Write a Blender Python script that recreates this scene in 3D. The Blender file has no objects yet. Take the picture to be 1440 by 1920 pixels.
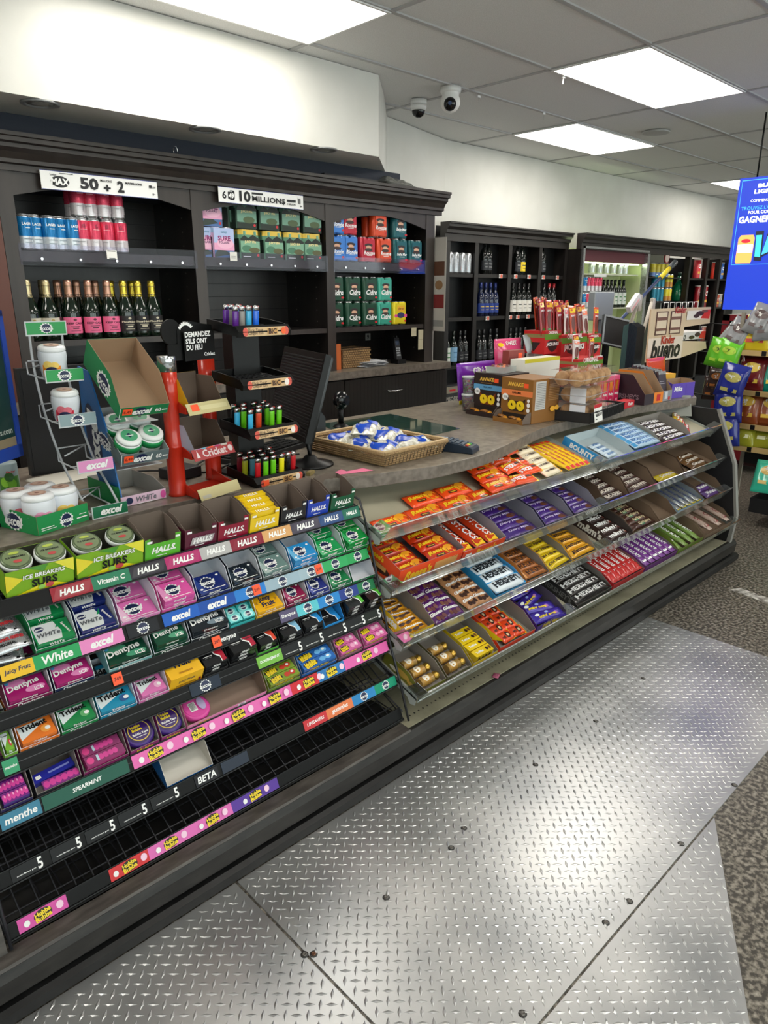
import bpy, bmesh, math, random
from math import sin, cos, tan, atan, pi, radians, degrees, sqrt
from mathutils import Matrix, Vector
random.seed(7)
SC = bpy.context.scene
COL = SC.collection

# ------------------------------------------------------------ camera
FPX = 1331.0; PITCH = radians(17.3); YAW = atan((2165 - 720) / (FPX / cos(PITCH)))
CAM = Vector((0, 0, 1.55))
FH = Vector((cos(YAW), sin(YAW), 0)); RT = Vector((sin(YAW), -cos(YAW), 0)); UPV = Vector((0, 0, 1))
FW = FH * cos(PITCH) - UPV * sin(PITCH); CU = FH * sin(PITCH) + UPV * cos(PITCH)
cd = bpy.data.cameras.new('camera'); cam = bpy.data.objects.new('camera', cd); COL.objects.link(cam)
cam.matrix_world = Matrix(((RT.x, CU.x, -FW.x, CAM.x), (RT.y, CU.y, -FW.y, CAM.y), (RT.z, CU.z, -FW.z, CAM.z), (0, 0, 0, 1)))
cd.sensor_fit = 'VERTICAL'; cd.sensor_height = 36.0; cd.lens = FPX / 1920 * 36.0
cd.clip_start = 0.02
SC.camera = cam
# ------------------------------------------------------------ world, exposure
w = bpy.data.worlds.new('world'); SC.world = w; w.use_nodes = True
w.node_tree.nodes['Background'].inputs[0].default_value = (1.0, 0.99, 0.96, 1)
w.node_tree.nodes['Background'].inputs[1].default_value = 1.6
vs = SC.view_settings; vs.view_transform = 'Standard'; vs.look = 'None'; vs.gamma = 1.0; vs.use_curve_mapping = False
vs.exposure = 0.95
LAMP = 5.8          # strength of the ceiling light panels

# ------------------------------------------------------------ surveying helpers (turn a sight line into a point on a real plane)
def ray(x, y): return FW * FPX + RT * (x - 720) - CU * (y - 960)
def at(x, y, ax, v):
    r = ray(x, y); return CAM + r * ((v - CAM[ax]) / r[ax])
def AZ(x, y, v): return at(x, y, 2, v)
def AY(x, y, v): return at(x, y, 1, v)
def AX(x, y, v): return at(x, y, 0, v)
def proj(p):
    d = Vector(p) - CAM; a = d.dot(FW); return 720 + FPX * d.dot(RT) / a, 960 - FPX * d.dot(CU) / a
def XA(px, Y, Z):
    a, b = 0.02, 14.0
    for i in range(40):
        m = (a + b) / 2
        if proj((m, Y, Z))[0] < px: a = m
        else: b = m
    return a
def HT(p, ytop):
    a, b = 0.0, 3.0
    for i in range(40):
        m = (a + b) / 2
        if proj((p[0], p[1], p[2] + m))[1] > ytop: a = m
        else: b = m
    return a

# ------------------------------------------------------------ materials
MATS = {}
def lin(c): c /= 255; return c / 12.92 if c <= .04045 else ((c + .055) / 1.055) ** 2.4
def rgb(h): h = h.lstrip('#'); return tuple(lin(int(h[i:i + 2], 16)) for i in (0, 2, 4))
def mk(name):
    m = bpy.data.materials.new(name); m.use_nodes = True
    nt = m.node_tree; return m, nt, nt.nodes, nt.links, nt.nodes['Principled BSDF']
def M(h, rough=.45, metal=0.0, coat=0.0, spec=.5):
    k = (h, rough, metal, coat, spec)
    if k in MATS: return MATS[k]
    m, nt, N, L, b = mk('paint_' + h.strip('#'))
    c = rgb(h)
    nz = N.new('ShaderNodeTexNoise'); nz.inputs['Scale'].default_value = 60
    r = N.new('ShaderNodeMapRange'); r.inputs[3].default_value = max(.02, rough - .06); r.inputs[4].default_value = min(1, rough + .08)
    L.new(nz.outputs[0], r.inputs[0]); L.new(r.outputs[0], b.inputs['Roughness'])
    b.inputs['Base Color'].default_value = (*c, 1); b.inputs['Metallic'].default_value = metal
    b.inputs['Coat Weight'].default_value = coat; b.inputs['Specular IOR Level'].default_value = spec
    MATS[k] = m; return m
def film(h): return M(h, .22, 0, .3)
def foil(h): return M(h, .25, .85)
def card(h): return M(h, .55)
def plas(h): return M(h, .3)
def emi(h, s):
    k = ('e', h, s)
    if k in MATS: return MATS[k]
    m, nt, N, L, b = mk('glow_' + h.strip('#'))
    b.inputs['Base Color'].default_value = (.02, .02, .02, 1)
    b.inputs['Emission Color'].default_value = (*rgb(h), 1); b.inputs['Emission Strength'].default_value = s
    MATS[k] = m; return m
def clear(h='#f4f8f8', tr=.9, rough=.08, gl=1.0):
    k = ('c', h, tr, rough, gl)
    if k in MATS: return MATS[k]
    m, nt, N, L, b = mk('clear_' + h.strip('#'))
    t = N.new('ShaderNodeBsdfTransparent'); t.inputs[0].default_value = (*rgb(h), 1)
    g = N.new('ShaderNodeBsdfGlossy'); g.inputs['Roughness'].default_value = rough; g.inputs[0].default_value = (1, 1, 1, 1)
    d = N.new('ShaderNodeBsdfDiffuse'); d.inputs[0].default_value = (*rgb(h), 1)
    fr = N.new('ShaderNodeFresnel'); fr.inputs[0].default_value = 1.45
    m1 = N.new('ShaderNodeMixShader'); m1.inputs[0].default_value = 1 - tr
    m2 = N.new('ShaderNodeMixShader')
    L.new(t.outputs[0], m1.inputs[1]); L.new(d.outputs[0], m1.inputs[2])
    fm = N.new('ShaderNodeMath'); fm.operation = 'MULTIPLY'; fm.inputs[1].default_value = gl; L.new(fr.outputs[0], fm.inputs[0]); L.new(fm.outputs[0], m2.inputs[0]); L.new(m1.outputs[0], m2.inputs[1]); L.new(g.outputs[0], m2.inputs[2])
    L.new(m2.outputs[0], N['Material Output'].inputs[0])
    MATS[k] = m; return m
def mottle(name, c1, c2, scale, rough=.4, detail=6, stretch=(1, 1, 1), bump=0, metal=0, lo=.35, hi=.65, c3=None, spec=.5, rough2=None):
    if name in MATS: return MATS[name]
    m, nt, N, L, b = mk(name)
    tc = N.new('ShaderNodeTexCoord'); mp = N.new('ShaderNodeMapping'); mp.inputs['Scale'].default_value = stretch
    nz = N.new('ShaderNodeTexNoise'); nz.inputs['Scale'].default_value = scale; nz.inputs['Detail'].default_value = detail
    cr = N.new('ShaderNodeValToRGB'); e = cr.color_ramp.elements
    e[0].position = lo; e[1].position = hi; e[0].color = (*rgb(c1), 1); e[1].color = (*rgb(c2), 1)
    if c3: x = e.new(.9); x.color = (*rgb(c3), 1)
    L.new(tc.outputs['Object'], mp.inputs[0]); L.new(mp.outputs[0], nz.inputs[0]); L.new(nz.outputs[0], cr.inputs[0]); L.new(cr.outputs[0], b.inputs['Base Color'])
    b.inputs['Roughness'].default_value = rough; b.inputs['Metallic'].default_value = metal; b.inputs['Specular IOR Level'].default_value = spec
    if rough2 is not None:
        n2 = N.new('ShaderNodeTexNoise'); n2.inputs['Scale'].default_value = 3.0; n2.inputs['Detail'].default_value = 5
        r = N.new('ShaderNodeMapRange'); r.inputs[1].default_value = .3; r.inputs[2].default_value = .7; r.inputs[3].default_value = rough; r.inputs[4].default_value = rough2
        L.new(tc.outputs['Object'], n2.inputs[0]); L.new(n2.outputs[0], r.inputs[0]); L.new(r.outputs[0], b.inputs['Roughness'])
    if bump:
        bp = N.new('ShaderNodeBump'); bp.inputs['Strength'].default_value = bump; bp.inputs['Distance'].default_value = .002
        L.new(nz.outputs[0], bp.inputs['Height']); L.new(bp.outputs[0], b.inputs['Normal'])
    MATS[name] = m; return m

WALL = mottle('wall_paint', '#d0cfc8', '#d9d8d2', 3, .6, bump=.05)
CEIL = mottle('ceiling_tile', '#dcdcda', '#e8e8e6', 180, .9, 3, bump=.5)
TBAR = M('#b4b4b4', .5)
LAMIN = mottle('laminate_stone', '#675f54', '#887f72', 34, .26, 10, spec=.6, rough2=.4)
LAMED = mottle('laminate_edge', '#5f574e', '#7a7168', 40, .45, 8)
ESP = mottle('espresso_wood', '#120f0e', '#1d1917', 20, .35, 6, (1, 1, .08))
ESPL = mottle('espresso_face', '#2c2623', '#37302c', 16, .38, 6, (1, 1, .1))
BLK = M('#08090a', .4, 0, 0, .35); BLKM = M('#17181b', .55); BLKG = M('#08090b', .12)
WIRE = M('#303136', .35, .3)
BEIGE = mottle('beige_metal', '#a9a48e', '#b7b29c', 5, .4, 4)
BEIGED = mottle('beige_deck', '#8f8b76', '#a8a38c', 9, .45, 8)
SILV = M('#c8cacc', .25, .9); CHROME = M('#e6e6e6', .12, 1.0)
GREYC = M('#8f8983', .7); KRAFT = M('#a08468', .75); KRAFTD = M('#6d5f55', .75); WCARD = M('#dfe3ea', .55)
ACR = clear('#eef2f2', .93, .08, .7); ACR2 = clear('#ffffff', .95, .05)
BURG = M('#5a1f2b', .5); WHITE = M('#f2f2f0', .45)

# ------------------------------------------------------------ glyphs
GL = {}
def glyph(s, bold=.02, shear=0.0):
    bold = min(bold, .042); k = (s, bold, shear)
    if k in GL: return GL[k]
    c = bpy.data.curves.new('g', 'FONT'); c.body = s; c.size = 1; c.resolution_u = 2; c.offset = bold; c.shear = shear; c.space_line = .8
    c.align_x = 'CENTER'
    o = bpy.data.objects.new('g', c); me = o.to_mesh()
    vs_ = [tuple(v.co) for v in me.vertices]; fs = [tuple(p.vertices) for p in me.polygons]
    o.to_mesh_clear(); bpy.data.objects.remove(o); bpy.data.curves.remove(c)
    x0 = min(v[0] for v in vs_); x1 = max(v[0] for v in vs_); y0 = min(v[1] for v in vs_); y1 = max(v[1] for v in vs_)
    W, H = x1 - x0, y1 - y0
    GL[k] = ([((v[0] - x0) / W - .5, ((v[1] - y0) / H - .5)) for v in vs_], fs, H / W)
    return GL[k]

# ------------------------------------------------------------ mesh builder
class MB:
    def __init__(s): s.v = []; s.f = []; s.fm = []; s.sm = []; s.mats = []; s.T = None; s._me = None
    def mi(s, m):
        if m not in s.mats: s.mats.append(m)
        return s.mats.index(m)
    def add(s, vs_, fs, m, smooth=False, ms=None):
        b = len(s.v)
        for q in vs_:
            q = Vector(q)
            s.v.append(s.T @ q if s.T else q)
        for i, f in enumerate(fs):
            s.f.append(tuple(b + k for k in f)); s.fm.append(s.mi(ms[i] if ms else m)); s.sm.append(smooth)
        return s
    def box(s, x0, x1, y0, y1, z0, z1, m, top=None, front=None, left=None):
        vs_ = [(x0, y0, z0), (x1, y0, z0), (x1, y1, z0), (x0, y1, z0), (x0, y0, z1), (x1, y0, z1), (x1, y1, z1), (x0, y1, z1)]
        fs = [(0, 3, 2, 1), (4, 5, 6, 7), (0, 1, 5, 4), (1, 2, 6, 5), (2, 3, 7, 6), (3, 0, 4, 7)]
        return s.add(vs_, fs, m, ms=[m, top or m, front or m, m, m, left or m])
    def prism(s, pts, z0, z1, m, axis='z', side=None):
        n = len(pts)
        def P(a, b, c): return (a, b, c) if axis == 'z' else ((a, c, b) if axis == 'y' else (c, a, b))
        vs_ = [P(a, b, z0) for a, b in pts] + [P(a, b, z1) for a, b in pts]
        fs = [tuple(range(n))[::-1], tuple(range(n, 2 * n))] + [(i, (i + 1) % n, n + (i + 1) % n, n + i) for i in range(n)]
        return s.add(vs_, fs, m, ms=[m, m] + [side or m] * n)
    def cyl(s, c, r, h, m, n=16, axis='z', r2=None, cap=True):
        r2 = r if r2 is None else r2; vs_ = []
        for k, (rr, t) in enumerate(((r, 0), (r2, h))):
            for i in range(n):
                a = 2 * pi * i / n; u, v = rr * cos(a), rr * sin(a)
                p = (u, v, t) if axis == 'z' else ((u, t, v) if axis == 'y' else (t, u, v))
                vs_.append((c[0] + p[0], c[1] + p[1], c[2] + p[2]))
        s.add(vs_, [(i, (i + 1) % n, n + (i + 1) % n, n + i) for i in range(n)], m, True)
        if cap: s.add(vs_, [tuple(range(n))[::-1], tuple(range(n, 2 * n))], m)
        return s
    def lathe(s, prof, m, n=20, c=(0, 0, 0), ms=None, smooth=True):
        vs_ = [(c[0] + r * cos(2 * pi * i / n), c[1] + r * sin(2 * pi * i / n), c[2] + z) for r, z in prof for i in range(n)]
        fs = []; mm = []
        for k in range(len(prof) - 1):
            for i in range(n):
                fs.append((k * n + i, k * n + (i + 1) % n, (k + 1) * n + (i + 1) % n, (k + 1) * n + i)); mm.append(ms[k] if ms else m)
        if prof[0][0] > 1e-4: fs.append(tuple(range(n))[::-1]); mm.append(ms[0] if ms else m)
        if prof[-1][0] > 1e-4: fs.append(tuple((len(prof) - 1) * n + i for i in range(n))); mm.append(ms[-1] if ms else m)
        return s.add(vs_, fs, m, smooth, ms=mm)
    def tube(s, pts, r, m, n=6):
        pts = [Vector(p) for p in pts]; vs_ = []; K = len(pts)
        for i, p in enumerate(pts):
            d = (pts[min(i + 1, K - 1)] - pts[max(i - 1, 0)]).normalized()
            a = d.cross(Vector((0, 0, 1))) if abs(d.z) < .9 else d.cross(Vector((1, 0, 0)))
            a.normalize(); b = d.cross(a)
            for j in range(n):
                t = 2 * pi * j / n; vs_.append(p + a * r * cos(t) + b * r * sin(t))
        fs = [(i * n + j, i * n + (j + 1) % n, (i + 1) * n + (j + 1) % n, (i + 1) * n + j) for i in range(K - 1) for j in range(n)]
        fs += [tuple(range(n))[::-1], tuple((K - 1) * n + j for j in range(n))]
        return s.add(vs_, fs, m, True)
    def sphere(s, c, r, m, n=14, k=8, sc=(1, 1, 1), z0=-1, z1=1):
        pr = []
        for i in range(k + 1):
            t = math.asin(z0) + (math.asin(z1) - math.asin(z0)) * i / k
            pr.append((max(cos(t) * r, 1e-5), sin(t) * r))
        T0 = s.T; L = Matrix.Translation(c) @ Matrix.Diagonal((*sc, 1)); s.T = (T0 @ L) if T0 else L
        s.lathe(pr, m, n); s.T = T0; return s
    def pillow(s, w, d, h, m, nx=10, ny=8, crimp=.1, seed=0, wr=.12, ends='x'):
        """soft packet lying flat, centred, sealed ends"""
        rnd = random.Random(seed); vs_ = []; up = []
        ph = [rnd.uniform(0, 6) for _ in range(4)]
        def hf(u, v):
            a, b = (u, v) if ends == 'x' else (v, u)
            e = min(a, 1 - a)
            t = 0 if e < crimp else min(1, (e - crimp) / .16); t = sin(t * pi / 2)
            q = sqrt(max(0, 1 - (2 * b - 1) ** 2)) ** .7 if 0 < b < 1 else 0
            wv = 1 + wr * (sin(9 * u + ph[0]) * cos(7 * v + ph[1]) + .5 * sin(19 * u + ph[2] + 5 * v))
            return (.0008 + h / 2 * t * q * wv)
        s.hf = lambda u, v: h / 2 + hf(min(1, max(0, u)), min(1, max(0, v)))
        for sg in (1, -1):
            for j in range(ny + 1):
                for i in range(nx + 1):
                    u, v = i / nx, j / ny
                    vs_.append(((u - .5) * w, (v - .5) * d, h / 2 + sg * hf(u, v)))
        n1 = (nx + 1) * (ny + 1); fs = []
        for j in range(ny):
            for i in range(nx):
                a = j * (nx + 1) + i
                fs.append((a, a + 1, a + nx + 2, a + nx + 1)); fs.append((n1 + a, n1 + a + nx + 1, n1 + a + nx + 2, n1 + a + 1))
        bd = [i for i in range(nx + 1)] + [j * (nx + 1) + nx for j in range(1, ny + 1)] + [ny * (nx + 1) + i for i in range(nx - 1, -1, -1)] + [j * (nx + 1) for j in range(ny - 1, 0, -1)]
        for i in range(len(bd)):
            a, b = bd[i], bd[(i + 1) % len(bd)]; fs.append((a, n1 + a, n1 + b, b))
        return s.add(vs_, fs, m, True)
    # --- printed decoration; P(u,v,off) maps the unit face to space
    def deco(s, P, w, h, items, k0=1, seg=1, eps=.00035):
        for k, it in enumerate(items):
            o = eps * (k + k0); t = it[0]
            if t == 'r':
                _, x0, y0, x1, y1, c = it
                vs_ = []; fs = []; sg = seg
                for i in range(sg + 1):
                    u = x0 + (x1 - x0) * i / sg; vs_ += [P(u, y0, o), P(u, y1, o)]
                fs = [(2 * i, 2 * i + 2, 2 * i + 3, 2 * i + 1) for i in range(sg)]
                s.add(vs_, fs, c)
            elif t == 'e' or t == 'b':
                _, cx, cy, rx, ry, c = it; n = 20 if t == 'e' else 28; vs_ = [P(cx, cy, o)]
                for i in range(n):
                    a = 2 * pi * i / n; q = 1 if t == 'e' or i % 2 else .8
                    vs_.append(P(cx + rx * q * cos(a), cy + ry * q * sin(a), o))
                s.add(vs_, [(0, 1 + i, 1 + (i + 1) % n) for i in range(n)], c)
            elif t == 'p':
                s.add([P(x, y, o) for x, y in it[1]], [tuple(range(len(it[1])))], it[2])
            elif t == 't':
                txt, cx, cy, tw, c = it[1:6]; opt = it[6] if len(it) > 6 else {}
                g, fs, asp = glyph(txt, opt.get('b', .025), opt.get('s', 0))
                W = tw * w; H = opt['h'] * h if 'h' in opt else W * asp; r = opt.get('r', 0)
                vs_ = []
                for gx, gy in g:
                    a, b = gx * W, gy * H
                    a, b = a * cos(r) - b * sin(r), a * sin(r) + b * cos(r)
                    vs_.append(P(cx + a / w, cy + b / h, o))
                s.add(vs_, fs, c)
        return s
    def face(s, O, U, V, w, h, items, k0=1):
        O, U, V = Vector(O), Vector(U).normalized(), Vector(V).normalized(); Nn = U.cross(V)
        return s.deco(lambda u, v, o: O + U * (u * w) + V * (v * h) + Nn * o, w, h, items, k0)
    def wrapc(s, c, r, z0, z1, a0, a1, items, k0=1):
        """decoration wrapped round a vertical cylinder between angles a0..a1"""
        w_ = abs(a1 - a0) * r; h_ = z1 - z0
        return s.deco(lambda u, v, o: Vector((c[0] + (r + o) * cos(a0 + (a1 - a0) * u), c[1] + (r + o) * sin(a0 + (a1 - a0) * u), c[2] + z0 + v * h_)), w_, h_, items, k0, seg=8, eps=.0005)
    def mesh(s, name='m'):
        if s._me: return s._me
        me = bpy.data.meshes.new(name); me.from_pydata([tuple(v) for v in s.v], [], s.f)
        for m in s.mats: me.materials.append(m)
        me.polygons.foreach_set('material_index', s.fm); me.polygons.foreach_set('use_smooth', s.sm); me.update()
        s._me = me; return me
def TR(x, y, z, rz=0, rx=0, ry=0):
    return Matrix.Translation((x, y, z)) @ Matrix.Rotation(rz, 4, 'Z') @ Matrix.Rotation(rx, 4, 'X') @ Matrix.Rotation(ry, 4, 'Y')

# ------------------------------------------------------------ linking
def link(o): COL.objects.link(o); return o
def meshob(name, mb, parent=None, bevel=0):
    o = link(bpy.data.objects.new(name, mb.mesh(name)))
    if parent: o.parent = parent
    if bevel:
        b = o.modifiers.new('bevel', 'BEVEL'); b.width = bevel; b.segments = 2; b.limit_method = 'ANGLE'; b.angle_limit = radians(40)
    return o
def struct(name, mb, bevel=0):
    o = meshob(name, mb, None, bevel); o['kind'] = 'structure'; return o
def tag(o, label, cat, group=None, kind=None):
    o['label'] = label; o['category'] = cat
    if group: o['group'] = group
    if kind: o['kind'] = kind
    return o
PROTO = {}
def put(key, build, name, label, cat, Mx=None, group=None, bevel=0):
    """build() returns an MB, or a list of parts (name, MB, [subparts], label)"""
    if key is None: parts = build() if callable(build) else build
    else:
        if key not in PROTO: PROTO[key] = build() if callable(build) else build
        parts = PROTO[key]
    Mx = Mx or Matrix.Identity(4)
    if isinstance(parts, MB):
        o = meshob(name, parts, None, bevel); o.matrix_world = Mx; return tag(o, label, cat, group)
    root = link(bpy.data.objects.new(name, None)); root.empty_display_size = .02; root.matrix_world = Mx; tag(root, label, cat, group)
    for p in parts:
        o = meshob(p[0], p[1], root, bevel)
        if len(p) > 3 and p[3]: o['label'] = p[3]
        if len(p) > 2 and p[2]:
            for q in p[2]: meshob(q[0], q[1], o)
    return root
ORD = ['top', 'second', 'third', 'fourth', 'fifth', 'sixth', 'seventh', 'eighth', 'ninth', 'tenth', 'eleventh', 'twelfth', 'thirteenth', 'fourteenth', 'fifteenth']
NTH = ['first'] + ORD[1:]

# ============================================================ ROOM
CZ = 2.69; WY = 4.14
mb = MB(); mb.box(-3, 12, -3.2, 6, -.1, 0, mottle('floor_terrazzo', '#3a3630', '#6f695f', 70, .38, 12, lo=.44, hi=.54, c3='#b8b2a6')); struct('floor', mb)
mb = MB(); mb.box(-3, 12, WY, WY + .15, 0, CZ, WALL); struct('wall_back', mb)
mb = MB(); mb.box(-3.1, -3, -3.2, 6, 0, CZ, WALL); struct('wall_left', mb)
mb = MB(); mb.box(12, 12.1, -3.2, 6, 0, CZ, WALL); struct('wall_right', mb)
mb = MB(); mb.box(-3, 12, -3.3, -3.2, 0, .35, WALL); mb.box(-3, 12, -3.3, -3.2, 2.45, CZ, WALL)
for x in (-3, .6, 4.2, 7.8, 11.4): mb.box(x, x + .25, -3.3, -3.2, .35, 2.45, WALL)
struct('wall_front', mb)
for i, x in enumerate((-2.75, .85, 4.45, 8.05)):
    mb = MB(); mb.box(x, x + 3.35, -3.26, -3.25, .35, 2.45, clear('#f8ffff', .98, .02)); struct('window_%d' % (i + 1), mb)
p0, p1 = AZ(750, 225, CZ), AZ(835, 262, CZ)
mb = MB(); mb.prism([(3.79, 3.90), (4.67, WY - .002), (4.67, WY + .1), (3.79, WY + .1)], 0, CZ, WALL); struct('wall_side', mb)
# ceiling with lay-in grid
GX = [3.68 + 1.205 * k for k in range(-6, 8)]; GY = [3.66 - .57 * k for k in range(-4, 13)]
lights = [(1.27, 2.54), (3.68, 1.95), (4.885, 3.09), (8.5, 3.09), (7.295, 1.38), (6.09, -.33), (1.27, .24), (-1.14, 1.95), (3.68, -.9), (-1.14, -.9), (8.5, -.33), (1.27, -2.04), (6.09, -2.04)]
def near(a, L): return min(L, key=lambda q: abs(q - a))
lights = [(near(a, GX), near(b, GY)) for a, b in lights]
mb = MB()
for i, gx in enumerate(GX):
    for j, gy in enumerate(GY):
        x0, x1, y0, y1 = gx, gx + 1.205, gy, gy + .57
        if x0 < -3 or x1 > 12.2 or y0 < -3.2 or y1 > 6: continue
        if any(abs(gx - a) < .1 and abs(gy - b) < .1 for a, b in lights): continue
        mb.box(x0 + .008, x1 - .008, y0 + .008, y1 - .008, CZ + .004, CZ + .02, CEIL)
mb.box(-3, 12, -3.2, 6, CZ + .12, CZ + .16, CEIL); struct('ceiling', mb)
mb = MB()
for gx in GX: mb.box(gx - .012, gx + .012, -3.2, 6, CZ - .002, CZ + .008, TBAR)
for gy in GY: mb.box(-3, 12, gy - .012, gy + .012, CZ - .003, CZ + .007, TBAR)
struct('trim_1', mb)
def b_light():
    a = MB(); a.box(.012, 1.193, .012, .558, .001, .02, emi('#fffaf0', LAMP))
    f = MB()
    for q in ((0, 1.205, 0, .014), (0, 1.205, .556, .57), (0, .014, 0, .57), (1.191, 1.205, 0, .57)): f.box(q[0], q[1], q[2], q[3], -.004, .03, WHITE)
    return [('diffuser', a), ('frame', f)]
ldesc = {0: 'white ceiling light panel nearest the wall bulkhead at upper left', 1: 'largest white ceiling light panel, above and right of the cameras', 2: 'white ceiling light panel close to the rear wall, beyond the two cameras', 3: 'white ceiling light panel partly behind the blue screen'}
for i, (a, b) in enumerate(lights):
    put('light', b_light, 'ceiling_light', ldesc.get(i, 'white ceiling light panel out over the shop aisle'), 'ceiling light', TR(a, b, CZ - .004), group='fluorescent ceiling panels' if i > 3 else None)
# soffit
mb = MB(); mb.prism([(-3, 3.236), (3.08, 3.236), (3.42, 3.54), (3.79, 3.9), (3.79, WY), (-3, WY)], 2.28, CZ + .001, WALL); struct('wall_soffit', mb, )
NAVY = M('#262b38', .7)
mb = MB(); mb.box(-1.2, 3.6, 3.58, WY - .01, 2.0, 2.279, NAVY); struct('wall_filler', mb)
def b_down():
    a = MB(); a.lathe([(.075, 0), (.075, -.006), (.06, -.008), (.055, 0)], plas('#8d8f90'), 24)
    b = MB(); b.lathe([(.054, -.002), (.03, .0)], M('#c9c9c4', .3), 20); b.cyl((0, 0, -.004), .03, .003, M('#a8a8a2', .3), 16)
    return [('trim_ring', a), ('reflector', b)]
for (px, py), d in (((75, 193), 'leftmost'), ((385, 242), 'middle'), ((607, 280), 'right-hand')):
    p = AZ(px, py, 2.279); put('down', b_down, 'recessed_downlight', d + ' round unlit downlight set in the underside of the white bulkhead', 'downlight', TR(p.x, p.y, 2.279))
# cameras
def b_cam(big):
    def f():
        s = 1.0 if big else .82
        a = MB(); a.lathe([(.062 * s, 0), (.062 * s, -.02), (.058 * s, -.028)], plas('#e4e4e2'), 24)
        b = MB()
        if big: b.sphere((0, 0, -.075), .058, plas('#e9e9e7'), 22, 12, z1=.85); b.cyl((0, 0, -.05), .05, .025, plas('#e4e4e2'), 22)
        else: b.lathe([(.05, -.028), (.05, -.045), (.043, -.06)], plas('#e4e4e2'), 22)
        c = MB()
        if big:
            c.T = Matrix.Translation((0, 0, -.078)) @ Matrix.Rotation(radians(-140), 4, 'Z') @ Matrix.Rotation(radians(20), 4, 'Y'); c.cyl((.036, 0, 0), .036, .02, BLKM, 20, 'x'); c.sphere((.048, 0, 0), .033, BLKG, 18, 8, (.6, 1, 1)); c.cyl((.066, 0, .008), .011, .003, M('#3a4a6a', .1), 12, 'x')
        else: c.sphere((0, 0, -.058), .042, BLKG, 20, 8, z1=.05)
        return [('ceiling_mount', a), ('housing', b), ('lens', c)]
    return f
p = AZ(785, 186, CZ); put(None, b_cam(False), 'security_camera', 'small white dome security camera on the ceiling, left of the pair', 'security camera', TR(p.x, p.y, CZ - .004))
p = AZ(845, 163, CZ); put(None, b_cam(True), 'security_camera', 'larger white turret security camera with round black lens on the ceiling', 'security camera', TR(p.x, p.y, CZ - .004))
for px, py, d in ((1057, 141, 'beside the largest light panel'), (898, 178, 'just right of the turret camera'), (1020, 210, 'near the far light panel')):
    p = AZ(px, py, CZ); mb = MB(); mb.box(-.012, .012, -.004, .004, -.012, 0, WHITE); mb.box(-.003, .003, -.002, .002, -.04, -.012, ACR2)
    put(None, mb, 'ceiling_hook', 'tiny clear plastic sign clip on the ceiling ' + d, 'clip', TR(p.x, p.y, CZ - .003))
p = AZ(1230, 247, CZ); mb = MB(); mb.cyl((0, 0, -.008), .09, .008, CEIL, 28); mb.lathe([(.1, 0), (.1, -.01), (.09, -.012)], TBAR, 28)
put(None, mb, 'ceiling_speaker', 'round grey speaker grille flush in the ceiling behind the far lights', 'speaker', TR(p.x, p.y, CZ))

# ============================================================ FLOOR PLATES
m, nt, N, L, b = mk('tread_plate'); b.inputs['Metallic'].default_value = .8
tc = N.new('ShaderNodeTexCoord'); nz = N.new('ShaderNodeTexNoise'); nz.inputs['Scale'].default_value = 3.2; nz.inputs['Detail'].default_value = 9
cr = N.new('ShaderNodeValToRGB'); e = cr.color_ramp.elements; e[0].position = .3; e[1].position = .68; e[0].color = (*rgb('#a9abad'), 1); e[1].color = (*rgb('#cfcfce'), 1)
r = N.new('ShaderNodeMapRange'); r.inputs[3].default_value = .26; r.inputs[4].default_value = .40
L.new(tc.outputs['Object'], nz.inputs[0]); L.new(nz.outputs[0], cr.inputs[0]); L.new(cr.outputs[0], b.inputs['Base Color']); L.new(nz.outputs[0], r.inputs[0]); L.new(r.outputs[0], b.inputs['Roughness'])
PLATE = m
def inside(p, poly):
    c = False; n = len(poly)
    for i in range(n):
        (x1, y1), (x2, y2) = poly[i], poly[(i + 1) % n]
        if (y1 > p[1]) != (y2 > p[1]) and p[0] < (x2 - x1) * (p[1] - y1) / (y2 - y1) + x1: c = not c
    return c
def plate(poly, label, off=0):
    mb = MB(); mb.prism(poly, 0, .004, PLATE)
    s = .0253; ca = cos(-YAW + pi / 2 - pi / 2); d1 = Vector((RT.x, RT.y)); d2 = Vector((FH.x, FH.y))
    xs = [p[0] for p in poly]; ys = [p[1] for p in poly]
    cx, cy = sum(xs) / len(xs), sum(ys) / len(ys); R = int(max(max(xs) - min(xs), max(ys) - min(ys)) / s) + 2
    vs_ = []; fs = []
    for i in range(-R, R):
        for j in range(-R, R):
            q = Vector((round(cx / s) * s, round(cy / s) * s)) + d1 * i * s + d2 * j * s
            if not (min(xs) < q.x < max(xs) and min(ys) < q.y < max(ys)): continue
            u, v = (d1, d2) if (i + j) % 2 == 0 else (d2, d1)
            a, b_ = q + u * .0148, q - u * .0148
            if not (inside(a, poly) and inside(b_, poly)): continue
            k = len(vs_); z = .0041
            for pt, h in ((a, 0), (q + v * .0046, 0), (b_, 0), (q - v * .0046, 0), (q + u * .006, .0016), (q - u * .006, .0016)): vs_.append((pt.x, pt.y, z + h))
            fs += [(k, k + 1, k + 4), (k + 1, k + 2, k + 5), (k + 1, k + 5, k + 4), (k + 2, k + 3, k + 5), (k + 3, k, k + 4), (k + 3, k + 4, k + 5)]
    mb.add(vs_, fs, PLATE)
    return put(None, mb, 'diamond_plate', label, 'floor plate')
plate([(-1.2, -.9), (.785, -.9), (.785, 1.40), (-1.2, 1.40)], 'diamond tread steel floor plate at bottom left, left of the angled seam')
plate([(.792, .60), (3.17, .60), (3.17, 1.40), (.792, 1.40)], 'long diamond tread steel floor plate lying along the front of the counter')
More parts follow.
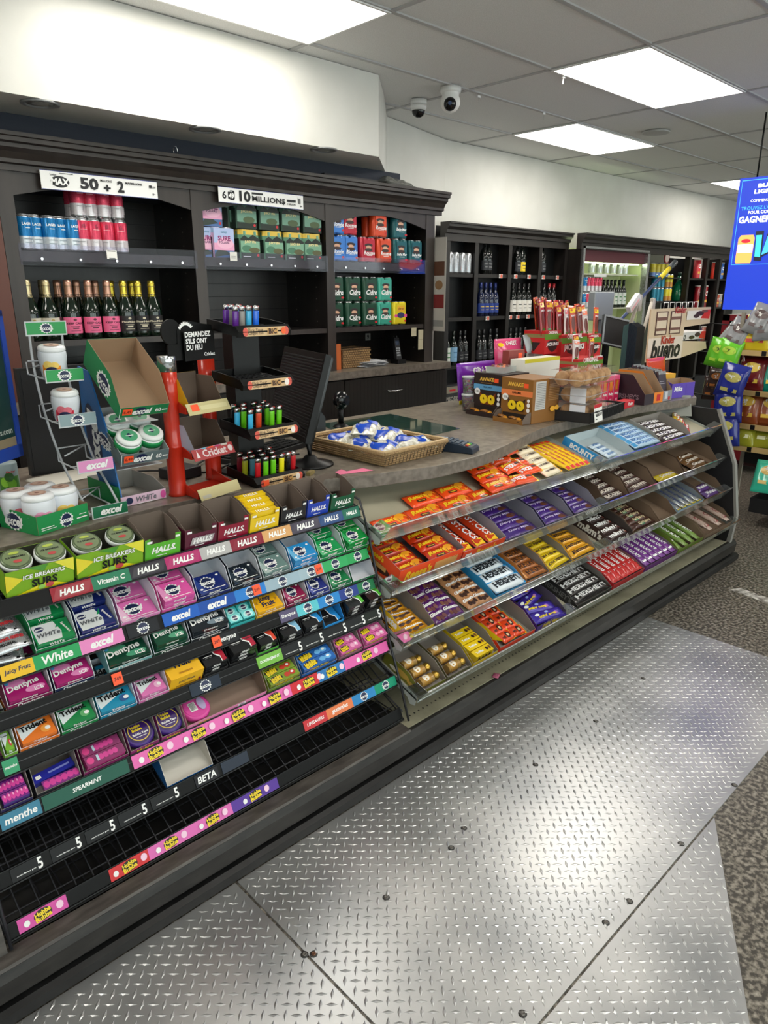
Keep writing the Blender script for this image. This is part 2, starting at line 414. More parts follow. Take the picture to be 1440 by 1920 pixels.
plate([(.792, -.9), (.792, .594), (1.985, .594), (1.39, .276), (.6, -.15 - .0), (.7, -.9)][0:4] + [(1.15, .15), (.95, -.9)], 'diamond tread steel floor plate in the bottom right corner, outside the long seam')
for i, (px, py, d) in enumerate([(724, 1683, 'in the middle of the long plate'), (870, 1553, 'near the plate centre'), (1004, 1434, 'under the right end of the rack'), (1117, 1352, 'nearer the chocolate shelves'), (1206, 1272, 'towards the far end of the plate'), (1377, 1472, 'at the far right plate edge'), (1277, 1582, 'close to the long seam'), (1136, 1730, 'ringed by a dark stain beside the seam'), (1180, 1690, 'small, beside the long seam'), (980, 1901, 'at the bottom near the seam'), (571, 1790, 'bright, on the angled seam'), (588, 1789, 'rusty, on the angled seam'), (846, 1590, 'flattened and dark near the plate centre')]):
    p = AZ(px, py, .004); mb = MB(); mb.lathe([(.0062, 0), (.0062, .0022), (.0045, .0034), (.0028, .003), (.0022, .001), (.0001, .001)], M('#6d6a66' if i != 11 else '#6b4b3a', .35, .8), 14); mb.lathe([(.010, .0003), (.0062, .0006)], M('#3c3a38', .7), 16)
    put(None, mb, 'floor_screw', 'round screw head in the tread plate ' + d, 'screw', TR(p.x, p.y, .0042))
# worn tape on the floor
mb = MB(); a, b_ = AZ(1365, 1105, 0), AZ(1440, 1132, 0); d = (b_ - a).normalized(); n_ = Vector((-d.y, d.x, 0)); a2 = a + d * .9
mb.add([a - n_ * .0 + UPV * .001, a2 + UPV * .001, a2 + n_ * .07 + UPV * .001, a + n_ * .07 + d * .03 + UPV * .001], [(0, 1, 2, 3)], mottle('worn_tape', '#6f6a62', '#c9c7c0', 30, .6))
put(None, mb, 'floor_tape', 'worn strip of white tape stuck to the speckled floor at right', 'tape')

# ============================================================ GONDOLA under the counter
XR = 4.2; XG = 1.53
RAILM = mottle('base_rail', '#191817', '#2c2a28', 10, .42, 8, (1, 4, 4), spec=.35)
RUB = mottle('rubber', '#0a0a0b', '#161617', 20, .5, 6)
g = link(bpy.data.objects.new('shelving_unit', None)); tag(g, 'long beige metal shelving unit below the counter with black base and sloping chocolate shelves', 'shelving unit')
mb = MB(); mb.prism([(1.415, 0), (1.40, .008), (1.40, .035), (1.415, .042), (1.44, .042), (1.44, 0)], -1.0, XR + .12, RUB, 'x'); meshob('bumper', mb, g)
mb = MB(); mb.prism([(1.43, .042), (1.43, .058), (1.412, .062), (1.408, .115), (1.422, .136), (1.436, .138), (1.436, .042)], -1.0, XR + .08, RAILM, 'x'); meshob('base_rail', mb, g, .002)
mb = MB(); mb.prism([(1.418, .136), (1.422, .142), (1.466, .146), (1.466, .10), (1.436, .10)], -1.0, XG - .035, mottle('ledge_wood', '#3a3532', '#55504b', 12, .45, 8, (1, 5, 5)), 'x'); meshob('base_ledge', mb, g)
mb = MB(); mb.box(XG - .03, XR - .01, 1.437, 1.95, .125, .140, BEIGED)
mb.deco(lambda u, v, o: Vector((XG + u * (XR - XG - .03), 1.43 + v * .48, .140 + o)), XR - XG, .48, [('r', i / 120, .10, i / 120 + .0022, .115, BLK) for i in range(1, 120)]); meshob('bottom_deck', mb, g)
mb = MB(); mb.box(-1.0, XR, 1.95, 1.97, .0, .905, BEIGE)
for zz in (.87, .80): mb.deco(lambda u, v, o: Vector((XG - .2 + u * 2.7, 1.95 - o, zz + v * .01)), 2.7, .01, [('r', i / 90, 0, i / 90 + .003, .8, BLK) for i in range(90)])
meshob('back_panel', mb, g)
mb = MB(); mb.prism([(1.50, .045), (1.44, .15), (1.42, .3), (1.47, .6), (1.60, .90), (1.97, .905), (1.97, 0)], XR, XR + .025, BLKM, 'x'); mb.prism([(1.44, .15), (1.42, .3), (1.47, .6), (1.60, .90), (1.585, .905), (1.455, .6), (1.405, .3), (1.42, .13)], XR - .002, XR + .03, M('#8b8a86', .4), 'x'); meshob('end_panel', mb, g)
TRAY = [(1.60, .772), (1.55, .594), (1.495, .418), (1.428, .240)]
SL = radians(19)
def tray_local(y, z): return Matrix.Translation((0, y, z)) @ Matrix.Rotation(SL, 4, 'X')
XM = [XA(1122, 1.60, .79), XA(1122, 1.55, .6), XA(1128, 1.5, .43), XR - .6]
for k, (ty, tz) in enumerate(TRAY):
    D = .33 if k == 0 else (.34 + .03 * k)
    spans = [(XG, XM[k] - .006), (XM[k] + .006, XR - .015)] if k < 3 else [(XG, XA(1060, 1.43, .25)), (XA(1060, 1.43, .25) + .008, XR - .015)]
    for q, (x0, x1) in enumerate(spans):
        mb = MB(); mb.T = tray_local(ty, tz)
        mb.box(x0, x1, 0, D, -.006, 0, BEIGE); mb.box(x0, x1, -.004, 0, -.014, .008, BEIGE)
        mb.deco(lambda u, v, o: Vector((x0 + u * (x1 - x0), .02 + v * .01, o)), x1 - x0, .01, [('r', i / 40, 0, i / 40 + .004, .5, BLK) for i in range(1, 40)])
        for xx in (x0, x1 - .002):
            mb.prism([(0, -.03), (.02, -.04), (.04, -.022), (D, -.02), (D, .012), (.03, .012), (0, .01)], xx, xx + .002, M('#a9aeaa', .4), 'x')
        o = meshob('tray_shelf', mb, g)
        mc = MB(); mc.T = tray_local(ty, tz)
        mc.prism([(-.005, -.012), (-.030, .062), (-.033, .061), (-.008, -.014)], x0, x1, ACR, 'x'); mc.prism([(-.030, .062), (-.033, .061), (-.0325, .064), (-.0295, .0645)], x0, x1, clear('#e8eeee', .35, .1), 'x')
        for xx in (x0, x1 - .002): mc.prism([(-.005, -.012), (-.031, .062), (.02, .06), (.06, .0)], xx, xx + .002, ACR, 'x')
        meshob('clear_lip', mc, o)

# counter worktop
fr = [(-.7, 1.86)]
for px, py in [(0, 1026), (146, 990), (300, 949), (400, 930), (560, 905), (685, 891), (760, 881), (809, 875), (860, 864), (905, 852), (948, 835), (985, 817), (1020, 802), (1070, 788), (1130, 775), (1200, 760), (1254, 753), (1306, 745)]:
    p = AZ(px, py, .95); fr.append((p.x, p.y))
fr = [f for i, f in enumerate(fr) if i == 0 or f[0] > fr[i - 1][0]]
def cr_(P, n=5):
    out = []
    for i in range(len(P) - 1):
        a = P[max(i - 1, 0)]; b = P[i]; c = P[i + 1]; d = P[min(i + 2, len(P) - 1)]
        for k in range(n):
            t = k / n; out.append(tuple(.5 * ((2 * b[j]) + (-a[j] + c[j]) * t + (2 * a[j] - 5 * b[j] + 4 * c[j] - d[j]) * t * t + (-a[j] + 3 * b[j] - 3 * c[j] + d[j]) * t ** 3) for j in (0, 1)))
    return out + [P[-1]]
FRONT = cr_(fr)
EX = FRONT[-1][0]
poly = FRONT + [(EX + .12, FRONT[-1][1] + .07), (EX + .16, 1.95), (EX + .16, 2.66), (-.7, 2.66)]
mb = MB(); mb.prism(poly, .905, .95, LAMIN, 'z', LAMED)
put(None, mb, 'countertop', 'grey stone-look laminate checkout countertop with a long curved front edge', 'countertop', bevel=.0015)

# ============================================================ BLACK WIRE GUM RACK
XL, XRk = .25, 1.515
TI = [(1.69, .85), (1.65, .71), (1.62, .61), (1.59, .51), (1.555, .40), (1.515, .285), (1.485, .17)]
NV = M('#14204a', .4); WT = M('#f4f4f2', .4); YE = M('#f2d51a', .4); RD = M('#c3202a', .4); ORG = M('#ff5a2a', .5); GREEN = '#128a45'
rk = link(bpy.data.objects.new('wire_display_rack', None)); tag(rk, 'black wire rack of sloping tiers for gum and mints below the counter', 'display rack')
for x in (XL, XRk + .006):
    mb = MB(); mb.tube([(x, 1.455, .148), (x, 1.50, .285), (x, 1.545, .40), (x, 1.60, .60), (x, 1.66, .80), (x, 1.695, .885), (x, 1.76, .895)], .0042, WIRE, 6)
    for (y, z) in TI: mb.tube([(x, y + .0, z + .0), (x, y + .16, z + .06)], .003, WIRE)
    mb.tube([(x, 1.76, .895), (x, 1.93, .15)], .004, WIRE); meshob('side_frame', mb, rk)
mb = MB(); mb.box(XL, XRk, 1.935, 1.945, .146, .84, M('#0c0c0d', .7)); meshob('back_sheet', mb, rk)
mb = MB(); mb.box(XL, XRk, 1.47, 1.935, .146, .150, mottle('dusty_black', '#0d0d0e', '#1d1c1b', 8, .6, 8)); meshob('floor_sheet', mb, rk)
GSL = radians(27)
for k, (y, z) in enumerate(TI + [(1.475, .158)]):
    mb = MB(); sl = GSL if k > 0 else radians(15); 
    if k == 7: sl = radians(4)
    mb.T = Matrix.Translation((0, y + .012, z - .004)) @ Matrix.Rotation(sl, 4, 'X')
    D = .17 if k < 5 else (.24 if k < 7 else .44)
    n = 30 if k < 7 else 26
    for i in range(n + 1):
        x = XL + (XRk - XL) * i / n; mb.box(x - .0014, x + .0014, 0, D, -.003, 0, WIRE)
    for yy in ([.03, .06, .11, .16] if k < 5 else ([.03, .09, .15, .165, .23] if k < 7 else [.03, .12, .21, .3, .4])):
        mb.box(XL, XRk, yy - .0016, yy + .0016, -.006, -.003, WIRE)
    meshob('wire_shelf', mb, rk)
# price rails with printed strips
RLM = M('#050506', .5, 0, 0, .25)
mb = MB(); mb.prism([(1.44, .10), (1.475, .10), (1.72, .88), (1.69, .89)], XL - .055, XL - .008, mottle('ledge_wood', '#3a3532', '#55504b', 12), 'x'); meshob('end_post', mb, rk)
mb = MB(); mb.box(-.7, .17, 1.47, 1.5, .147, .6, BLK, front=M('#50565c', .3)); mb.box(-.7, .17, 1.468, 1.5, .147, .2, M('#8a9094', .4)); put(None, mb, 'glass_panel_case', 'dark panelled case at the bottom left corner beside the rack post', 'case')
TILT = radians(24)
def EXC(c=NV): return [('b', .5, .5, .17, .48, WT), ('e', .5, .5, .12, .38, c), ('t', 'excel', .5, .5, .3, WT, {'s': .3, 'b': .03})]
def strip(kind, L, h):
    a = L / h
    if kind == 'excel': return [('b', .5, .5, .5 / a * 1.0, .48, WT), ('e', .5, .5, .38 / a, .38, NV), ('t', 'excel', .5, .5, .9 / a, WT, {'s': .25})]
    if kind == 'excelbig': return [('t', 'excel', .5, .5, min(.55, 2.6 / a), WT, {'s': .3, 'b': .05})]
    if kind == 'halls': return [('t', 'HALLS', .5, .52, min(.6, 2.6 / a), WT, {'s': .25, 'b': .05}), ('r', .02, .1, .5, .14, WT)]
    if kind == 'hubba':
        n = max(1, int(a / 3.2)); o = []
        for i in range(n):
            c = (i + .5) / n; o += [('e', c, .5, .62 / a, .42, M('#2a2412', .5)), ('t', 'Hubba', c, .66, 1.1 / a, YE, {'b': .05, 'r': .12}), ('t', 'Bubba', c, .32, 1.1 / a, YE, {'b': .05, 'r': .12})]
            o += [('e', c + 1.15 / a, .55, .25 / a, .28, M('#f6cfe4', .4)), ('e', c - 1.1 / a, .45, .2 / a, .22, WT)]
        return o
    if kind.startswith('5'): return [('t', '5', .9, .5, .35 / a, WT, {'h': .8}), ('t', 'exotic flavour gum', .45, .3, .6, WT, {'h': .12})]
    if kind: return [('t', kind, .5, .5, min(.8, 2.0 / a), WT if kind not in ('Juicy Fruit',) else NV, {'s': .15})]
    return []
RAILS = {
 0: [(95, 172, '#9b1f2e', 'halls'), (172, 243, '#2c7d5c', 'Vitamin C'), (243, 310, '#2a2530', 'halls'), (310, 375, '#b32a6a', 'halls'), (375, 432, '#b7b5b4', 'halls'), (432, 492, '#8a1f35', 'halls'), (492, 545, '#d9a56a', 'halls'), (545, 598, '#4b4655', 'halls'), (598, 642, '#2d4c7e', 'halls'), (642, 681, '#1f6a55', 'halls')],
 1: [(0, 63, '#f0c02a', 'Juicy Fruit'), (63, 150, '#2aa05c', 'White'), (150, 231, '#e98ac4', 'excelbig'), (238, 296, '#12151c', 'excel'), (305, 372, '#1d5fbf', 'excelbig'), (372, 440, '#1b4fa6', 'excelbig'), (440, 497, '#2d7fd0', 'excel'), (497, 560, '#9db4c2', 'excel'), (560, 605, '#a3b9c4', 'excel'), (605, 650, '#34a862', 'excel'), (650, 695, '#2c9f58', 'excel')],
 2: [(400, 446, '#15171c', 'Dentyne'), (524, 556, '#5a5372', 'Dentyne'), (556, 596, '#5fc4cf', 'excel'), (596, 636, '#2c87cf', 'excel'), (636, 670, '#2a3f8c', 'excel'), (670, 706, '#2b7a50', 'excel')],
 3: [(5, 34, '#3b9a6d', 'menthe'), (356, 412, '#1d2a3c', 'excel'), (482, 528, '#79b84a', 'DOUBLEMINT'), (528, 566, '#141518', '5'), (566, 606, '#181c1e', '5'), (606, 650, '#141518', '5'), (650, 684, '#141518', '5'), (684, 714, '#182018', '5')],
 4: [(0, 76, '#3c7f9c', 'menthe'), (80, 240, '#1f5a4a', 'SPEARMINT'), (248, 545, '#e96fb6', 'hubba'), (545, 560, '#d02c38', ''), (560, 596, '#d02c38', 'hubba'), (596, 645, '#2f77b8', 'hubba'), (645, 730, '#e567b0', 'hubba')],
 5: [(20, 80, '#0c0d10', '5'), (95, 152, '#0c0d10', '5'), (160, 215, '#0c0d10', '5'), (222, 275, '#0c0d10', '5'), (283, 335, '#0c0d10', '5'), (365, 408, '#15131a', 'BETA'), (415, 464, '#27303f', ''), (569, 612, '#c8323a', 'LIFESAVERS'), (612, 660, '#e07a4a', 'gummies'), (660, 702, '#2a82c0', 'excel'), (702, 742, '#138f6d', 'excel')],
 6: [(33, 125, '#d856a8', 'hubba'), (205, 278, '#d4363a', 'hubba'), (278, 434, '#e070b8', 'hubba'), (434, 520, '#5b3a9c', 'hubba')],
}
for k, (y, z) in enumerate(TI):
    H = .036 if k < 5 else .033
    V = Vector((0, sin(TILT), cos(TILT))); O0 = Vector((0, y - .008, z - H / 2))
    mb = MB(); T = Matrix.Translation(O0) @ Matrix.Rotation(-TILT, 4, 'X'); mb.T = T
    mb.box(XL, XRk, .0005, .005, -.003, H + .003, RLM); mb.box(XL, XRk, -.004, .0005, -.004, -.001, BLK); mb.box(XL, XRk, -.003, .0005, H + .001, H + .003, BLK)
    if k in (2, 3, 4): mb.deco(lambda u, v, o: Vector((XL + u * (XRk - XL), -o, v * H)), 1.26, H, [('r', .0, .55, 1, .6, M('#3c3c3f', .4))])
    rail = meshob('price_rail', mb, rk)
    for (a, b_, c, kind) in RAILS.get(k, []):
        xa, xb = max(XL, XA(a, y, z)), min(XRk, XA(b_, y, z)); Lx = xb - xa
        if Lx < .02: continue
        s = MB(); s.T = T
        s.box(xa, xb, -.0018, 0, .001, H - .001, M(c, .42, 0, 0, .3))
        if kind == 'halls': s.face((xa, -.0018, 0), (1, 0, 0), (0, 0, 1), Lx, H, [('p', [(.02, .15), (.9, .15), (1, .85), (.14, .85)], plas(c)), ('t', 'HALLS', .5, .5, min(.62, 2.9 * H / Lx), WT, {'s': .25, 'b': .05})])
        else:
            it = strip(kind, Lx, H); Pf = lambda u, v, o: Vector((xa + u * Lx, -.0018 - o, v * H)); s.deco(Pf, Lx, H, [q for q in it])
        meshob('label_strip', s, rail)
for k, px, t in ((1, 480, '2'), (1, 596, '2'), (2, 219, '7'), (2, 405, '2')):
    y, z = TI[k]; x = XA(px, y, z); s = MB(); s.T = Matrix.Translation((0, y - .0085, z - .018)) @ Matrix.Rotation(-TILT, 4, 'X')
    s.box(x - .013, x + .013, -.0045, -.002, .004, .034, ORG); s.face((x - .013, -.0045, .004), (1, 0, 0), (0, 0, 1), .026, .03, [('t', t + '49', .5, .5, .7, M('#7a1c10', .5))])
    put(None, s, 'price_tag', 'orange %s price sticker on the %s gum rail, %s' % (t + '49', ORD[k], {480: 'at the end of the blue strip', 596: 'between grey and green strips', 219: 'under the green mint gum', 405: 'left of the black label'}[px]), 'price tag')

# ---- cartons and packs
def carton(w, d, hf, hb, outer, inner, deco=None, leftdeco=None, t=.0012, notch=None, sideh=None):
    mb = MB(); o, i = card(outer) if isinstance(outer, str) else outer, inner
    mb.box(-w / 2, w / 2, 0, d, 0, t, i)
    mb.box(-w / 2, w / 2, d - t, d, t, hb, o, front=i)
    # front panel (with optional notch)
    if notch:
        n0, n1, nh = notch
        mb.prism([(-w / 2, 0), (w / 2, 0), (w / 2, hf), (-w / 2 + n1 * w, hf), (-w / 2 + n1 * w, nh), (-w / 2 + n0 * w, nh), (-w / 2 + n0 * w, hf), (-w / 2, hf)], 0, t, o, 'y')
    else: mb.box(-w / 2, w / 2, 0, t, 0, hf, i, front=o)
    hs = sideh or hb
    for x, s in ((-w / 2, 1), (w / 2 - t, 0)):
        n = len(mb.v); mb.prism([(0, 0), (d, 0), (d, hs), (d * .35, hs if hs < hb * 1.01 else hb), (0, hf)], x, x + t, i, 'x')
        # outer skin
        xo = x - .0003 if s else x + t + .0003
        pts = [(xo, 0, 0), (xo, d, 0), (xo, d, hs), (xo, d * .35, hs), (xo, 0, hf)]
        mb.add(pts, [(0, 1, 2, 3, 4)], o)
    if deco: mb.face((-w / 2, -.0004, 0), (1, 0, 0), (0, 0, 1), w, hf, deco)
    if leftdeco: mb.face((-w / 2 - .0006, d, 0), (0, -1, 0), (0, 0, 1), d, hb, leftdeco)
    return mb
def box_item(w, d, h, col, top=None, front=None, left=None, m=card, mt=None):
    mb = MB(); c = m(col) if isinstance(col, str) else col; mb.box(-w / 2, w / 2, 0, d, 0, h, c)
    if top: mb.face((-w / 2, 0, h), (1, 0, 0), (0, 1, 0), w, d, top)
    if front: mb.face((-w / 2, 0, 0), (1, 0, 0), (0, 0, 1), w, h, front)
    if left: mb.face((-w / 2, d, 0), (0, -1, 0), (0, 0, 1), d, h, left)
    return mb
def F(h): return film(h)
def topdeco(kind, c, c2=None):
    if kind == 'excel': return [('p', [(0, 0), (.25, 0), (.1, 1), (0, 1)], F(c2 or c)), ('b', .42, .52, .26, .36, WT), ('e', .42, .52, .2, .28, NV), ('t', 'excel', .44, .52, .52, WT, {'s': .3, 'b': .05}), ('e', .86, .8, .05, .05, WT), ('e', .1, .2, .05, .05, WT), ('r', .1, .06, .9, .09, WT)]
    if kind == 'white': return [('p', [(.04, .05), (.66, .05), (.72, .4), (.62, .95), (.04, .95)], F('#d9dcdd')), ('e', .2, .72, .12, .13, NV), ('t', 'excel', .2, .72, .2, WT), ('t', 'WHiTe', .38, .4, .6, M('#55595f', .4), {'s': .2}), ('p', [(.6, .6), (.74, .9), (.7, .62)], F('#1f8f58')), ('t', 'Spearmint', .85, .5, .4, WT, {'r': -1.3})]
    if kind == 'dentyne': return [('e', .3, .7, .25, .18, F(c2 or c)), ('e', .7, .25, .25, .14, F(c2 or c)), ('t', 'Dentyne', .45, .52, .82, WT, {'s': .12, 'b': .03, 'r': .1}), ('t', 'ICE', .78, .2, .22, WT), ('e', .1, .8, .05, .08, M('#4aa3d8', .3))]
    if kind == 'trident': return [('p', [(.02, .75), (.02, .15), (.78, .62), (.8, .75)], F('#dfe8ea')), ('t', 'Trident', .46, .62, .78, BLK, {'b': .06, 'r': .06}), ('e', .74, .3, .14, .16, F(c2 or c)), ('r', 0, .93, 1, 1, F(c2 or c)), ('e', .8, .3, .08, .08, WT)]
    if kind == 'juicy': return [('t', 'Juicy', .5, .66, .5, NV, {'b': .04, 's': .1}), ('t', 'Fruit', .52, .34, .5, NV, {'b': .04, 's': .1}), ('p', [(.06, .5), (.16, .6), (.16, .4)], M('#b8801a', .4)), ('p', [(.94, .5), (.84, .6), (.84, .4)], M('#b8801a', .4)), ('r', .3, .08, .7, .12, M('#b8801a', .4))]
    if kind == 'five': return [('p', [(.55, 1), (.62, .55), (.8, .35), (.78, .05), (1, .1), (1, 1)], F(c2)), ('p', [(.52, 1), (.59, .52), (.77, .3), (.75, .05), (.79, .05), (.81, .36), (.63, .56), (.57, 1)], WT), ('r', .1, .5, .5, .53, WT), ('r', .15, .42, .45, .44, M('#888888', .4))]
    if kind == 'hubba': return [('e', .25, .5, .22, .42, M('#241d10', .4)), ('t', 'Hubba', .25, .64, .34, YE, {'b': .06, 'r': .15}), ('t', 'Bubba', .25, .34, .34, YE, {'b': .06, 'r': .15}), ('e', .62, .5, .09, .3, F(c2)), ('e', .8, .55, .1, .32, F(c2)), ('e', .8, .6, .05, .14, WT)]
    return []
def MT(k, x, slope=None):
    y, z = TI[k]; return Matrix.Translation((x, y + .012, z + (.010 if k else .016))) @ Matrix.Rotation(slope if slope is not None else (GSL if k else radians(12)), 4, 'X')
ncar = {}
def gum(k, a, b_, kind, col, col2, desc, rows=((1, 1),), outer=None, inner=WCARD, hb=.06, hf=.02, ctext=None, name='gum_pack', cat='chewing gum', pk=True, tall=0, ph=.0135):
    """carton on tier k spanning pixels a..b with rows of packs; rows = stack heights front->back"""
    y, z = TI[k]; xa, xb = XA(a, y, z) + .002, XA(b_, y, z) - .002; w = xb - xa; x = (xa + xb) / 2
    fd = [('b', .5, .5, .16, .45, WT), ('e', .5, .5, .12, .38, NV), ('t', 'excel', .5, .5, .26, WT, {'s': .2})] if kind in ('excel',) else ([('t', ctext, .5, .5, .6, WT if kind != 'juicy' else NV, {'s': .1})] if ctext else None)
    c = carton(w, .145, hf, hb, outer or col, inner, fd)
    Mx = MT(k, x)
    put(None, c, 'display_carton', ('open carton for %s, %s tier of black rack' % (desc, ORD[k])), 'carton', Mx)
    if not pk: return
    d = .066; n = 0
    for r, cnt in enumerate(rows):
        for s in range(cnt):
            key = ('gum', kind, col, col2, round(w, 2))
            bld = lambda: box_item(round(w, 2) - .012, d - .004, ph, col, topdeco(kind, col, col2), [('t', {'excel': 'excel', 'white': 'WHiTe', 'dentyne': 'Dentyne', 'trident': 'Trident', 'juicy': 'Juicy Fruit', 'five': '5', 'hubba': 'Hubba'}[kind], .5, .5, .4, WT, {'h': .7})], None, m=film)
            tilt = .10 if s else .03
            Mp = Mx @ Matrix.Translation((random.uniform(-.0012, .0012), .004 + r * (d + .002), .0022 + s * (ph + .0012) + tall)) @ Matrix.Rotation(random.uniform(-.02, .02), 4, 'Z') @ Matrix.Rotation(.02, 4, 'X')
            nm = 'pack' 
            put(key, bld, name, '%s pack in its carton, %s rack tier' % (desc, ORD[k]), cat, Mp, group='%s packs on %s tier' % (desc, ORD[k]))
# tier 2
gum(1, 70, 151, 'white', '#17874c', None, 'silver and green whitening gum', rows=(2, 3), outer='#17874c')
gum(1, 152, 228, 'white', '#1d2a6b', None, 'silver and navy whitening gum', rows=(2, 3), outer='#1d2a6b')
gum(1, 230, 305, 'excel', '#e06fb4', '#f3c3df', 'pale pink bubble gum', rows=(1, 1), outer='#e58cc4')
gum(1, 306, 373, 'excel', '#e25aa8', '#ee9acb', 'stacked bright pink bubble gum', rows=(3, 3), outer='#e25aa8')
gum(1, 374, 437, 'excel', '#1b2a6e', '#31468f', 'navy blue winter mint gum', rows=(2,), outer='#1b2a6e')
gum(1, 438, 494, 'excel', '#1b242e', '#2f3c48', 'charcoal black mint gum', rows=(2,), outer='#20262c')
gum(1, 495, 549, 'excel', '#6e8a86', '#a9bdb8', 'grey-green mint gum', rows=(2, 2), outer='#66706f')
gum(1, 550, 600, 'excel', '#2b8fd0', '#6fbce8', 'light blue peppermint gum', rows=(3,), outer='#2b8fd0')
gum(1, 601, 649, 'excel', '#1d9a53', '#5fbf85', 'green spearmint gum below its carton rim', rows=(2, 3), outer='#1d9a53')
gum(1, 650, 694, 'excel', '#12913f', '#3fb36b', 'heaped bright green spearmint gum', rows=(3, 3), outer='#12913f')
# tier 3
gum(2, 18, 105, 'dentyne', '#a01a68', '#e58ac0', 'magenta ice mint gum in the left carton', rows=(2, 3), outer='#7d1a4c', ctext='Dentyne')
gum(2, 106, 183, 'dentyne', '#a3206c', '#e58ac0', 'magenta ice mint gum beside an empty gap', rows=(2, 3), outer='#1a2750', ctext='Dentyne')
gum(2, 207, 290, 'dentyne', '#10402e', '#4fa07c', 'low dark green ice gum', rows=(2,), outer='#7fb8bc', ctext='Dentyne')
gum(2, 291, 360, 'dentyne', '#124a35', '#5aa884', 'dark green ice gum stacked high', rows=(3, 3), outer='#0f3c2b', ctext='Dentyne')
gum(2, 361, 433, 'dentyne', '#1c242c', '#7b8c98', 'black ice gum', rows=(3, 3), outer='#22262c', ctext='Dentyne')
gum(2, 483, 538, 'juicy', '#f3b61c', None, 'yellow fruit gum under the white card', rows=(2, 2), outer='#f0b41c', ctext='Juicy Fruit')
gum(2, 539, 582, 'excel', '#8c1c48', '#c0567f', 'maroon berry gum', rows=(2, 2), outer='#8c1c48')
gum(2, 583, 622, 'excel', '#27327f', '#5f68b0', 'indigo mint gum', rows=(2, 2), outer='#27327f')
gum(2, 623, 662, 'excel', '#1c7a45', '#4f9f70', 'deep green mint gum', rows=(2, 2), outer='#1c7a45')
gum(2, 663, 705, 'excel', '#1c7a45', '#4f9f70', 'empty white-lined green mint gum', outer='#1c7a45', pk=False)
# mint tins on tier 3
k = 2; y, z = TI[k]; xa, xb = XA(434, y, z) + .002, XA(482, y, z) - .002
put(None, carton(xb - xa, .145, .02, .05, '#3ab7b9', M('#2f9ea0', .5)), 'display_carton', 'open display carton for teal mint tins on the third tier of the black rack', 'carton', MT(2, (xa + xb) / 2))
for i in range(2):
    for j in range(5):
        put('mint', lambda: [('tin', box_item(.04, .024, .014, '#43c4c4', [('e', .5, .5, .38, .42, F('#9fe3e0')), ('e', .5, .5, .2, .34, NV), ('t', 'excel', .5, .5, .4, WT)], None, None, film))], 'mint_tin', 'small teal mint tin in rows on the third tier of the black rack', 'mints',
            MT(2, (xa + xb) / 2 + (-.022 if i == 0 else .022)) @ Matrix.Translation((0, .006 + j * .027, .003 + .012 * (j < 4))) @ Matrix.Rotation(.25, 4, 'X'), group='teal mint tins on the third tier')
# tier 4
for a, b_, c, c2, d in ((0, 40, '#7ab53a', '#d8424a', 'lime and watermelon gum at the far left'), (41, 118, '#e87a2a', '#f0a24a', 'orange citrus gum'), (119, 190, '#24894c', '#6dba78', 'leaf green spearmint sticks'), (191, 262, '#258fb5', '#3b5f96', 'turquoise peppermint sticks'), (263, 322, '#e07ab8', '#f4b8da', 'pink bubble gum sticks')):
    if a == 0: a = 12
    gum(3, a, b_, 'trident', c, c2, d, rows=(2, 3), outer=c, ctext='Trident')
def b_juicybox():
    return box_item(.098, .12, .05, '#f4ba1e', topdeco('juicy', None), [('t', 'Juicy Fruit', .5, .55, .5, NV), ('r', .2, .2, .8, .3, M('#b8801a', .4)), ('e', .92, .25, .04, .12, M('#7a1f3a', .4))], None)
y, z = TI[3]; x = (XA(323, y, z) + XA(383, y, z)) / 2
put(None, b_juicybox, 'gum_box', 'closed bright yellow fruit gum box standing proud on the fourth tier', 'chewing gum', MT(3, x) @ Matrix.Translation((0, .004, .0)))
for a, b_, c2, o, d, rw, pk in ((384, 431, '#b8283c', '#16171a', 'black gum with a red strawberry swoosh', (3, 3), 1), (432, 484, '#b02840', '#16171a', 'black crimson-swoosh gum', (4, 4), 1), (485, 526, '#e0503a', '#4fae3a', 'black watermelon-swoosh gum', (3, 3), 1), (527, 570, '#8ec8e8', '#17181b', 'black gum with an icy blue swoosh', (3, 3), 1), (571, 609, '#2b93dd', '#17181b', 'black gum with a bright blue swoosh', (3, 3), 1), (610, 648, '#2b93dd', '#2b93dd', 'black and blue gum nearly sold out', (1,), 1), (649, 684, '#58b83c', '#17181b', 'black gum with a lime swoosh', (4, 4), 1), (685, 717, '#58b83c', '#17181b', 'rightmost black lime-swoosh gum', (4, 4), 1)):
    gum(3, a, b_, 'five', '#1c1d20', c2, d, rows=rw, outer=o, inner=M(o, .5) if o == '#2b93dd' else M('#2a2a2c', .6), hb=.055)
# tier 5
def sticks(k, a, b_, col, c2, desc, n, outer, kind='hubba', inner=GREYC, cnt2=1):
    y, z = TI[k]; xa, xb = XA(a, y, z) + .002, XA(b_, y, z) - .002; w = xb - xa; x = (xa + xb) / 2; Mx = MT(k, x)
    put(None, carton(w, .145, .022, .055, outer, inner), 'display_carton', 'open carton for %s, %s tier of black rack' % (desc, ORD[k]), 'carton', Mx)
    for j in range(n):
        key = ('st', col, round(w, 2))
        put(key, lambda: box_item(round(w, 2) - .014, .026, .022, col, topdeco('hubba', col, c2) if kind == 'hubba' else kind, [('t', 'Hubba Bubba', .5, .5, .6, YE, {'h': .5})] if kind == 'hubba' else None, None, film), 'gum_stick_pack',
            '%s chunk pack lying in its carton on the %s tier' % (desc, ORD[k]), 'bubble gum', Mx @ Matrix.Translation((0, .004 + j * .0285, .015)) @ Matrix.Rotation(.08, 4, 'X'), group='%s on the %s tier' % (desc, ORD[k]))
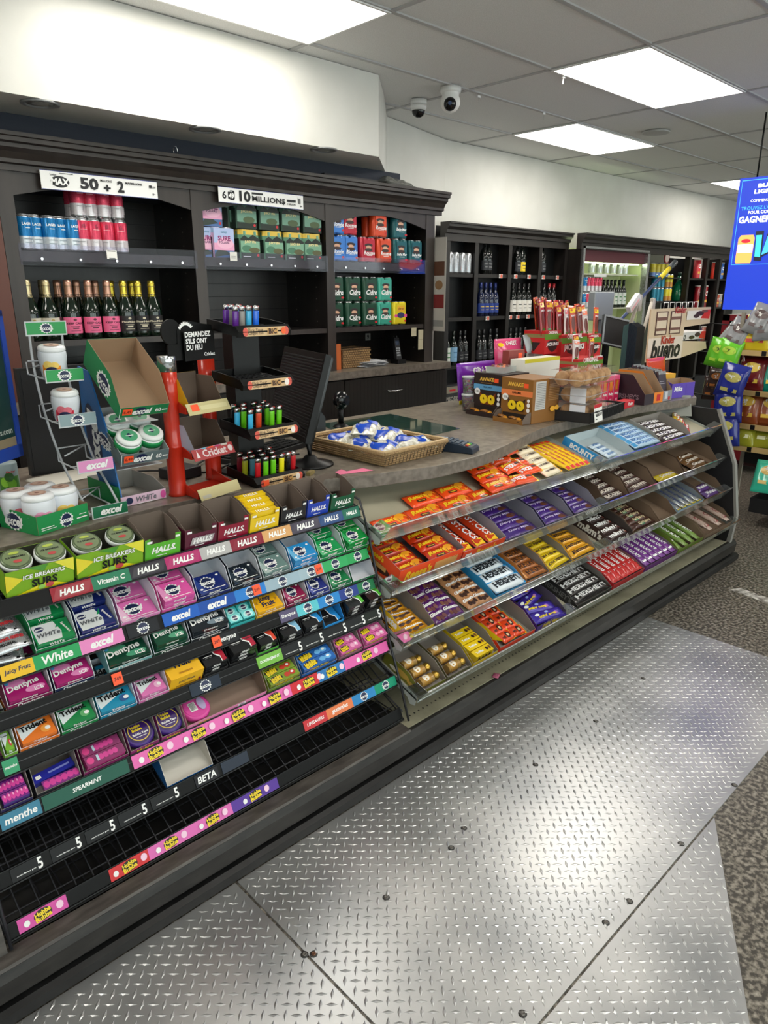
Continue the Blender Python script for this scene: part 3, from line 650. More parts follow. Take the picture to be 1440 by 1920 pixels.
sticks(4, 505, 566, '#7d9a2e', '#c8402e', 'green strawberry bubble gum', 5, '#6b8f2c')
sticks(4, 567, 634, '#2a68b8', '#6db4e8', 'blue raspberry bubble gum', 4, '#1f62b4')
sticks(4, 636, 682, '#d86aa6', '#f2a8cf', 'rosy pink bubble gum', 5, '#8a5a6c')
sticks(4, 684, 729, '#e06aaa', '#f6b4d6', 'rightmost pink bubble gum', 4, '#c04a8a')
GR = [('r', 0, 0, 1, 1, F('#7a2a86'))] + [('e', .1 + .16 * i, .5, .085, .36, F('#e04aa4')) for i in range(6)] + [('e', .12 + .16 * i, .6, .03, .12, F('#f6a8d8')) for i in range(6)]
sticks(4, 5, 68, '#4a2a86', '#e04aa4', 'grape bubble gum', 5, '#2b2558', kind=GR)
sticks(4, 160, 246, '#b83a80', '#f0a0cc', 'magenta raspberry gum', 2, '#7d1f5c', kind=[('r', 0, 0, 1, 1, F('#8c3a6a')), ('e', .12, .5, .09, .36, F('#e04a90'))] + [('e', .4 + .12 * i, .5, .07, .3, F('#d84a98')) for i in range(4)] + [('r', .28, .2, .34, .8, F('#bcd0e0'))])
y, z = TI[4]; xa, xb = XA(72, y, z) + .002, XA(158, y, z) - .002; Mx = MT(4, (xa + xb) / 2)
put(None, carton(xb - xa, .145, .02, .055, '#22242c', GREYC), 'display_carton', 'nearly empty grey cardboard carton on the fifth tier of the black rack', 'carton', Mx)
put(None, box_item(.1, .024, .018, '#2a2f9c', [('r', .1, .3, .22, .7, WT), ('r', .4, .4, .9, .6, F('#8890d8'))], [('r', .25, .3, .33, .7, WT)], None, film), 'gum_stick_pack', 'single royal blue gum pack lying askew in the grey carton', 'bubble gum', Mx @ Matrix.Translation((0, .03, .003)) @ Matrix.Rotation(.08, 4, 'Z'))
put(None, box_item(.085, .024, .016, '#8c3a8a', [('e', .1 + .16 * i, .5, .085, .36, F('#e04aa4')) for i in range(6)], None, None, film), 'gum_stick_pack', 'pink-berry gum pack at the front of the grey carton', 'bubble gum', Mx @ Matrix.Translation((.01, .003, .003)))
def b_roll(c, c2, lab):
    def f():
        a = MB(); pr = [(.0, 0), (.036, 0), (.041, .004), (.041, .018), (.036, .022), (.034, .022)]; a.lathe([(max(r_, 1e-4), z_) for r_, z_ in pr], plas(c), 36)
        a.box(-.012, .012, .036, .05, .003, .019, plas(c))
        b = MB(); b.cyl((0, 0, .0221), .034, .0008, plas(c2), 32)
        P = lambda u, v, o: Vector((-.034 + .068 * u, -.034 + .068 * v, .0229 + o))
        if lab: b.deco(P, .068, .068, [('e', .5, .5, .42, .42, M('#e8c84a', .4)), ('e', .5, .5, .39, .39, plas('#3a1c66')), ('t', 'Hubba', .42, .7, .4, YE, {'b': .04}), ('t', 'Bubba', .44, .56, .4, YE, {'b': .04}), ('t', 'Bubble Tape', .5, .36, .6, WT, {'b': .03}), ('r', .3, .24, .7, .26, WT)])
        else: b.deco(P, .068, .068, [('r', .22, .3, .52, .72, WT)] + [('r', .25 + .03 * i, .34, .262 + .03 * i, .68, BLK) for i in range(8)] + [('e', .74, .5, .16, .3, M('#b8a8d0', .4))])
        return [('case', a), ('face_label', b)]
    return f
for a, b_, d in ((247, 303, 'left'), (305, 352, 'right')):
    xa, xb = XA(a, y, z) + .002, XA(b_, y, z) - .002; Mx = MT(4, (xa + xb) / 2)
    put(None, carton(xb - xa, .145, .024, .06, '#8a2a6c', GREYC, [('t', 'Hubba', .5, .5, .6, YE, {'s': .2})]), 'display_carton', '%s of two magenta cartons for round tape gum on the fifth tier' % d, 'carton', Mx)
    put('rollp', b_roll('#3f1c78', '#2c1258', True), 'gum_tape_roll', 'round purple bubble tape case in the front of the %s magenta carton' % d, 'bubble gum', Mx @ Matrix.Translation((0, .044, .012)) @ Matrix.Rotation(.12, 4, 'X'))
xa, xb = XA(353, y, z) + .002, XA(503, y, z) - .002; Mx = MT(4, (xa + xb) / 2)
put(None, carton(xb - xa, .145, .024, .06, '#e58ab8', M('#8d7668', .7), [('t', 'Hubba', .2, .5, .14, YE, {'s': .2}), ('r', .62, .2, .72, .9, WT), ('r', .64, .3, .7, .8, M('#9a8aa0', .5))]), 'display_carton', 'wide pink carton lined with brown card on the fifth tier, almost empty', 'carton', Mx)
put(None, b_roll('#d8459c', '#e050a4', False), 'gum_tape_roll', 'round pink bubble tape case face down in the wide pink carton', 'bubble gum', Mx @ Matrix.Translation((-(xb - xa) / 2 + .048, .046, .003)))
# tier 6 empty carton
y, z = TI[5]; xa, xb = XA(318, y, z), XA(403, y, z)
put(None, carton(xb - xa, .15, .012, .05, '#1c5c9c', M('#cfcac0', .6)), 'display_carton', 'empty white-lined blue carton alone on the sixth tier of the black rack', 'carton', MT(5, (xa + xb) / 2, radians(24)))
# lozenge pouches on tier 2 left
def b_pouch(seed):
    def f():
        a = MB(); a.pillow(.1, .075, .012, foil('#b9bcc0'), seed=seed); P = lambda u, v, o: Vector(((u - .5) * .1, (v - .5) * .075, a.hf(u, v) + o + .0006))
        a.deco(P, .1, .075, [('t', "FISHERMAN'S FRIEND", .5, .42, .84, RD, {'h': .12, 'b': .04}), ('t', 'ORIGINAL', .5, .25, .4, BLK, {'h': .1}), ('e', .5, .7, .16, .14, M('#4a4a50', .4)), ('p', [(.36, .68), (.62, .62), (.6, .8), (.5, .9)], RD), ('r', .1, .1, .9, .15, BLK)]); return a
    return f
y, z = TI[1]
for i in range(5):
    put(('po', i % 2), b_pouch(i % 2 + 3), 'lozenge_pouch', 'silver foil lozenge pouch with red ship print, left end of the second tier', 'lozenges', MT(1, XA(22, y, z)) @ Matrix.Translation((-.01 + .01 * (i % 2), .04 + .035 * (i % 3), .006 + .012 * i)) @ Matrix.Rotation(.15 * (i - 2) / 2, 4, 'Z') @ Matrix.Rotation(.12, 4, 'X'), group='silver lozenge pouches')
# ---- tier 1: ice breakers tins and halls cartons
y, z = TI[0]
def b_ib(w):
    def f():
        a = carton(w, .1, .068, .068, '#7fae1c', M('#3a3c30', .6), [('p', [(0, .2), (.25, .6), (0, .9)], F('#e8d81c')), ('p', [(.1, 0), (.6, .3), (.9, 0)], F('#e8d81c')), ('p', [(.7, 1), (1, .45), (1, 1)], F('#e8e03a')), ('p', [(.3, 1), (.55, .75), (.62, 1)], F('#3f8f1c')), ('t', 'ICE BREAKERS', .55, .66, .62, BLK, {'b': .1, 's': .1}), ('t', 'ICE BREAKERS', .55, .66, .62, WT, {'b': .03, 's': .1}), ('t', 'SURS', .55, .36, .38, BLK, {'b': .04}), ('e', .62, .16, .06, .1, F('#c03a3a')), ('e', .5, .14, .05, .1, F('#8bc34a'))])
        return a
    return f
def b_tin():
    a = MB(); a.lathe([(.034, 0), (.036, .002), (.036, .012), (.034, .014)], plas('#e8ece8'), 32); b = MB(); b.lathe([(.034, .014), (.034, .017), (.031, .0185), (.0001, .0185)], M('#5c6b4e', .25, .3), 32)
    b.deco(lambda u, v, o: Vector((-.031 + .062 * u, -.031 + .062 * v, .0187 + o)), .062, .062, [('e', .5, .5, .46, .46, M('#6d7c58', .3)), ('t', 'ICE BREAKERS', .5, .55, .7, BLK, {'b': .04}), ('e', .5, .3, .16, .08, M('#b03a3a', .4)), ('e', .5, .75, .2, .07, M('#a8b84a', .4))])
    return [('base', a), ('lid', b)]
for a, b_, d in ((18, 145, 'left-hand'), (150, 274, 'right-hand')):
    xa, xb = XA(a, y, z), XA(b_, y, z); w = xb - xa; Mx = MT(0, (xa + xb) / 2)
    put(None, b_ib(w), 'display_carton', d + ' lime green carton of sour mint tins on the top tier', 'carton', Mx)
    for s in (-1, 1):
        put('ibtin', b_tin, 'mint_tin', '%s round sour mint tin in the %s lime carton' % ('first' if s < 0 else 'second', d), 'mints', Mx @ Matrix.Translation((s * w * .25, .045, .06)) @ Matrix.Rotation(.25, 4, 'X'))
def halls(a, b_, col, desc, inner=KRAFTD, full=False):
    xa, xb = XA(a, y, z) + .001, XA(b_, y, z) - .001; w = xb - xa; Mx = MT(0, (xa + xb) / 2); o = plas(col); mb = MB(); t = .0012; d = .1
    mb.box(-w / 2, w / 2, 0, d, 0, t, inner)
    mb.prism([(-w / 2, 0), (w / 2, 0), (w / 2, .064), (w / 2 - .016, .066), (w / 2 - .016, .046), (-w / 2 + .016, .046), (-w / 2 + .016, .063), (-w / 2, .061)], 0, t, o, 'y')
    mb.prism([(-w / 2, 0), (w / 2, 0), (w / 2, .078), (w / 2 - .01, .085), (-w / 2 + .01, .085), (-w / 2, .078)], d - t, d, inner, 'y')
    for x0 in (-w / 2, w / 2 - t): mb.prism([(0, 0), (d, 0), (d, .08), (.06, .08), (0, .062)], x0, x0 + t, inner, 'x')
    mb.add([(-w / 2 - .0004, 0, 0), (-w / 2 - .0004, d, 0), (-w / 2 - .0004, d, .05), (-w / 2 - .0004, 0, .062)], [(0, 3, 2, 1)], o)
    mb.face((-w / 2, -.0004, 0), (1, 0, 0), (0, 0, 1), w, .064, [('t', 'HALLS.', .52, .4, .68, WT, {'s': .25, 'b': .06}), ('r', .06, .78, .2, .88, WT), ('r', .3, .12, .6, .15, WT), ('r', .84, .82, .96, .92, WT)] + ([('p', [(.15, .2), (.85, .2), (.92, .54), (.22, .54)], M('#a9a2a4', .4)), ('t', 'HALLS', .54, .37, .6, WT, {'s': .25, 'b': .05})] if desc.startswith('maroon') else []))
    put(None, mb, 'cough_drop_carton', desc + ' cough drop carton standing on the top tier', 'carton', Mx)
    if full:
        for r in range(4):
            put('hst', lambda: box_item(w - .006, .02, .016, '#e8c41c', [('t', 'HALLS', .5, .5, .5, WT, {'s': .2, 'h': .7}), ('r', .02, .1, .1, .9, M('#c89c10', .4))], None, None, film), 'cough_drop_stick', 'yellow cough drop stick laid across the yellow carton', 'cough drops', Mx @ Matrix.Translation((0, .005 + .0225 * r, .044 + .007 * r)), group='yellow cough drop sticks')
halls(276, 344, '#58b02c', 'lime green'); halls(351, 411, '#5a1630', 'maroon and silver'); halls(413, 470, '#8c1230', 'dark red'); halls(472, 527, '#ecc61e', 'yellow', full=True)
halls(530, 577, '#14161c', 'black'); halls(579, 620, '#1d3fae', 'royal blue'); halls(623, 667, '#16583c', 'dark green')

# ============================================================ CHOCOLATE TRAYS
def MTr(k, x, y=0.01, z=.001): return tray_local(*TRAY[k]) @ Matrix.Translation((x, y, z))
def Tx(k, px): return XA(px, TRAY[k][0], TRAY[k][1] + .02)
RO = '#f0501c'
YT = M('#f6c81e', .4); BR = M('#3a1d14', .4)
def bar_deco(txt, tc, extra=(), cx=.45, tw=.6, h=None, s=.15):
    o = {'s': s, 'b': .045}
    if h: o['h'] = h
    return list(extra) + [('t', txt, cx, .52, tw, tc, o)]
def b_bar(w, d, h, col, deco, mat=film, seed=1):
    def f():
        a = MB(); a.pillow(w, d, h, mat(col), nx=12, ny=6, crimp=.05, seed=seed)
        a.deco(lambda u, v, o: Vector(((u - .5) * w, (v - .5) * d, a.hf(u, v) + o + .0004)), w, d, deco); return a
    return f
REE = [('e', .72, .5, .2, .36, M('#f2a01e', .4)), ('r', .6, .25, .88, .52, BR), ('t', "Reese's", .3, .58, .46, YT, {'s': .2, 'b': .07}), ('t', "Reese's", .3, .58, .46, M('#5a2c12', .4), {'s': .2, 'b': .0, }), ('r', .2, .2, .48, .34, BR)]
REE = [('e', .74, .5, .2, .38, M('#f2a01e', .4)), ('r', .62, .22, .92, .56, BR), ('t', "Reese's", .32, .6, .5, YT, {'s': .2, 'b': .07}), ('r', .2, .18, .48, .34, BR), ('r', .24, .24, .44, .28, YT)]
def lay(key, bld, name, label, cat, k, items, group, sc=(1, 1, 1)):
    """items: (x, y, z, rz, rx) in tray space"""
    for (x, y, z, rz, rx) in items:
        put(key, bld, name, label, cat, MTr(k, x, y, z) @ Matrix.Rotation(rz, 4, 'Z') @ Matrix.Rotation(rx, 4, 'X') @ Matrix.Diagonal((*sc, 1)), group=group)
# tray 1, left: loose peanut butter cup packs
x0 = XG + .09; pk_ = b_bar(.165, .07, .02, RO, REE)
lay('reese', pk_, 'chocolate_pack', 'orange peanut butter cup pack in the front row of the top tray', 'chocolate', 0, [(x0 + i * .168, .04 + .002 * (i % 2), .001, random.uniform(-.03, .03), .05) for i in range(4)], 'front row peanut butter cups')
lay('reese', pk_, 'chocolate_pack', 'orange peanut butter cup pack in the middle row of the top tray', 'chocolate', 0, [(x0 + .22 + i * .17, .112, .004, random.uniform(-.03, .03), .04) for i in range(2)], 'middle row peanut butter cups')
lay('reese2', b_bar(.17, .07, .022, '#e8481a', REE), 'chocolate_pack', 'large orange peanut butter cup pack stacked beside the sticks on the top tray', 'chocolate', 0, [(x0 + .59 + .01 * i, .05 + .058 * i, .022 + .004 * i, .02, .05) for i in range(4)], 'large peanut butter cups')
lay('rstick', b_bar(.15, .06, .026, RO, [('p', [(.45, 0), (.6, 1), (1, 1), (1, 0)], F('#f4e6c8')), ('p', [(.7, 0), (.8, 1), (1, 1), (1, 0)], F('#f6cf24')), ('t', 'STICKS', .3, .4, .5, WT, {'b': .06}), ('t', "Reese's", .28, .75, .4, YT, {'b': .05, 's': .2}), ('r', .6, .4, .8, .6, BR)]), 'chocolate_bar', 'orange and cream wafer stick bar in the heap on the top tray', 'chocolate', 0,
    [(x0 + .75 + .08 * (i % 2) + .005 * i, .05 + .036 * i, .012 + .008 * (i % 3), .12 * (i % 3 - 1), .04) for i in range(6)], 'wafer stick bars')
lay('ohw', b_bar(.13, .045, .022, '#f2e4c6', [('p', [(.0, 0), (.12, 1), (0, 1)], F('#e8402a')), ('t', 'OH HENRY!', .45, .5, .6, BR, {'b': .06}), ('p', [(.8, 0), (.85, 1), (1, 1), (1, 0)], F('#f6b41e'))]), 'chocolate_bar', 'cream and yellow peanut candy bar stacked near the right end of the top tray', 'chocolate', 0,
    [(x0 + .95 + .005 * i, .045 + .042 * i, .014 + .002 * i, .06, .05) for i in range(6)], 'cream peanut bars')
lay('yel', b_bar(.24, .035, .02, '#f2c81e', [('t', 'PEANUT BUTTER CUPS', .5, .5, .7, RD, {'h': .5, 'b': .05}), ('r', .02, .1, .1, .9, F('#e8402a')), ('r', .9, .1, .98, .9, F('#e8402a'))]), 'chocolate_bar', 'long yellow wrapped bar lying front to back by the tray divider', 'chocolate', 0,
    [(x0 + 1.06 + .038 * i, .14, .012, radians(-82), 0) for i in range(5)], 'long yellow bars')
# generic carton on a tray
def tcart(k, a, b_, outer, inner, desc, deco=None, left=None, d=.22, hb=.05, hf=.045, y=.004):
    xa, xb = Tx(k, a) + .002, Tx(k, b_) - .002; w = xb - xa; x = (xa + xb) / 2
    put(None, carton(w, d, hf, hb, outer, inner, deco, left, sideh=hb), 'candy_carton', desc, 'carton', MTr(k, x, y))
    return x, w
def fill(k, x, w, n, key, bld_fn, name, label, cat, group, mode='x', pw=None, gap=None, z0=.004, layers=1, d=.22, h=.02, jit=.04):
    """bars across (mode x) stacked in depth, or lengthwise (mode y) side by side"""
    its = []
    if key not in PROTO: PROTO[key] = bld_fn()
    vv = PROTO[key].v; bw = max(v.x for v in vv) - min(v.x for v in vv); bd = max(v.y for v in vv) - min(v.y for v in vv)
    if mode == 'x':
        g_ = (gap or .04) * 1.12; sc = (min(2.2, (w - .012) / bw), min(1.5, g_ * 1.1 / bd), 1.25)
        for l in range(layers):
            for i in range(n): its.append((x + random.uniform(-.002, .002), .035 + i * g_, z0 + l * h * .8, random.uniform(-jit, jit), .10))
    else:
        g_ = gap or (w - .012) / n; sc = (min(1.4, .205 / bw), min(1.5, g_ * .97 / bd), 1.2)
        for l in range(layers):
            for i in range(n): its.append((x - w / 2 + .008 + g_ * (i + .5), d * .52, z0 + l * h * .8, radians(-90) + random.uniform(-jit, jit) * .5, 0))
    lay(key, bld_fn, name, label, cat, k, its, group, sc)
# tray 2 left
GB = M('#8c8a8e', .6)
x, w = tcart(1, 742, 862, '#ea4a18', GB, 'big orange printed carton of peanut butter cups, left end of second tray', [('t', "Reese's", .3, .55, .42, YT, {'s': .25, 'b': .08}), ('r', .55, .25, .92, .75, M('#d8a05a', .5)), ('r', .6, .1, .9, .25, BR)], [('t', "Reese's", .4, .75, .4, YT, {'b': .06}), ('e', .5, .32, .3, .2, BR), ('r', .3, .3, .7, .5, M('#d8a05a', .5))], hb=.085, hf=.075, d=.2)
fill(1, x - w / 4, w / 2, 4, 'reeseb', b_bar(w * .42, .06, .02, '#cf3514', REE), 'chocolate_pack', 'orange peanut butter cup pack in the left half of the big orange carton', 'chocolate', 'cups in the left half of the big carton', gap=.045, z0=.03)
fill(1, x + w / 4, w / 2, 3, 'reeseb', None, 'chocolate_pack', 'orange peanut butter cup pack in the right half of the big orange carton', 'chocolate', 'cups in the right half of the big carton', gap=.05, z0=.045)
x, w = tcart(1, 864, 944, '#ea4a18', M('#9da0aa', .5), 'orange carton of wafer stick bars, second on the second tray', [('t', "Reese's", .55, .5, .5, YT, {'s': .25, 'b': .08}), ('r', .06, .3, .2, .7, WT)], hb=.07, hf=.05)
fill(1, x, w, 3, 'rst2', b_bar(.16, .045, .02, '#c83c18', [('t', 'STICKS', .5, .5, .6, WT, {'h': .5}), ('r', .02, .1, .2, .9, F('#e8b07a')), ('r', .8, .1, .95, .9, YT)]), 'chocolate_bar', 'dark orange wafer stick bar in the orange stick carton', 'chocolate', 'bars in the orange stick carton', mode='y', z0=.02)
PUR = '#43247a'
PB = b_bar(.1, .05, .02, PUR, [('t', 'Dairy Milk', .5, .6, .6, M('#d8c8ee', .3), {'s': .2}), ('e', .75, .35, .14, .2, F('#6a3a2a')), ('r', .1, .1, .4, .2, F('#8a6ac0'))])
for a, b_, d in ((946, 1018, 'leftmost'), (1020, 1072, 'middle'), (1074, 1120, 'rightmost')):
    x, w = tcart(1, a, b_, '#3a2f5a', M('#8f8d98', .6), d + ' of three grey-lined cartons with purple bars on the second tray', hb=.065, hf=.03)
    fill(1, x, w, 4, 'pb', PB, 'chocolate_bar', 'purple milk chocolate bar in the %s purple-bar carton of the second tray' % d, 'chocolate', d + ' carton of purple bars', gap=.045)
# tray 3 left
x, w = tcart(2, 757, 813, '#f0c818', GREYC, 'bright yellow candy carton at the left end of the third tray', [('t', 'Glosette', .5, .5, .7, WT, {'b': .05})], [('t', 'Glosette', .5, .65, .6, WT, {'b': .06}), ('e', .4, .3, .12, .14, BR), ('e', .6, .25, .12, .14, BR)], hb=.06, hf=.03)
fill(2, x - .01, w, 5, 'glo', b_bar(.085, .06, .018, '#dd9a1c', [('t', 'Glosette', .5, .6, .7, WT, {'b': .05}), ('e', .3, .25, .12, .14, BR), ('e', .55, .22, .12, .14, BR), ('e', .75, .3, .1, .12, BR)]), 'candy_pouch', 'gold and yellow chocolate raisin pouch in the yellow carton', 'candy', 'gold pouches in the yellow carton', gap=.032, jit=.25)
GLP = [('t', 'Glosette', .5, .58, .82, WT, {'b': .06, 's': .1}), ('t', 'Hershey', .3, .82, .3, WT), ('e', .3, .25, .1, .14, M('#7a4a3a', .4)), ('e', .5, .2, .1, .14, M('#6a3a3a', .4)), ('e', .7, .25, .1, .14, M('#7a4a4a', .4))]
xa, xb = Tx(2, 818), Tx(2, 876)
for j in (0, 1):
    lay('glp', b_bar(.085, .07, .016, '#57206a', GLP), 'candy_pouch', 'purple chocolate raisin pouch in the %s column on the third tray' % ('left' if j == 0 else 'right'), 'candy', 2, [(xa + .04 + j * .075, .04 + .048 * i, .008 + .004 * i, .1 - .2 * j, .06) for i in range(4)], 'purple pouches, %s column' % ('left' if j == 0 else 'right'))
xa, xb = Tx(2, 880), Tx(2, 926)
for j in (0, 1):
    lay('glb', b_bar(.08, .07, .016, '#b98458', [('t', 'Glosette', .5, .58, .8, WT, {'b': .05}), ('e', .3, .3, .12, .14, BR), ('e', .52, .24, .12, .14, BR), ('e', .74, .3, .12, .14, BR)]), 'candy_pouch', 'tan almond candy pouch in the %s column on the third tray' % ('left' if j == 0 else 'right'), 'candy', 2, [(xa + .035 + j * .065, .04 + .046 * i, .008 + .004 * i, .12 - .2 * j, .06) for i in range(4)], 'tan pouches, %s column' % ('left' if j == 0 else 'right'))
x, w = tcart(2, 928, 986, '#2f9fe0', M('#4a9ad0', .5), 'sky blue carton of cookies and cream bars on the third tray', hb=.045, hf=.02)
fill(2, x, w, 4, 'hcc', b_bar(round(w - .01, 2), .05, .02, '#e8f2fa', [('r', 0, .0, 1, .22, F('#2f9fe0')), ('r', 0, .9, 1, 1, F('#2f9fe0')), ('t', "HERSHEY'S", .5, .56, .8, M('#16202c', .4), {'b': .08})]), 'chocolate_bar', 'white and blue cookies and cream bar in the sky blue carton', 'chocolate', 'cookies and cream bars', gap=.048, z0=.02)
x, w = tcart(2, 988, 1030, '#e88a3c', GREYC, 'orange-brown carton of peanut bars on the third tray', [('t', 'OH HENRY!', .5, .5, .7, BR, {'b': .05})], hb=.055, hf=.02)
fill(2, x, w, 5, 'ohb', b_bar(round(w - .01, 2), .042, .02, '#a8642e', [('t', 'HENRY!', .5, .52, .7, BR, {'b': .08}), ('r', .0, .1, .08, .9, F('#e8a05a'))]), 'chocolate_bar', 'brown wrapped peanut bar in the orange-brown carton', 'chocolate', 'brown peanut bars', gap=.036, z0=.012, jit=.12)
x, w = tcart(2, 1031, 1073, '#f2d21e', GREYC, 'lemon yellow carton of peanut bars on the third tray, left of the other yellow carton', [('t', 'OH HENRY!', .5, .5, .7, BR, {'b': .05})], hb=.055, hf=.02)
OHY = b_bar(.1, .042, .02, '#e8c81e', [('t', 'OH HENRY!', .5, .52, .86, BR, {'b': .08})])
fill(2, x, w, 5, 'ohy', OHY, 'chocolate_bar', 'yellow wrapped peanut bar in the lemon yellow carton', 'chocolate', 'yellow peanut bars', gap=.036, z0=.012, jit=.12)
x, w = tcart(2, 1074, 1118, '#f2b81e', GREYC, 'golden yellow carton of chewy candy at the right end of the left block, third tray', hb=.06, hf=.02)
fill(2, x, w, 4, 'eat', b_bar(.1, .042, .02, '#e8a81e', [('t', 'Eatmore', .5, .52, .8, BR, {'b': .05, 's': .2})]), 'chocolate_bar', 'golden chewy candy bar in the golden yellow carton', 'chocolate', 'golden chewy bars', gap=.036, z0=.012)
# tray 4 left
def b_ferrero():
    a = MB()
    for i in range(3): a.sphere((-.032 + .032 * i, 0, .017), .0165, foil('#caa24a'), 12, 8)
    a.cyl((-.05, 0, .0172), .0178, .062, clear('#d8b060', .55, .1), 14, 'x'); a.cyl((-.04, 0, .0172), .0182, .034, M('#b8893a', .35, .3), 14, 'x')
    a.deco(lambda u, v, o: Vector((-.04 + .034 * u, -.0186 * cos(pi * (.2 + .6 * v)) , .0172 + (.0186 + o) * sin(pi * (.2 + .6 * v)))), .034, .03, [('e', .5, .5, .4, .4, M('#efe8d8', .4))])
    return a
for a, b_, o, d, n in ((787, 836, '#7a7a2a', 'olive', 5), (838, 884, '#6f6a4a', 'plain grey', 5)):
    x, w = tcart(3, a, b_, o, GREYC, '%s carton of gold foil chocolates on the fourth tray' % d, None, [('e', .5, .45, .2, .25, M('#caa24a', .3)), ('e', .3, .3, .12, .15, M('#efe8d8', .4)), ('e', .75, .3, .1, .15, M('#caa24a', .3))], hb=.05, hf=.02, d=.19)
    lay('fer', b_ferrero, 'gold_chocolate_trio', 'gold foil ball chocolates in a clear sleeve inside the %s carton' % d, 'chocolate', 3, [(x + .008, .035 + .045 * i, .003, .0, 0) for i in range(3 if o == '#7a7a2a' else 3)], 'foil chocolates in the %s carton' % d)
x, w = tcart(3, 886, 934, '#f0cc1c', GREYC, 'yellow carton of toffee boxes on the fourth tray', hb=.055, hf=.018)
lay('tof', lambda: box_item(.1, .032, .03, '#f2cf1e', [('t', 'Toffifee', .35, .5, .4, WT, {'b': .05}), ('e', .75, .5, .07, .25, BR), ('e', .9, .5, .06, .25, M('#7a4a1e', .4))], [('e', .2 + .2 * i, .5, .06, .24, BR) for i in range(4)], None, film), 'toffee_box', 'narrow yellow toffee box lined up in the yellow carton', 'candy', 3, [(x, .012 + .036 * i, .002, 0, 0) for i in range(4)], 'yellow toffee boxes')
x, w = tcart(3, 936, 1003, '#e8401e', GREYC, 'red and yellow carton of wafer bars on the fourth tray', None, [('p', [(0, 0), (.6, 0), (1, 1), (.5, 1)], M('#f6d81e', .4)), ('t', 'coffee crisp', .5, .5, .6, M('#b8301e', .4), {'s': .2})], hb=.06, hf=.025)
for j in (0, 1):
    lay('ccr', b_bar(.075, .05, .018, '#e8481e', [('p', [(.5, 0), (.6, 1), (1, 1), (1, 0)], F('#f6cf1e')), ('e', .55, .5, .16, .3, BR), ('r', .48, .35, .62, .6, F('#e8c8a0')), ('t', '95', .22, .4, .2, BR, {'b': .05})]), 'chocolate_pack', 'red and yellow wafer snack in the %s column of the red carton' % ('left' if j == 0 else 'right'), 'chocolate', 3, [(x - .035 + j * .07, .04 + .043 * i, .012, .05 - .15 * j, .08) for i in range(4)], 'wafer snacks, %s column' % ('left' if j == 0 else 'right'))
x, w = tcart(3, 1005, 1060, '#4a2a8c', M('#5d5560', .6), 'purple fronted carton of foil eggs bars on the fourth tray', [('t', 'mini eggs', .5, .5, .6, YE, {'s': .2})], hb=.06, hf=.03)
fill(3, x, w, 4, 'egg', b_bar(.11, .05, .022, '#3f2aa0', [('e', .2, .6, .06, .12, WT), ('e', .5, .7, .05, .1, M('#9fb0f0', .3)), ('e', .7, .4, .06, .12, M('#b06ac0', .3)), ('t', 'mini eggs', .45, .35, .5, YE, {'b': .05, 's': .2})], seed=5), 'candy_pouch', 'violet candy pouch speckled with white in the purple fronted carton', 'candy', 'violet candy pouches', gap=.045, jit=.3, z0=.012)
# ---- right block
# tray 1
BN = [('t', 'BOUNTY', .5, .5, .6, WT, {'b': .08}), ('e', .92, .3, .06, .25, WT)]
x, w = tcart(0, 1125, 1188, '#6aa8cc', M('#b8c4c8', .5), 'light blue coconut bar carton with printed side, first on the right top tray', None, [('r', 0, 0, 1, 1, M('#2f8fd0', .4)), ('t', 'BOUNTY', .5, .5, .62, WT, {'b': .08}), ('e', .9, .4, .07, .3, WT)], hb=.05, hf=.03)
lay('bou', b_bar(.1, .03, .02, '#cfe0ec', [('t', 'BOUNTY', .5, .5, .7, M('#2a6aa8', .4), {'b': .08})]), 'chocolate_bar', 'pale blue coconut bar lying in the first light blue carton', 'chocolate', 0, [(x + .01, .05 + .03 * i, .004, .05, .05) for i in range(4)], 'bars in the first blue carton')
x, w = tcart(0, 1190, 1240, '#7ab8dc', M('#8fb4cc', .5), 'second light blue coconut bar carton, filled to the top, right top tray', hb=.04, hf=.02)
fill(0, x, w, 7, 'bou2', b_bar(.12, .028, .02, '#b8d4ea', [('t', 'BOUNTY', .5, .5, .7, M('#2a6aa8', .4), {'b': .1}), ('r', .02, .1, .12, .9, F('#4a9ad0'))]), 'chocolate_bar', 'blue and white coconut bar stacked in the second light blue carton', 'chocolate', 'bars in the second blue carton', gap=.029, z0=.025)
x, w = tcart(0, 1242, 1298, '#9a958c', GREYC, 'grey cardboard carton of dark brown bars on the right top tray', hb=.055, hf=.015)
fill(0, x, w, 5, 'hsp', b_bar(.13, .034, .018, '#2c1f1e', [('t', "HERSHEY'S", .5, .5, .8, WT, {'b': .06, 'r': pi})]), 'chocolate_bar', 'dark brown chocolate bar with upside-down white lettering on the right top tray', 'chocolate', 'dark bars on the top tray', gap=.035, z0=.008)
xa = Tx(0, 1302)
lay('redb', b_bar(.13, .035, .02, '#c8403a', [('r', 0, .4, 1, .6, F('#e88a80')), ('t', 'Kit Kat', .5, .5, .4, WT)]), 'chocolate_bar', 'red wrapped bar lying at the far end of the right top tray', 'chocolate', 0, [(xa + .05 + .02 * i, .08 + .035 * i, .004, .5, 0) for i in range(3)], 'red bars at the far end')
lay('yelb', b_bar(.13, .03, .02, '#e8c83a', [('r', .2, .2, .8, .8, F('#d84a2a')), ('t', 'Mr Big', .5, .5, .4, WT)]), 'chocolate_bar', 'yellow and red wrapped bar on the right top tray beside the placard', 'chocolate', 0, [(xa + .10 + .02 * i, .14 + .03 * i, .006, .5, 0) for i in range(3)], 'yellow bars at the far end')
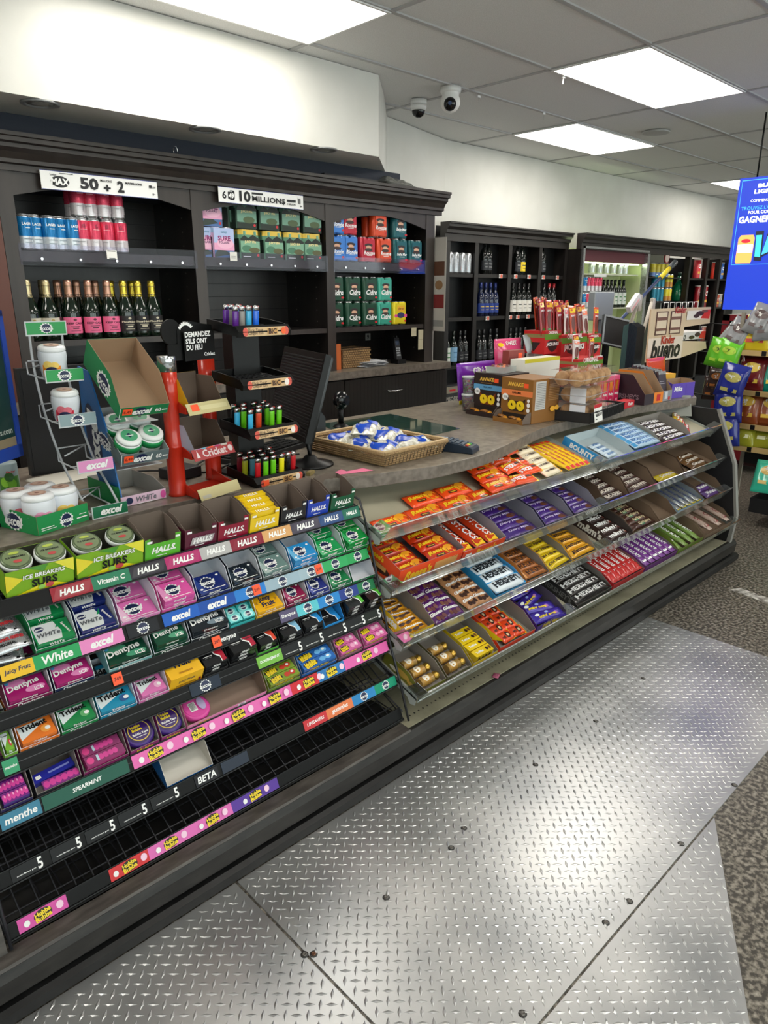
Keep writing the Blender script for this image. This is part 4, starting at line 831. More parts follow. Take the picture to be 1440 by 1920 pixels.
# tray 2
KB = M('#7a6552', .7)
for a, b_, desc, bc, n in ((1135, 1178, 'first dark brown carton of the right block, second tray', '#3c2420', 5), (1180, 1228, 'second carton of the right block, second tray, one flap raised', '#4a302c', 5), (1230, 1282, 'tall kraft carton of the right block, second tray, nearly empty', '#c8b020', 1), (1284, 1345, 'wide kraft carton at the far end of the second tray', '#6a4a2a', 3)):
    x, w = tcart(1, a, b_, '#5a4638', KB, desc, hb=.07, hf=.02)
    fill(1, x, w, n, ('t2', a), b_bar(.1, .035, .02, bc, [('t', {1135: 'BARRES', 1180: 'TRUFFES', 1230: 'Crunchie', 1284: 'Caramilk'}[a], .5, .5, .7, M('#d8cfc4', .4), {'b': .05}), ('r', .85, .1, .95, .9, F('#8a2a4a'))]), 'chocolate_bar', {1135: 'cocoa brown bar in the first dark carton of the right block', 1180: 'brown and silver bar in the carton with the raised flap', 1230: 'yellow wrapped bar alone in the tall kraft carton', 1284: 'gold and brown bar in the far end kraft carton'}[a], 'chocolate', 'bars of carton %d on tray two' % (a % 7 + 1), gap=.036)
# tray 3
x, w = tcart(2, 1140, 1184, '#3c2a2a', M('#4c4440', .6), 'dark brown carton of candy pouches in the right block, third tray', [('t', "m&m's", .5, .5, .7, WT, {'b': .06})], [('t', "m&m's", .5, .5, .6, WT, {'b': .06})], hb=.06, hf=.035)
fill(2, x, w, 4, 'mms', b_bar(.1, .045, .02, '#3a2624', [('t', "m&m's", .5, .5, .7, WT, {'b': .06}), ('e', .85, .3, .08, .14, F('#8a3a2a'))]), 'candy_pouch', 'dark brown candy pouch in the dark carton of the third tray', 'candy', 'dark candy pouches', gap=.04, z0=.01)
x, w = tcart(2, 1186, 1234, '#6f5d4c', KB, 'kraft carton of brown and gold bars in the third tray', hb=.06, hf=.02)
fill(2, x, w, 6, 'cof', b_bar(.11, .03, .02, '#4a2a22', [('r', 0, 0, .25, 1, foil('#c8a24a')), ('t', 'Galaxy', .6, .5, .5, M('#d8c8a0', .4)), ('r', .4, .2, .55, .5, F('#3c7a5a'))]), 'chocolate_bar', 'brown and gold bar in the kraft carton of the third tray', 'chocolate', 'brown and gold bars', gap=.031)
x, w = tcart(2, 1236, 1268, '#7a6552', KB, 'empty narrow kraft carton on the third tray', hb=.06, hf=.02)
x, w = tcart(2, 1269, 1318, '#9db4c4', M('#7f8890', .5), 'silver-blue carton of long silver bars on the third tray', hb=.05, hf=.03)
fill(2, x, w, 5, 'slv', b_bar(.19, .03, .02, '#c6cbd0', [('t', '3 MUSKETEERS', .5, .5, .7, M('#3a4a7a', .4), {'h': .5}), ('r', .9, 0, 1, 1, F('#e8d84a'))], mat=foil), 'chocolate_bar', 'long silver wrapped bar in the silver-blue carton', 'chocolate', 'silver bars', mode='y', z0=.01)
x, w = tcart(2, 1320, 1358, '#6f5a50', KB, 'kraft carton with a few purple wrapped sweets, far end of third tray', hb=.06, hf=.02)
fill(2, x, w, 2, 'prp', b_bar(.08, .035, .02, '#5a3a7a', [('t', 'Wunderbar', .5, .5, .7, WT, {'h': .4})]), 'chocolate_bar', 'purple wrapped bar in the far end kraft carton of the third tray', 'chocolate', 'purple bars, third tray', gap=.05)
# tray 4
x, w = tcart(3, 1080, 1146, '#1c1b1e', M('#77726e', .6), 'black printed carton of dark chocolate bars on the bottom tray', None, [('t', "HERSHEY'S", .5, .5, .7, M('#6a6a6a', .4))], hb=.055, hf=.025)
fill(3, x, w, 5, 'hbk', b_bar(.135, .038, .02, '#201c1c', [('t', "HERSHEY'S", .5, .52, .84, M('#d4d4d4', .3), {'b': .08})]), 'chocolate_bar', 'black dark-chocolate bar with silver lettering on the bottom tray', 'chocolate', 'dark chocolate bars', gap=.037, z0=.02)
x, w = tcart(3, 1148, 1206, '#b81c24', M('#8a6a66', .6), 'red carton of red striped bars on the bottom tray', hb=.05, hf=.035)
fill(3, x, w, 6, 'mal', b_bar(.19, .03, .022, '#c42a2a', [('t', 'MALTESERS', .4, .5, .5, WT, {'h': .5, 'b': .06}), ('r', .7, .1, .75, .9, WT), ('r', .0, .1, .08, .9, WT)]), 'chocolate_bar', 'red and white wrapped bar standing lengthwise in the red carton', 'chocolate', 'red bars', mode='y', z0=.02)
x, w = tcart(3, 1208, 1268, '#6a2a7c', M('#7a6a78', .6), 'purple carton of purple striped bars on the bottom tray', hb=.05, hf=.035)
fill(3, x, w, 6, 'wun', b_bar(.19, .03, .022, '#7a3a92', [('t', 'SKOR GRAPE', .45, .5, .6, WT, {'h': .6, 'b': .06}), ('r', .85, .1, .9, .9, WT)]), 'chocolate_bar', 'purple and white wrapped bar lengthwise in the purple carton', 'chocolate', 'purple bars, bottom tray', mode='y', z0=.02)
x, w = tcart(3, 1270, 1318, '#6f8a2a', KB, 'olive green carton of green bars with a yellow end flap on the bottom tray', hb=.065, hf=.03)
fill(3, x - .0, w, 4, 'aer', b_bar(.19, .026, .022, '#7a9a4a', [('t', 'AERO MINT', .45, .5, .6, WT, {'h': .6, 'b': .06})]), 'chocolate_bar', 'green and white wrapped bar lengthwise in the olive carton', 'chocolate', 'green bars', mode='y', z0=.008)
x, w = tcart(3, 1320, 1371, '#8a7462', KB, 'tall kraft carton at the far right end of the bottom tray', hb=.07, hf=.03)
fill(3, x, w, 3, 'tan', b_bar(.2, .03, .022, '#b8a094', [('t', 'KIT KAT', .45, .5, .5, M('#7a2a2a', .4), {'h': .6, 'b': .06}), ('r', .8, .1, .9, .9, M('#7a2a2a', .4))]), 'chocolate_bar', 'pale tan wrapped bar in the tall kraft carton, bottom tray', 'chocolate', 'tan bars', mode='y', z0=.035)
# placard in the far end of the top tray
mb = MB(); mb.box(-.1, .1, 0, .002, 0, .13, clear('#b8bab4', .35, .15)); mb.face((-.1, -.0004, 0), (1, 0, 0), (0, 0, 1), .2, .13, [('r', .65, .5, .8, .62, BLK)] + [('r', .1, .15 + .08 * i, .55, .17 + .08 * i, M('#77787a', .5)) for i in range(8)])
p = AX(1300, 762, 4.16); put(None, mb, 'sign_holder', 'grey translucent sign holder tilted against the far end of the top tray', 'sign holder', Matrix.Translation((4.10, 1.80, .85)) @ Matrix.Rotation(radians(-50), 4, 'Z') @ Matrix.Rotation(radians(-30), 4, 'X'))
for yy, zz, px in ((1.70, .62, 'second'), (1.66, .45, 'third')):
    mb = MB(); mb.box(0, .04, -.03, .03, 0, .001, M('#e8b41e', .5)); put(None, mb, 'shelf_flag', 'yellow card flag sticking out past the end panel at the %s tray' % px, 'flag', TR(XR + .03, yy, zz, rz=.3, ry=radians(30)))
mb = MB(); mb.pillow(.035, .025, .006, film('#b0607a'), seed=9, wr=.5); p = AZ(930, 1268, .141)
put(None, mb, 'candy_wrapper', 'small crumpled pink wrapper on the perforated bottom shelf', 'litter', TR(p.x, p.y, .141, .4))

# ============================================================ THINGS ON THE COUNTERTOP
Z0 = .9505
def rect(px0, px1, pyt, pyb, Y):
    a = AY(px0, pyb, Y); b = AY(px1, pyb, Y); c = AY((px0 + px1) / 2, pyt, Y); d = AY((px0 + px1) / 2, pyb, Y)
    return a.x, b.x, d.z, c.z
# mint jars
def b_jar(c1, c2):
    def f():
        a = MB(); a.lathe([(.028, 0), (.030, .003), (.0335, .03), (.037, .055), (.036, .068), (.034, .072)], M('#dfe3ea', .3), 24)
        a.wrapc((0, 0, 0), .0352, .006, .05, radians(190), radians(290), [('r', .2, 0, .98, .7, plas(c1)), ('e', .45, .74, .2, .24, plas(c2)), ('e', .72, .72, .18, .22, plas(c2)), ('e', .6, .34, .26, .3, NV), ('t', 'excel', .6, .34, .5, WT, {'s': .2, 'b': .04})] + [('r', .02, .3 + .1 * i, .14, .33 + .1 * i, M('#7a8494', .5)) for i in range(5)])
        b = MB(); b.lathe([(.034, .072), (.036, .074), (.035, .081), (.030, .085), (.0001, .086)], M('#eceef0', .25), 24)
        b.deco(lambda u, v, o: Vector((-.028 + .056 * u, -.028 + .056 * v, .0865 + o)), .056, .056, [('e', .5, .5, .36, .36, M('#c8a08c' if c1 != '#b8203a' else '#a8606a', .4)), ('e', .5, .5, .26, .26, M('#d8b8a4' if c1 != '#b8203a' else '#c08088', .4)), ('e', .5, .5, .1, .1, M('#9a6a5a', .4))])
        return [('jar', a), ('lid', b)]
    return f
JO = b_jar('#f0901e', '#f2cf6a'); JR = b_jar('#c81e3c', '#e07080'); JP = b_jar('#e04080', '#e8a0c0')
def b_jarbox():
    mb = carton(.155, .19, .05, .075, '#128a48', KRAFT, [('b', .55, .42, .14, .42, WT), ('e', .55, .42, .1, .34, NV), ('t', 'excel', .55, .42, .26, WT, {'s': .25, 'b': .04}), ('r', .06, .3, .3, .34, WT), ('r', .06, .2, .34, .23, WT), ('r', .8, .5, .94, .53, WT), ('r', .74, .3, .95, .36, WT)],
                [('b', .5, .35, .2, .36, WT), ('e', .5, .35, .15, .28, NV), ('t', 'excel', .5, .35, .4, WT, {'s': .25, 'b': .04}), ('p', [(0, .7), (.05, .45), (.1, .55), (0, 1)], WT)], sideh=.055)
    return mb
A = AZ(75, 1005, .95); B = AZ(166, 976, .95); ang = math.atan2(B.y - A.y, B.x - A.x)
JB = Matrix.Translation(((A.x + B.x) / 2, (A.y + B.y) / 2, Z0)) @ Matrix.Rotation(ang, 4, 'Z')
put(None, b_jarbox, 'display_tray', 'low green cardboard tray of mint jars at the left end of the countertop', 'tray', JB)
for (x, y, bl, k, d) in ((.038, .05, JO, 'jo', 'orange fruit mint jar at the front right of the green tray'), (-.035, .045, JP, 'jp', 'pink shrink-wrapped mint jar at the front left of the green tray'), (-.042, .125, JR, 'jr', 'red berry mint jar at the back left of the green tray'), (.03, .128, JO, 'jo', 'orange mint jar at the back right of the green tray')):
    put(k, bl, 'mint_jar', d, 'jar', JB @ TR(x, y, .0015, random.uniform(-.1, .1)) @ Matrix.Scale(1.12, 4))
# little lime can behind
p = AZ(20, 925, .95)
def b_limecan():
    a = MB(); a.lathe([(.028, 0), (.030, .003), (.030, .095), (.028, .099)], M('#8a9a9c', .4), 20)
    a.wrapc((0, 0, 0), .0303, .01, .09, radians(200), radians(320), [('r', 0, 0, 1, .6, M('#3f7a2a', .4)), ('e', .3, .4, .2, .2, M('#8ac83a', .4)), ('e', .6, .3, .2, .2, M('#6aa82a', .4)), ('e', .5, .6, .2, .18, M('#2f5f24', .4)), ('t', 'Gerber', .6, .8, .4, RD)]); return a
put(None, b_limecan, 'tin_can', 'small can with green lime picture behind the jars at far left', 'can', TR(p.x, p.y, Z0))
# white wire mint rack
r = link(bpy.data.objects.new('wire_counter_rack', None)); tag(r, 'white wire countertop rack with four labelled tiers for mint jars', 'display rack')
WW = M('#c9ccd0', .35, .2)
prof = [(1.905, .957), (1.97, 1.01), (2.05, 1.07), (2.13, 1.18), (2.17, 1.28), (2.185, 1.36), (2.18, 1.455)]
prof = cr_(prof, 4)
for x in (.712, .802):
    mb = MB(); mb.tube([(x, a, b) for a, b in prof], .0035, WW, 8); meshob('side_wire', mb, r)
mb = MB(); mb.tube([(.712, 2.18, 1.455), (.802, 2.18, 1.455)], .0035, WW); mb.tube([(.712, 1.905, .957), (.712, 2.12, .957), (.802, 2.12, .957), (.802, 1.905, .957)], .003, WW); meshob('base_wire', mb, r)
LAB = [((85, 157, 690, 714), '#1f9a4c'), ((110, 181, 768, 797), '#8aa0a6'), ((145, 213, 850, 882), '#e090c4'), ((172, 240, 926, 966), '#0f6a44')]
mb = MB(); mb.box(.700, .814, 2.172, 2.176, 1.428, 1.468, M('#cfd3d4', .4)); mb.face((.703, 2.1718, 1.432), (1, 0, 0), (0, 0, 1), .108, .033, [('r', 0, 0, 1, 1, M('#1f9a4c', .4)), ('b', .5, .5, .18, .46, WT), ('e', .5, .5, .12, .36, NV), ('t', 'excel', .5, .5, .3, WT, {'s': .2})]); meshob('header_label', mb, r)
for i, ((x0, x1, y0, y1), c) in enumerate(LAB):
    Yf = [2.03, 1.98, 1.93, 1.885][i]; a0, a1, z0, z1 = rect(x0, x1, y0, y1, Yf); zz = z0
    mb = MB()
    for x in (a0 + .01, a1 - .01):
        mb.tube([(x, Yf, z0 + .004), (x - .01, Yf + .13, z0 + .012), (x - .008, Yf + .14, z0 + .045)], .0022, WW)
    mb.tube([(a0, Yf + .08, z0 + .035), (a1 - .01, Yf + .15, z0 + .045), (a0 + .01, Yf + .15, z0 + .045)], .0022, WW); mb.tube([(a0, Yf + .05, z0 + .008), (a1, Yf + .05, z0 + .008)], .0022, WW)
    o = meshob('wire_tier', mb, r); mb = MB(); mb.box(a0, a1, Yf - .003, Yf, z0 - .003, z0 + .032, M('#c4c8ca', .4))
    W_ = a1 - a0
    it = [('r', .03, .1, 1, .98, M(c, .4))] + ([('b', .5, .5, .2, .46, WT), ('e', .5, .5, .13, .36, NV), ('t', 'excel', .5, .5, .32, WT, {'s': .2})] if i < 2 else [('t', 'excel', .55, .55, .62, NV, {'s': .3, 'b': .1}), ('t', 'excel', .55, .55, .62, WT, {'s': .3, 'b': .05})])
    mb.face((a0, Yf - .003, z0 - .003), (1, 0, 0), (0, 0, 1), W_, .035, it); meshob('tier_label', mb, o)
    if i < 2:
        put('jo' if i == 0 else 'jr', JO if i == 0 else JR, 'mint_jar', ('orange fruit mint jar on the upper tier of the white wire rack' if i == 0 else 'red berry mint jar on the second tier of the white wire rack'), 'jar', TR((a0 + a1) / 2 - .012, Yf + .042, z0 + .010, -.1, radians(8)))
# cardboard gum carton rack beside it
r = link(bpy.data.objects.new('gum_carton_rack', None)); tag(r, 'blue sided countertop rack holding three tilted gum cartons', 'display rack')
mb = MB(); mb.prism([(1.94, .951), (2.06, .951), (2.16, 1.12), (2.15, 1.34), (2.08, 1.33), (2.0, 1.18)], .822, .826, M('#1a66a8', .4), 'x')
mb.face((.8218, 2.13, .98), (0, -1, 0), (0, .12, 1), .14, .3, [('e', .4, .5, .34, .36, NV), ('t', 'excel', .45, .5, 1.3, WT, {'s': .2, 'r': 1.45, 'b': .05})]); meshob('side_panel', mb, r)
for z_ in (1.06, 1.19): mb = MB(); mb.box(.826, .965, 1.96, 2.12, z_ - .004, z_ - .002, M('#c9ccd0', .35)); meshob('support_plate', mb, r)
def b_gc(outer, inner, txt, tcol, hb, hf=.035):
    return carton(.145, .24, hf, hb, outer, inner, [('r', 0, 0, .01, 1, WT), ('e', .42, .5, .12, .4, NV), ('t', txt, .45, .5, .4, WT, {'s': .25, 'b': .05}), ('t', '60', .78, .5, .12, WT), ('r', .86, .4, .97, .5, WT), ('r', .05, .3, .24, .9, ORG), ('t', '6.49', .145, .6, .15, M('#8a1c10', .5))], [('b', .55, .4, .2, .4, WT), ('e', .55, .4, .14, .3, NV), ('t', 'excel', .55, .4, .36, WT, {'s': .2})], sideh=hb)
MA = Matrix.Translation((.895, 1.905, 1.215)) @ Matrix.Rotation(radians(34), 4, 'X')
put(None, b_gc('#127a46', KRAFT, 'excel', WT, .085), 'gum_carton', 'empty kraft-lined green gum carton tilted on top of the blue sided rack', 'carton', MA)
MBx = Matrix.Translation((.895, 1.925, 1.075)) @ Matrix.Rotation(radians(20), 4, 'X')
put(None, b_gc('#5c6b6e', M('#b0b8b8', .6), 'excel', WT, .06), 'gum_carton', 'grey gum carton holding white jars, middle tier of the blue sided rack', 'carton', MBx)
def b_gjar():
    a = MB(); a.lathe([(.028, 0), (.035, .012), (.038, .035), (.036, .055)], M('#dfe4e2', .3), 24); a.lathe([(.0383, .03), (.0385, .042), (.0375, .05)], M('#128a4a', .35), 24)
    b = MB(); b.lathe([(.036, .055), (.035, .062), (.028, .066), (.0001, .067)], M('#e8ecea', .25), 24)
    b.deco(lambda u, v, o: Vector((-.028 + .056 * u, -.028 + .056 * v, .0675 + o)), .056, .056, [('e', .5, .5, .42, .42, M('#4aa074', .4)), ('e', .5, .5, .1, .16, NV), ('r', .3, .45, .7, .5, WT)])
    return [('jar', a), ('lid', b)]
for i, (x, y, z_, d) in enumerate(((-.036, .05, .012, 'front left'), (.036, .06, .012, 'front right'), (-.034, .13, .02, 'back left'), (.036, .14, .02, 'back right'))):
    put('gj', b_gjar, 'gum_jar', 'white and green gum jar at the %s of the grey carton' % d, 'jar', MBx @ TR(x, y, z_, 0, radians(14)))
MC = Matrix.Translation((.89, 1.945, Z0)) @ Matrix.Rotation(radians(3), 4, 'Z')
put(None, carton(.145, .2, .03, .06, '#d8b8cc', M('#a8a49c', .6), [('e', .18, .5, .08, .34, NV), ('t', 'WHiTe', .55, .5, .45, M('#6a6a72', .4), {'s': .2}), ('e', .93, .5, .06, .4, M('#d0509a', .4)), ('r', .3, .05, .8, .1, WT)], [('r', 0, 0, 1, 1, card('#128a48'))], sideh=.055), 'gum_carton', 'empty white and pink gum carton resting on the countertop below the jars', 'carton', MC)

# red lighter stand
REDP = M('#c8301c', .22, 0, .3)
r = link(bpy.data.objects.new('lighter_stand', None)); tag(r, 'red twin-post lighter stand with black flame slogan sign on top', 'display stand')
for x, y, nm in ((1.005, 1.955, 0), (1.192, 2.055, 1)):
    mb = MB(); mb.lathe([(.029, .951), (.026, .96), (.026, 1.10), (.0275, 1.102), (.0255, 1.106), (.0225, 1.15), (.024, 1.228), (.0265, 1.232), (.0265, 1.365)], REDP, 24, (x, y, 0)); o = meshob('post', mb, r)
    if nm == 0:
        mb = MB(); mb.lathe([(.0272, 1.325), (.0272, 1.368), (.026, 1.37)], M('#c9cdd0', .15, .9), 24, (x, y, 0)); meshob('chrome_collar', mb, o)
for i, (z_, yf) in enumerate(((1.205, 1.87), (1.07, 1.86), (.952, 1.84))):
    mb = MB(); mb.prism([(1.02, yf + .02), (1.17, yf + .055), (1.18, 2.03), (1.02, 2.0)], z_, z_ + .004, REDP)
    for xx, yb in ((1.02, 1.96), (1.17, 2.03)): mb.prism([(yf + (.02 if xx < 1.1 else .05), z_), (yb, z_), (yb, z_ + .04), (yf + (.02 if xx < 1.1 else .05), z_ + .018)], xx - .0015, xx + .0015, REDP, 'x')
    o = meshob('tray', mb, r)
    mb = MB(); mb.T = Matrix.Translation((1.1, yf + .03, z_ + .012)) @ Matrix.Rotation(radians(12), 4, 'Z') @ Matrix.Rotation(radians(-28), 4, 'X')
    mb.box(-.082, .082, -.002, 0, -.018, .018, M('#c9bd8a' if i != 1 else '#a83a3c', .4))
    if i == 1: mb.face((-.08, -.002, -.017), (1, 0, 0), (0, 0, 1), .16, .034, [('t', 'Cricket', .52, .5, .6, M('#d8c8c8', .4), {'b': .03}), ('e', .92, .5, .06, .3, M('#e0d0d0', .4)), ('p', [(.06, .2), (.1, .9), (.14, .2)], M('#e8d8d8', .4))])
    elif i == 0: mb.face((-.08, -.002, -.017), (1, 0, 0), (0, 0, 1), .16, .034, [('r', .08, .3, .26, .9, ORG), ('r', .3, .3, .95, .7, M('#d8ce9e', .5))])
    else: mb.face((-.08, -.002, -.017), (1, 0, 0), (0, 0, 1), .16, .034, [('r', .05, .1, .25, .4, M('#b8b4a4', .5))])
    meshob('price_plate', mb, o)
mb = MB(); pts = [(0, 0), (.012, .002), (.20, .002), (.20, .105), (.13, .115), (.075, .118), (.06, .112), (.035, .09)]
mb.T = Matrix.Translation((1.0, 1.93, 1.352)) @ Matrix.Rotation(radians(14), 4, 'Z')
mb.prism([(.0, .004), (.178, .0), (.178, .100), (.13, .106), (.10, .112), (.06, .110), (.04, .09), (.038, .05), (.0, .05)], 0, .004, BLK, 'y')
mb.cyl((.02, .002, .085), .036, .006, BLK, 28, 'y')
gp = []
for i in range(28):
    a = radians(150 - 180 * i / 27); rr = .036 if i % 2 else .031; gp.append((.085 + rr * cos(a) * 1.0 - .012, .078 + rr * sin(a)))
gin = [(.085 + .024 * cos(radians(150 - 180 * i / 27)) - .012, .078 + .024 * sin(radians(150 - 180 * i / 27))) for i in range(28)][::-1]
mb.deco(lambda u, v, o: Vector((u, -o - .0004, v)), 1, 1, [('p', [(gp[i][0], gp[i][1]), (gp[i + 1][0], gp[i + 1][1]), (gin[26 - i][0], gin[26 - i][1]), (gin[27 - i][0], gin[27 - i][1])], WT) for i in range(0, 17)], eps=.00002)
mb.face((.055, 0, .0), (1, 0, 0), (0, 0, 1), .122, .09, [('r', .0, .0, 1, .95, BLK), ('t', 'DEMANDEZ', .46, .84, .84, WT, {'b': .04, 'h': .17}), ('t', "S'ILS ONT", .40, .63, .7, WT, {'b': .04, 'h': .17}), ('t', 'DU FEU', .32, .42, .52, WT, {'b': .04, 'h': .17}), ('t', 'Cricket', .8, .18, .36, WT)], 25)
meshob('slogan_sign', mb, r, )
put(None, carton(.13, .11, .02, .1, '#e8b01c', M('#5f5044', .7), None, None, sideh=.09), 'lighter_carton', 'yellow edged empty carton on the upper tray of the red lighter stand', 'carton', Matrix.Translation((1.095, 1.905, 1.212)) @ Matrix.Rotation(radians(12), 4, 'Z'))
put(None, carton(.13, .11, .022, .1, '#b8bcd0', M('#5f5044', .7), [('r', .1, .1, .18, 1, M('#b070b0', .4)), ('r', .22, .1, .34, 1, M('#6ab0c8', .4)), ('r', .4, .2, .56, 1, ORG), ('r', .62, .1, .76, 1, M('#b8306a', .4)), ('r', .8, .1, 1, 1, M('#c8c4b8', .4))], None, sideh=.09), 'lighter_carton', 'pale lilac lighter carton with colour stripes on the middle red tray', 'carton', Matrix.Translation((1.095, 1.895, 1.077)) @ Matrix.Rotation(radians(12), 4, 'Z'))

# black lighter tower
r = link(bpy.data.objects.new('lighter_tower', None)); tag(r, 'black plastic four-tray lighter tower between the red stand and the monitor', 'display stand')
mb = MB(); mb.prism([(1.26, 2.0), (1.36, 2.0), (1.34, 2.09), (1.28, 2.09)], .951, 1.42, BLK); mb.prism([(1.24, 1.9), (1.40, 1.9), (1.40, 2.12), (1.24, 2.12)], .951, .958, BLK); meshob('column', mb, r)
BT = [(1.285, 1.865, 1.425), (1.288, 1.862, 1.268), (1.305, 1.862, 1.113), (1.32, 1.865, .953)]
def lighter(c):
    def f():
        a = MB(); n = 14; a.T = Matrix.Diagonal((1, .62, 1, 1)); a.lathe([(.0095, 0), (.0105, .002), (.0105, .058), (.0100, .060)], M(c, .2, 0, .4), n); a.T = None
        b = MB(); b.T = Matrix.Diagonal((1, .62, 1, 1)); b.lathe([(.0098, .060), (.0098, .071), (.008, .074)], CHROME, n); b.T = None; b.cyl((-.002, -.004, .072), .0042, .008, M('#9a9a9a', .3, 1), 10, 'y')
        c_ = MB(); c_.box(.002, .009, -.004, .004, .071, .0745, M('#b81c1c' if c != '#c41c24' else '#222222', .35))
        return [('body', a), ('metal_hood', b), ('button', c_)]
    return f
CN = {'#1f3fa8': 'navy blue', '#5a1c8a': 'violet', '#8a8580': 'grey', '#3fb0e0': 'sky blue', '#1f6ae0': 'bright blue', '#6ac81c': 'lime green', '#c8401c': 'orange red', '#f2e41c': 'yellow', '#14161a': 'black', '#c41c24': 'red', '#7a1c2a': 'maroon', '#4a7a8a': 'slate', '#8a8a1c': 'olive'}
ROWS = {0: [[(-.075, '#5a1c8a'), (-.052, '#8a8580'), (-.027, '#3fb0e0'), (.0, '#1f6ae0')], [(-.08, '#5a1c8a'), (-.062, '#8a8580'), (-.035, '#3fb0e0')]], 1: [],
        2: [[(-.065, '#3fb0e0'), (-.033, '#c8401c'), (.02, '#6ac81c'), (.05, '#6ac81c')], [(-.085, '#3fb0e0'), (-.06, '#6ac81c'), (.0, '#3fb0e0'), (.035, '#6ac81c')], [(-.07, '#14161a'), (-.03, '#14161a'), (.01, '#14161a'), (.05, '#14161a')]],
        3: [[(-.06, '#c41c24'), (-.028, '#6ac81c'), (.003, '#6ac81c'), (.038, '#f2e41c'), (.066, '#14161a'), (.088, '#c41c24')], [(-.08, '#8a8a1c'), (-.05, '#4a7a8a'), (-.01, '#14161a'), (.03, '#14161a')], [(-.07, '#7a1c2a'), (-.03, '#14161a'), (.01, '#14161a'), (.05, '#14161a')]]}
TN = ['top', 'second', 'third', 'bottom']
for i, (x, y, z_) in enumerate(BT):
    T = Matrix.Translation((x, y, z_)) @ Matrix.Rotation(radians(3), 4, 'Z') @ Matrix.Rotation(radians(5), 4, 'X')
    mb = MB(); mb.T = T; w = .20; d = .15
    mb.box(-w / 2, w / 2, 0, d, 0, .004, BLK); mb.box(-w / 2, w / 2, d - .003, d, 0, .03, BLK)
    for xx in (-w / 2, w / 2 - .003): mb.prism([(0, -.004), (d, 0), (d, .03), (.1, .03), (.02, .026), (-.012, .012)], xx, xx + .003, BLK, 'x')
    mb.prism([(-.012, -.006), (0, -.006), (.02, .022), (.004, .026), (-.014, .01)], -w / 2, w / 2, BLK, 'x')
    for q in range(9): mb.box(-w / 2 + .02 * (q + 1) - .001, -w / 2 + .02 * (q + 1) + .001, .02, d, .004, .012, BLKM)
    for q in range(5): mb.box(-w / 2, w / 2, .04 + .02 * q, .042 + .02 * q, .004, .012, BLKM)
    o = meshob('lighter_tray', mb, r)
    mb = MB(); mb.T = T
    e0 = Vector((0, -.0155, .009)); mb.face((-w / 2 + .025, -.0145, -.004), (1, 0, 0), (0, .12, 1), .155, .026, [('r', 0, 0, 1, 1, M('#d8b88a', .4)), ('e', 0, .5, .06, .5, M('#d85a4a', .4)), ('e', 1, .5, .06, .5, M('#d85a4a', .4)), ('t', 'Flick Your', .24, .7, .36, BR, {'b': .0}), ('t', 'Clique ton', .24, .3, .36, BR, {'b': .0}), ('r', .52, .15, .78, .85, M('#c89a5a', .4)), ('t', 'BIC', .65, .5, .2, BR, {'b': .08}), ('e', .92, .5, .06, .4, M('#f2e8e0' if i else '#f2642a', .4))] + ([('r', .0, .2, .14, .9, ORG)] if i == 3 else []))
    meshob('front_label', mb, o)
    for ri, row in enumerate(ROWS[i]):
        for (lx, c) in row:
            put('li' + c, lighter(c), 'lighter', '%s pocket lighter in the %s row of the %s tray' % (CN[c], ['front', 'middle', 'back'][ri], TN[i]), 'lighter', T @ TR(lx, .035 + .042 * ri, .0045, random.uniform(-.1, .1)), group='%s lighters in the %s row, %s tray' % (CN[c], ['front', 'middle', 'back'][ri], TN[i]))
# monitor
u = Vector((cos(radians(73)), sin(radians(73)), 0)); nrm = Vector((-u.y, u.x, 0)) 
Mm = Matrix(((u.x, nrm.x, 0, 1.53), (u.y, nrm.y, 0, 2.07), (0, 0, 1, 1.055), (0, 0, 0, 1))) @ Matrix.Rotation(radians(16), 4, 'X')
r = link(bpy.data.objects.new('monitor', None)); tag(r, 'black flat screen monitor on a round foot, seen from behind on the countertop', 'monitor')
mb = MB(); mb.T = Mm; mb.box(-.2, .2, -.004, .004, 0, .295, BLKG); mb.box(-.205, .205, .004, .026, -.005, .30, BLK)
for i in range(26): mb.box(-.195, .19, .026, .0275, .01 + .0105 * i, .016 + .0105 * i, BLKM)
meshob('screen_housing', mb, r, .002)
mb = MB(); mb.T = Mm; mb.box(-.2, .2, -.006, -.004, .004, .291, M('#05070a', .08)); meshob('screen', mb, r)
cx, cy = 1.545, 1.985
mb = MB(); mb.tube([(cx, cy, .955), (cx + .012, cy + .02, 1.03), (cx + .05, cy + .07, 1.12)], .016, BLK, 12); meshob('neck', mb, r)
mb = MB(); mb.lathe([(.085, .951), (.083, .957), (.03, .968), (.018, .985)], BLK, 32, (cx, cy, 0)); meshob('foot', mb, r)
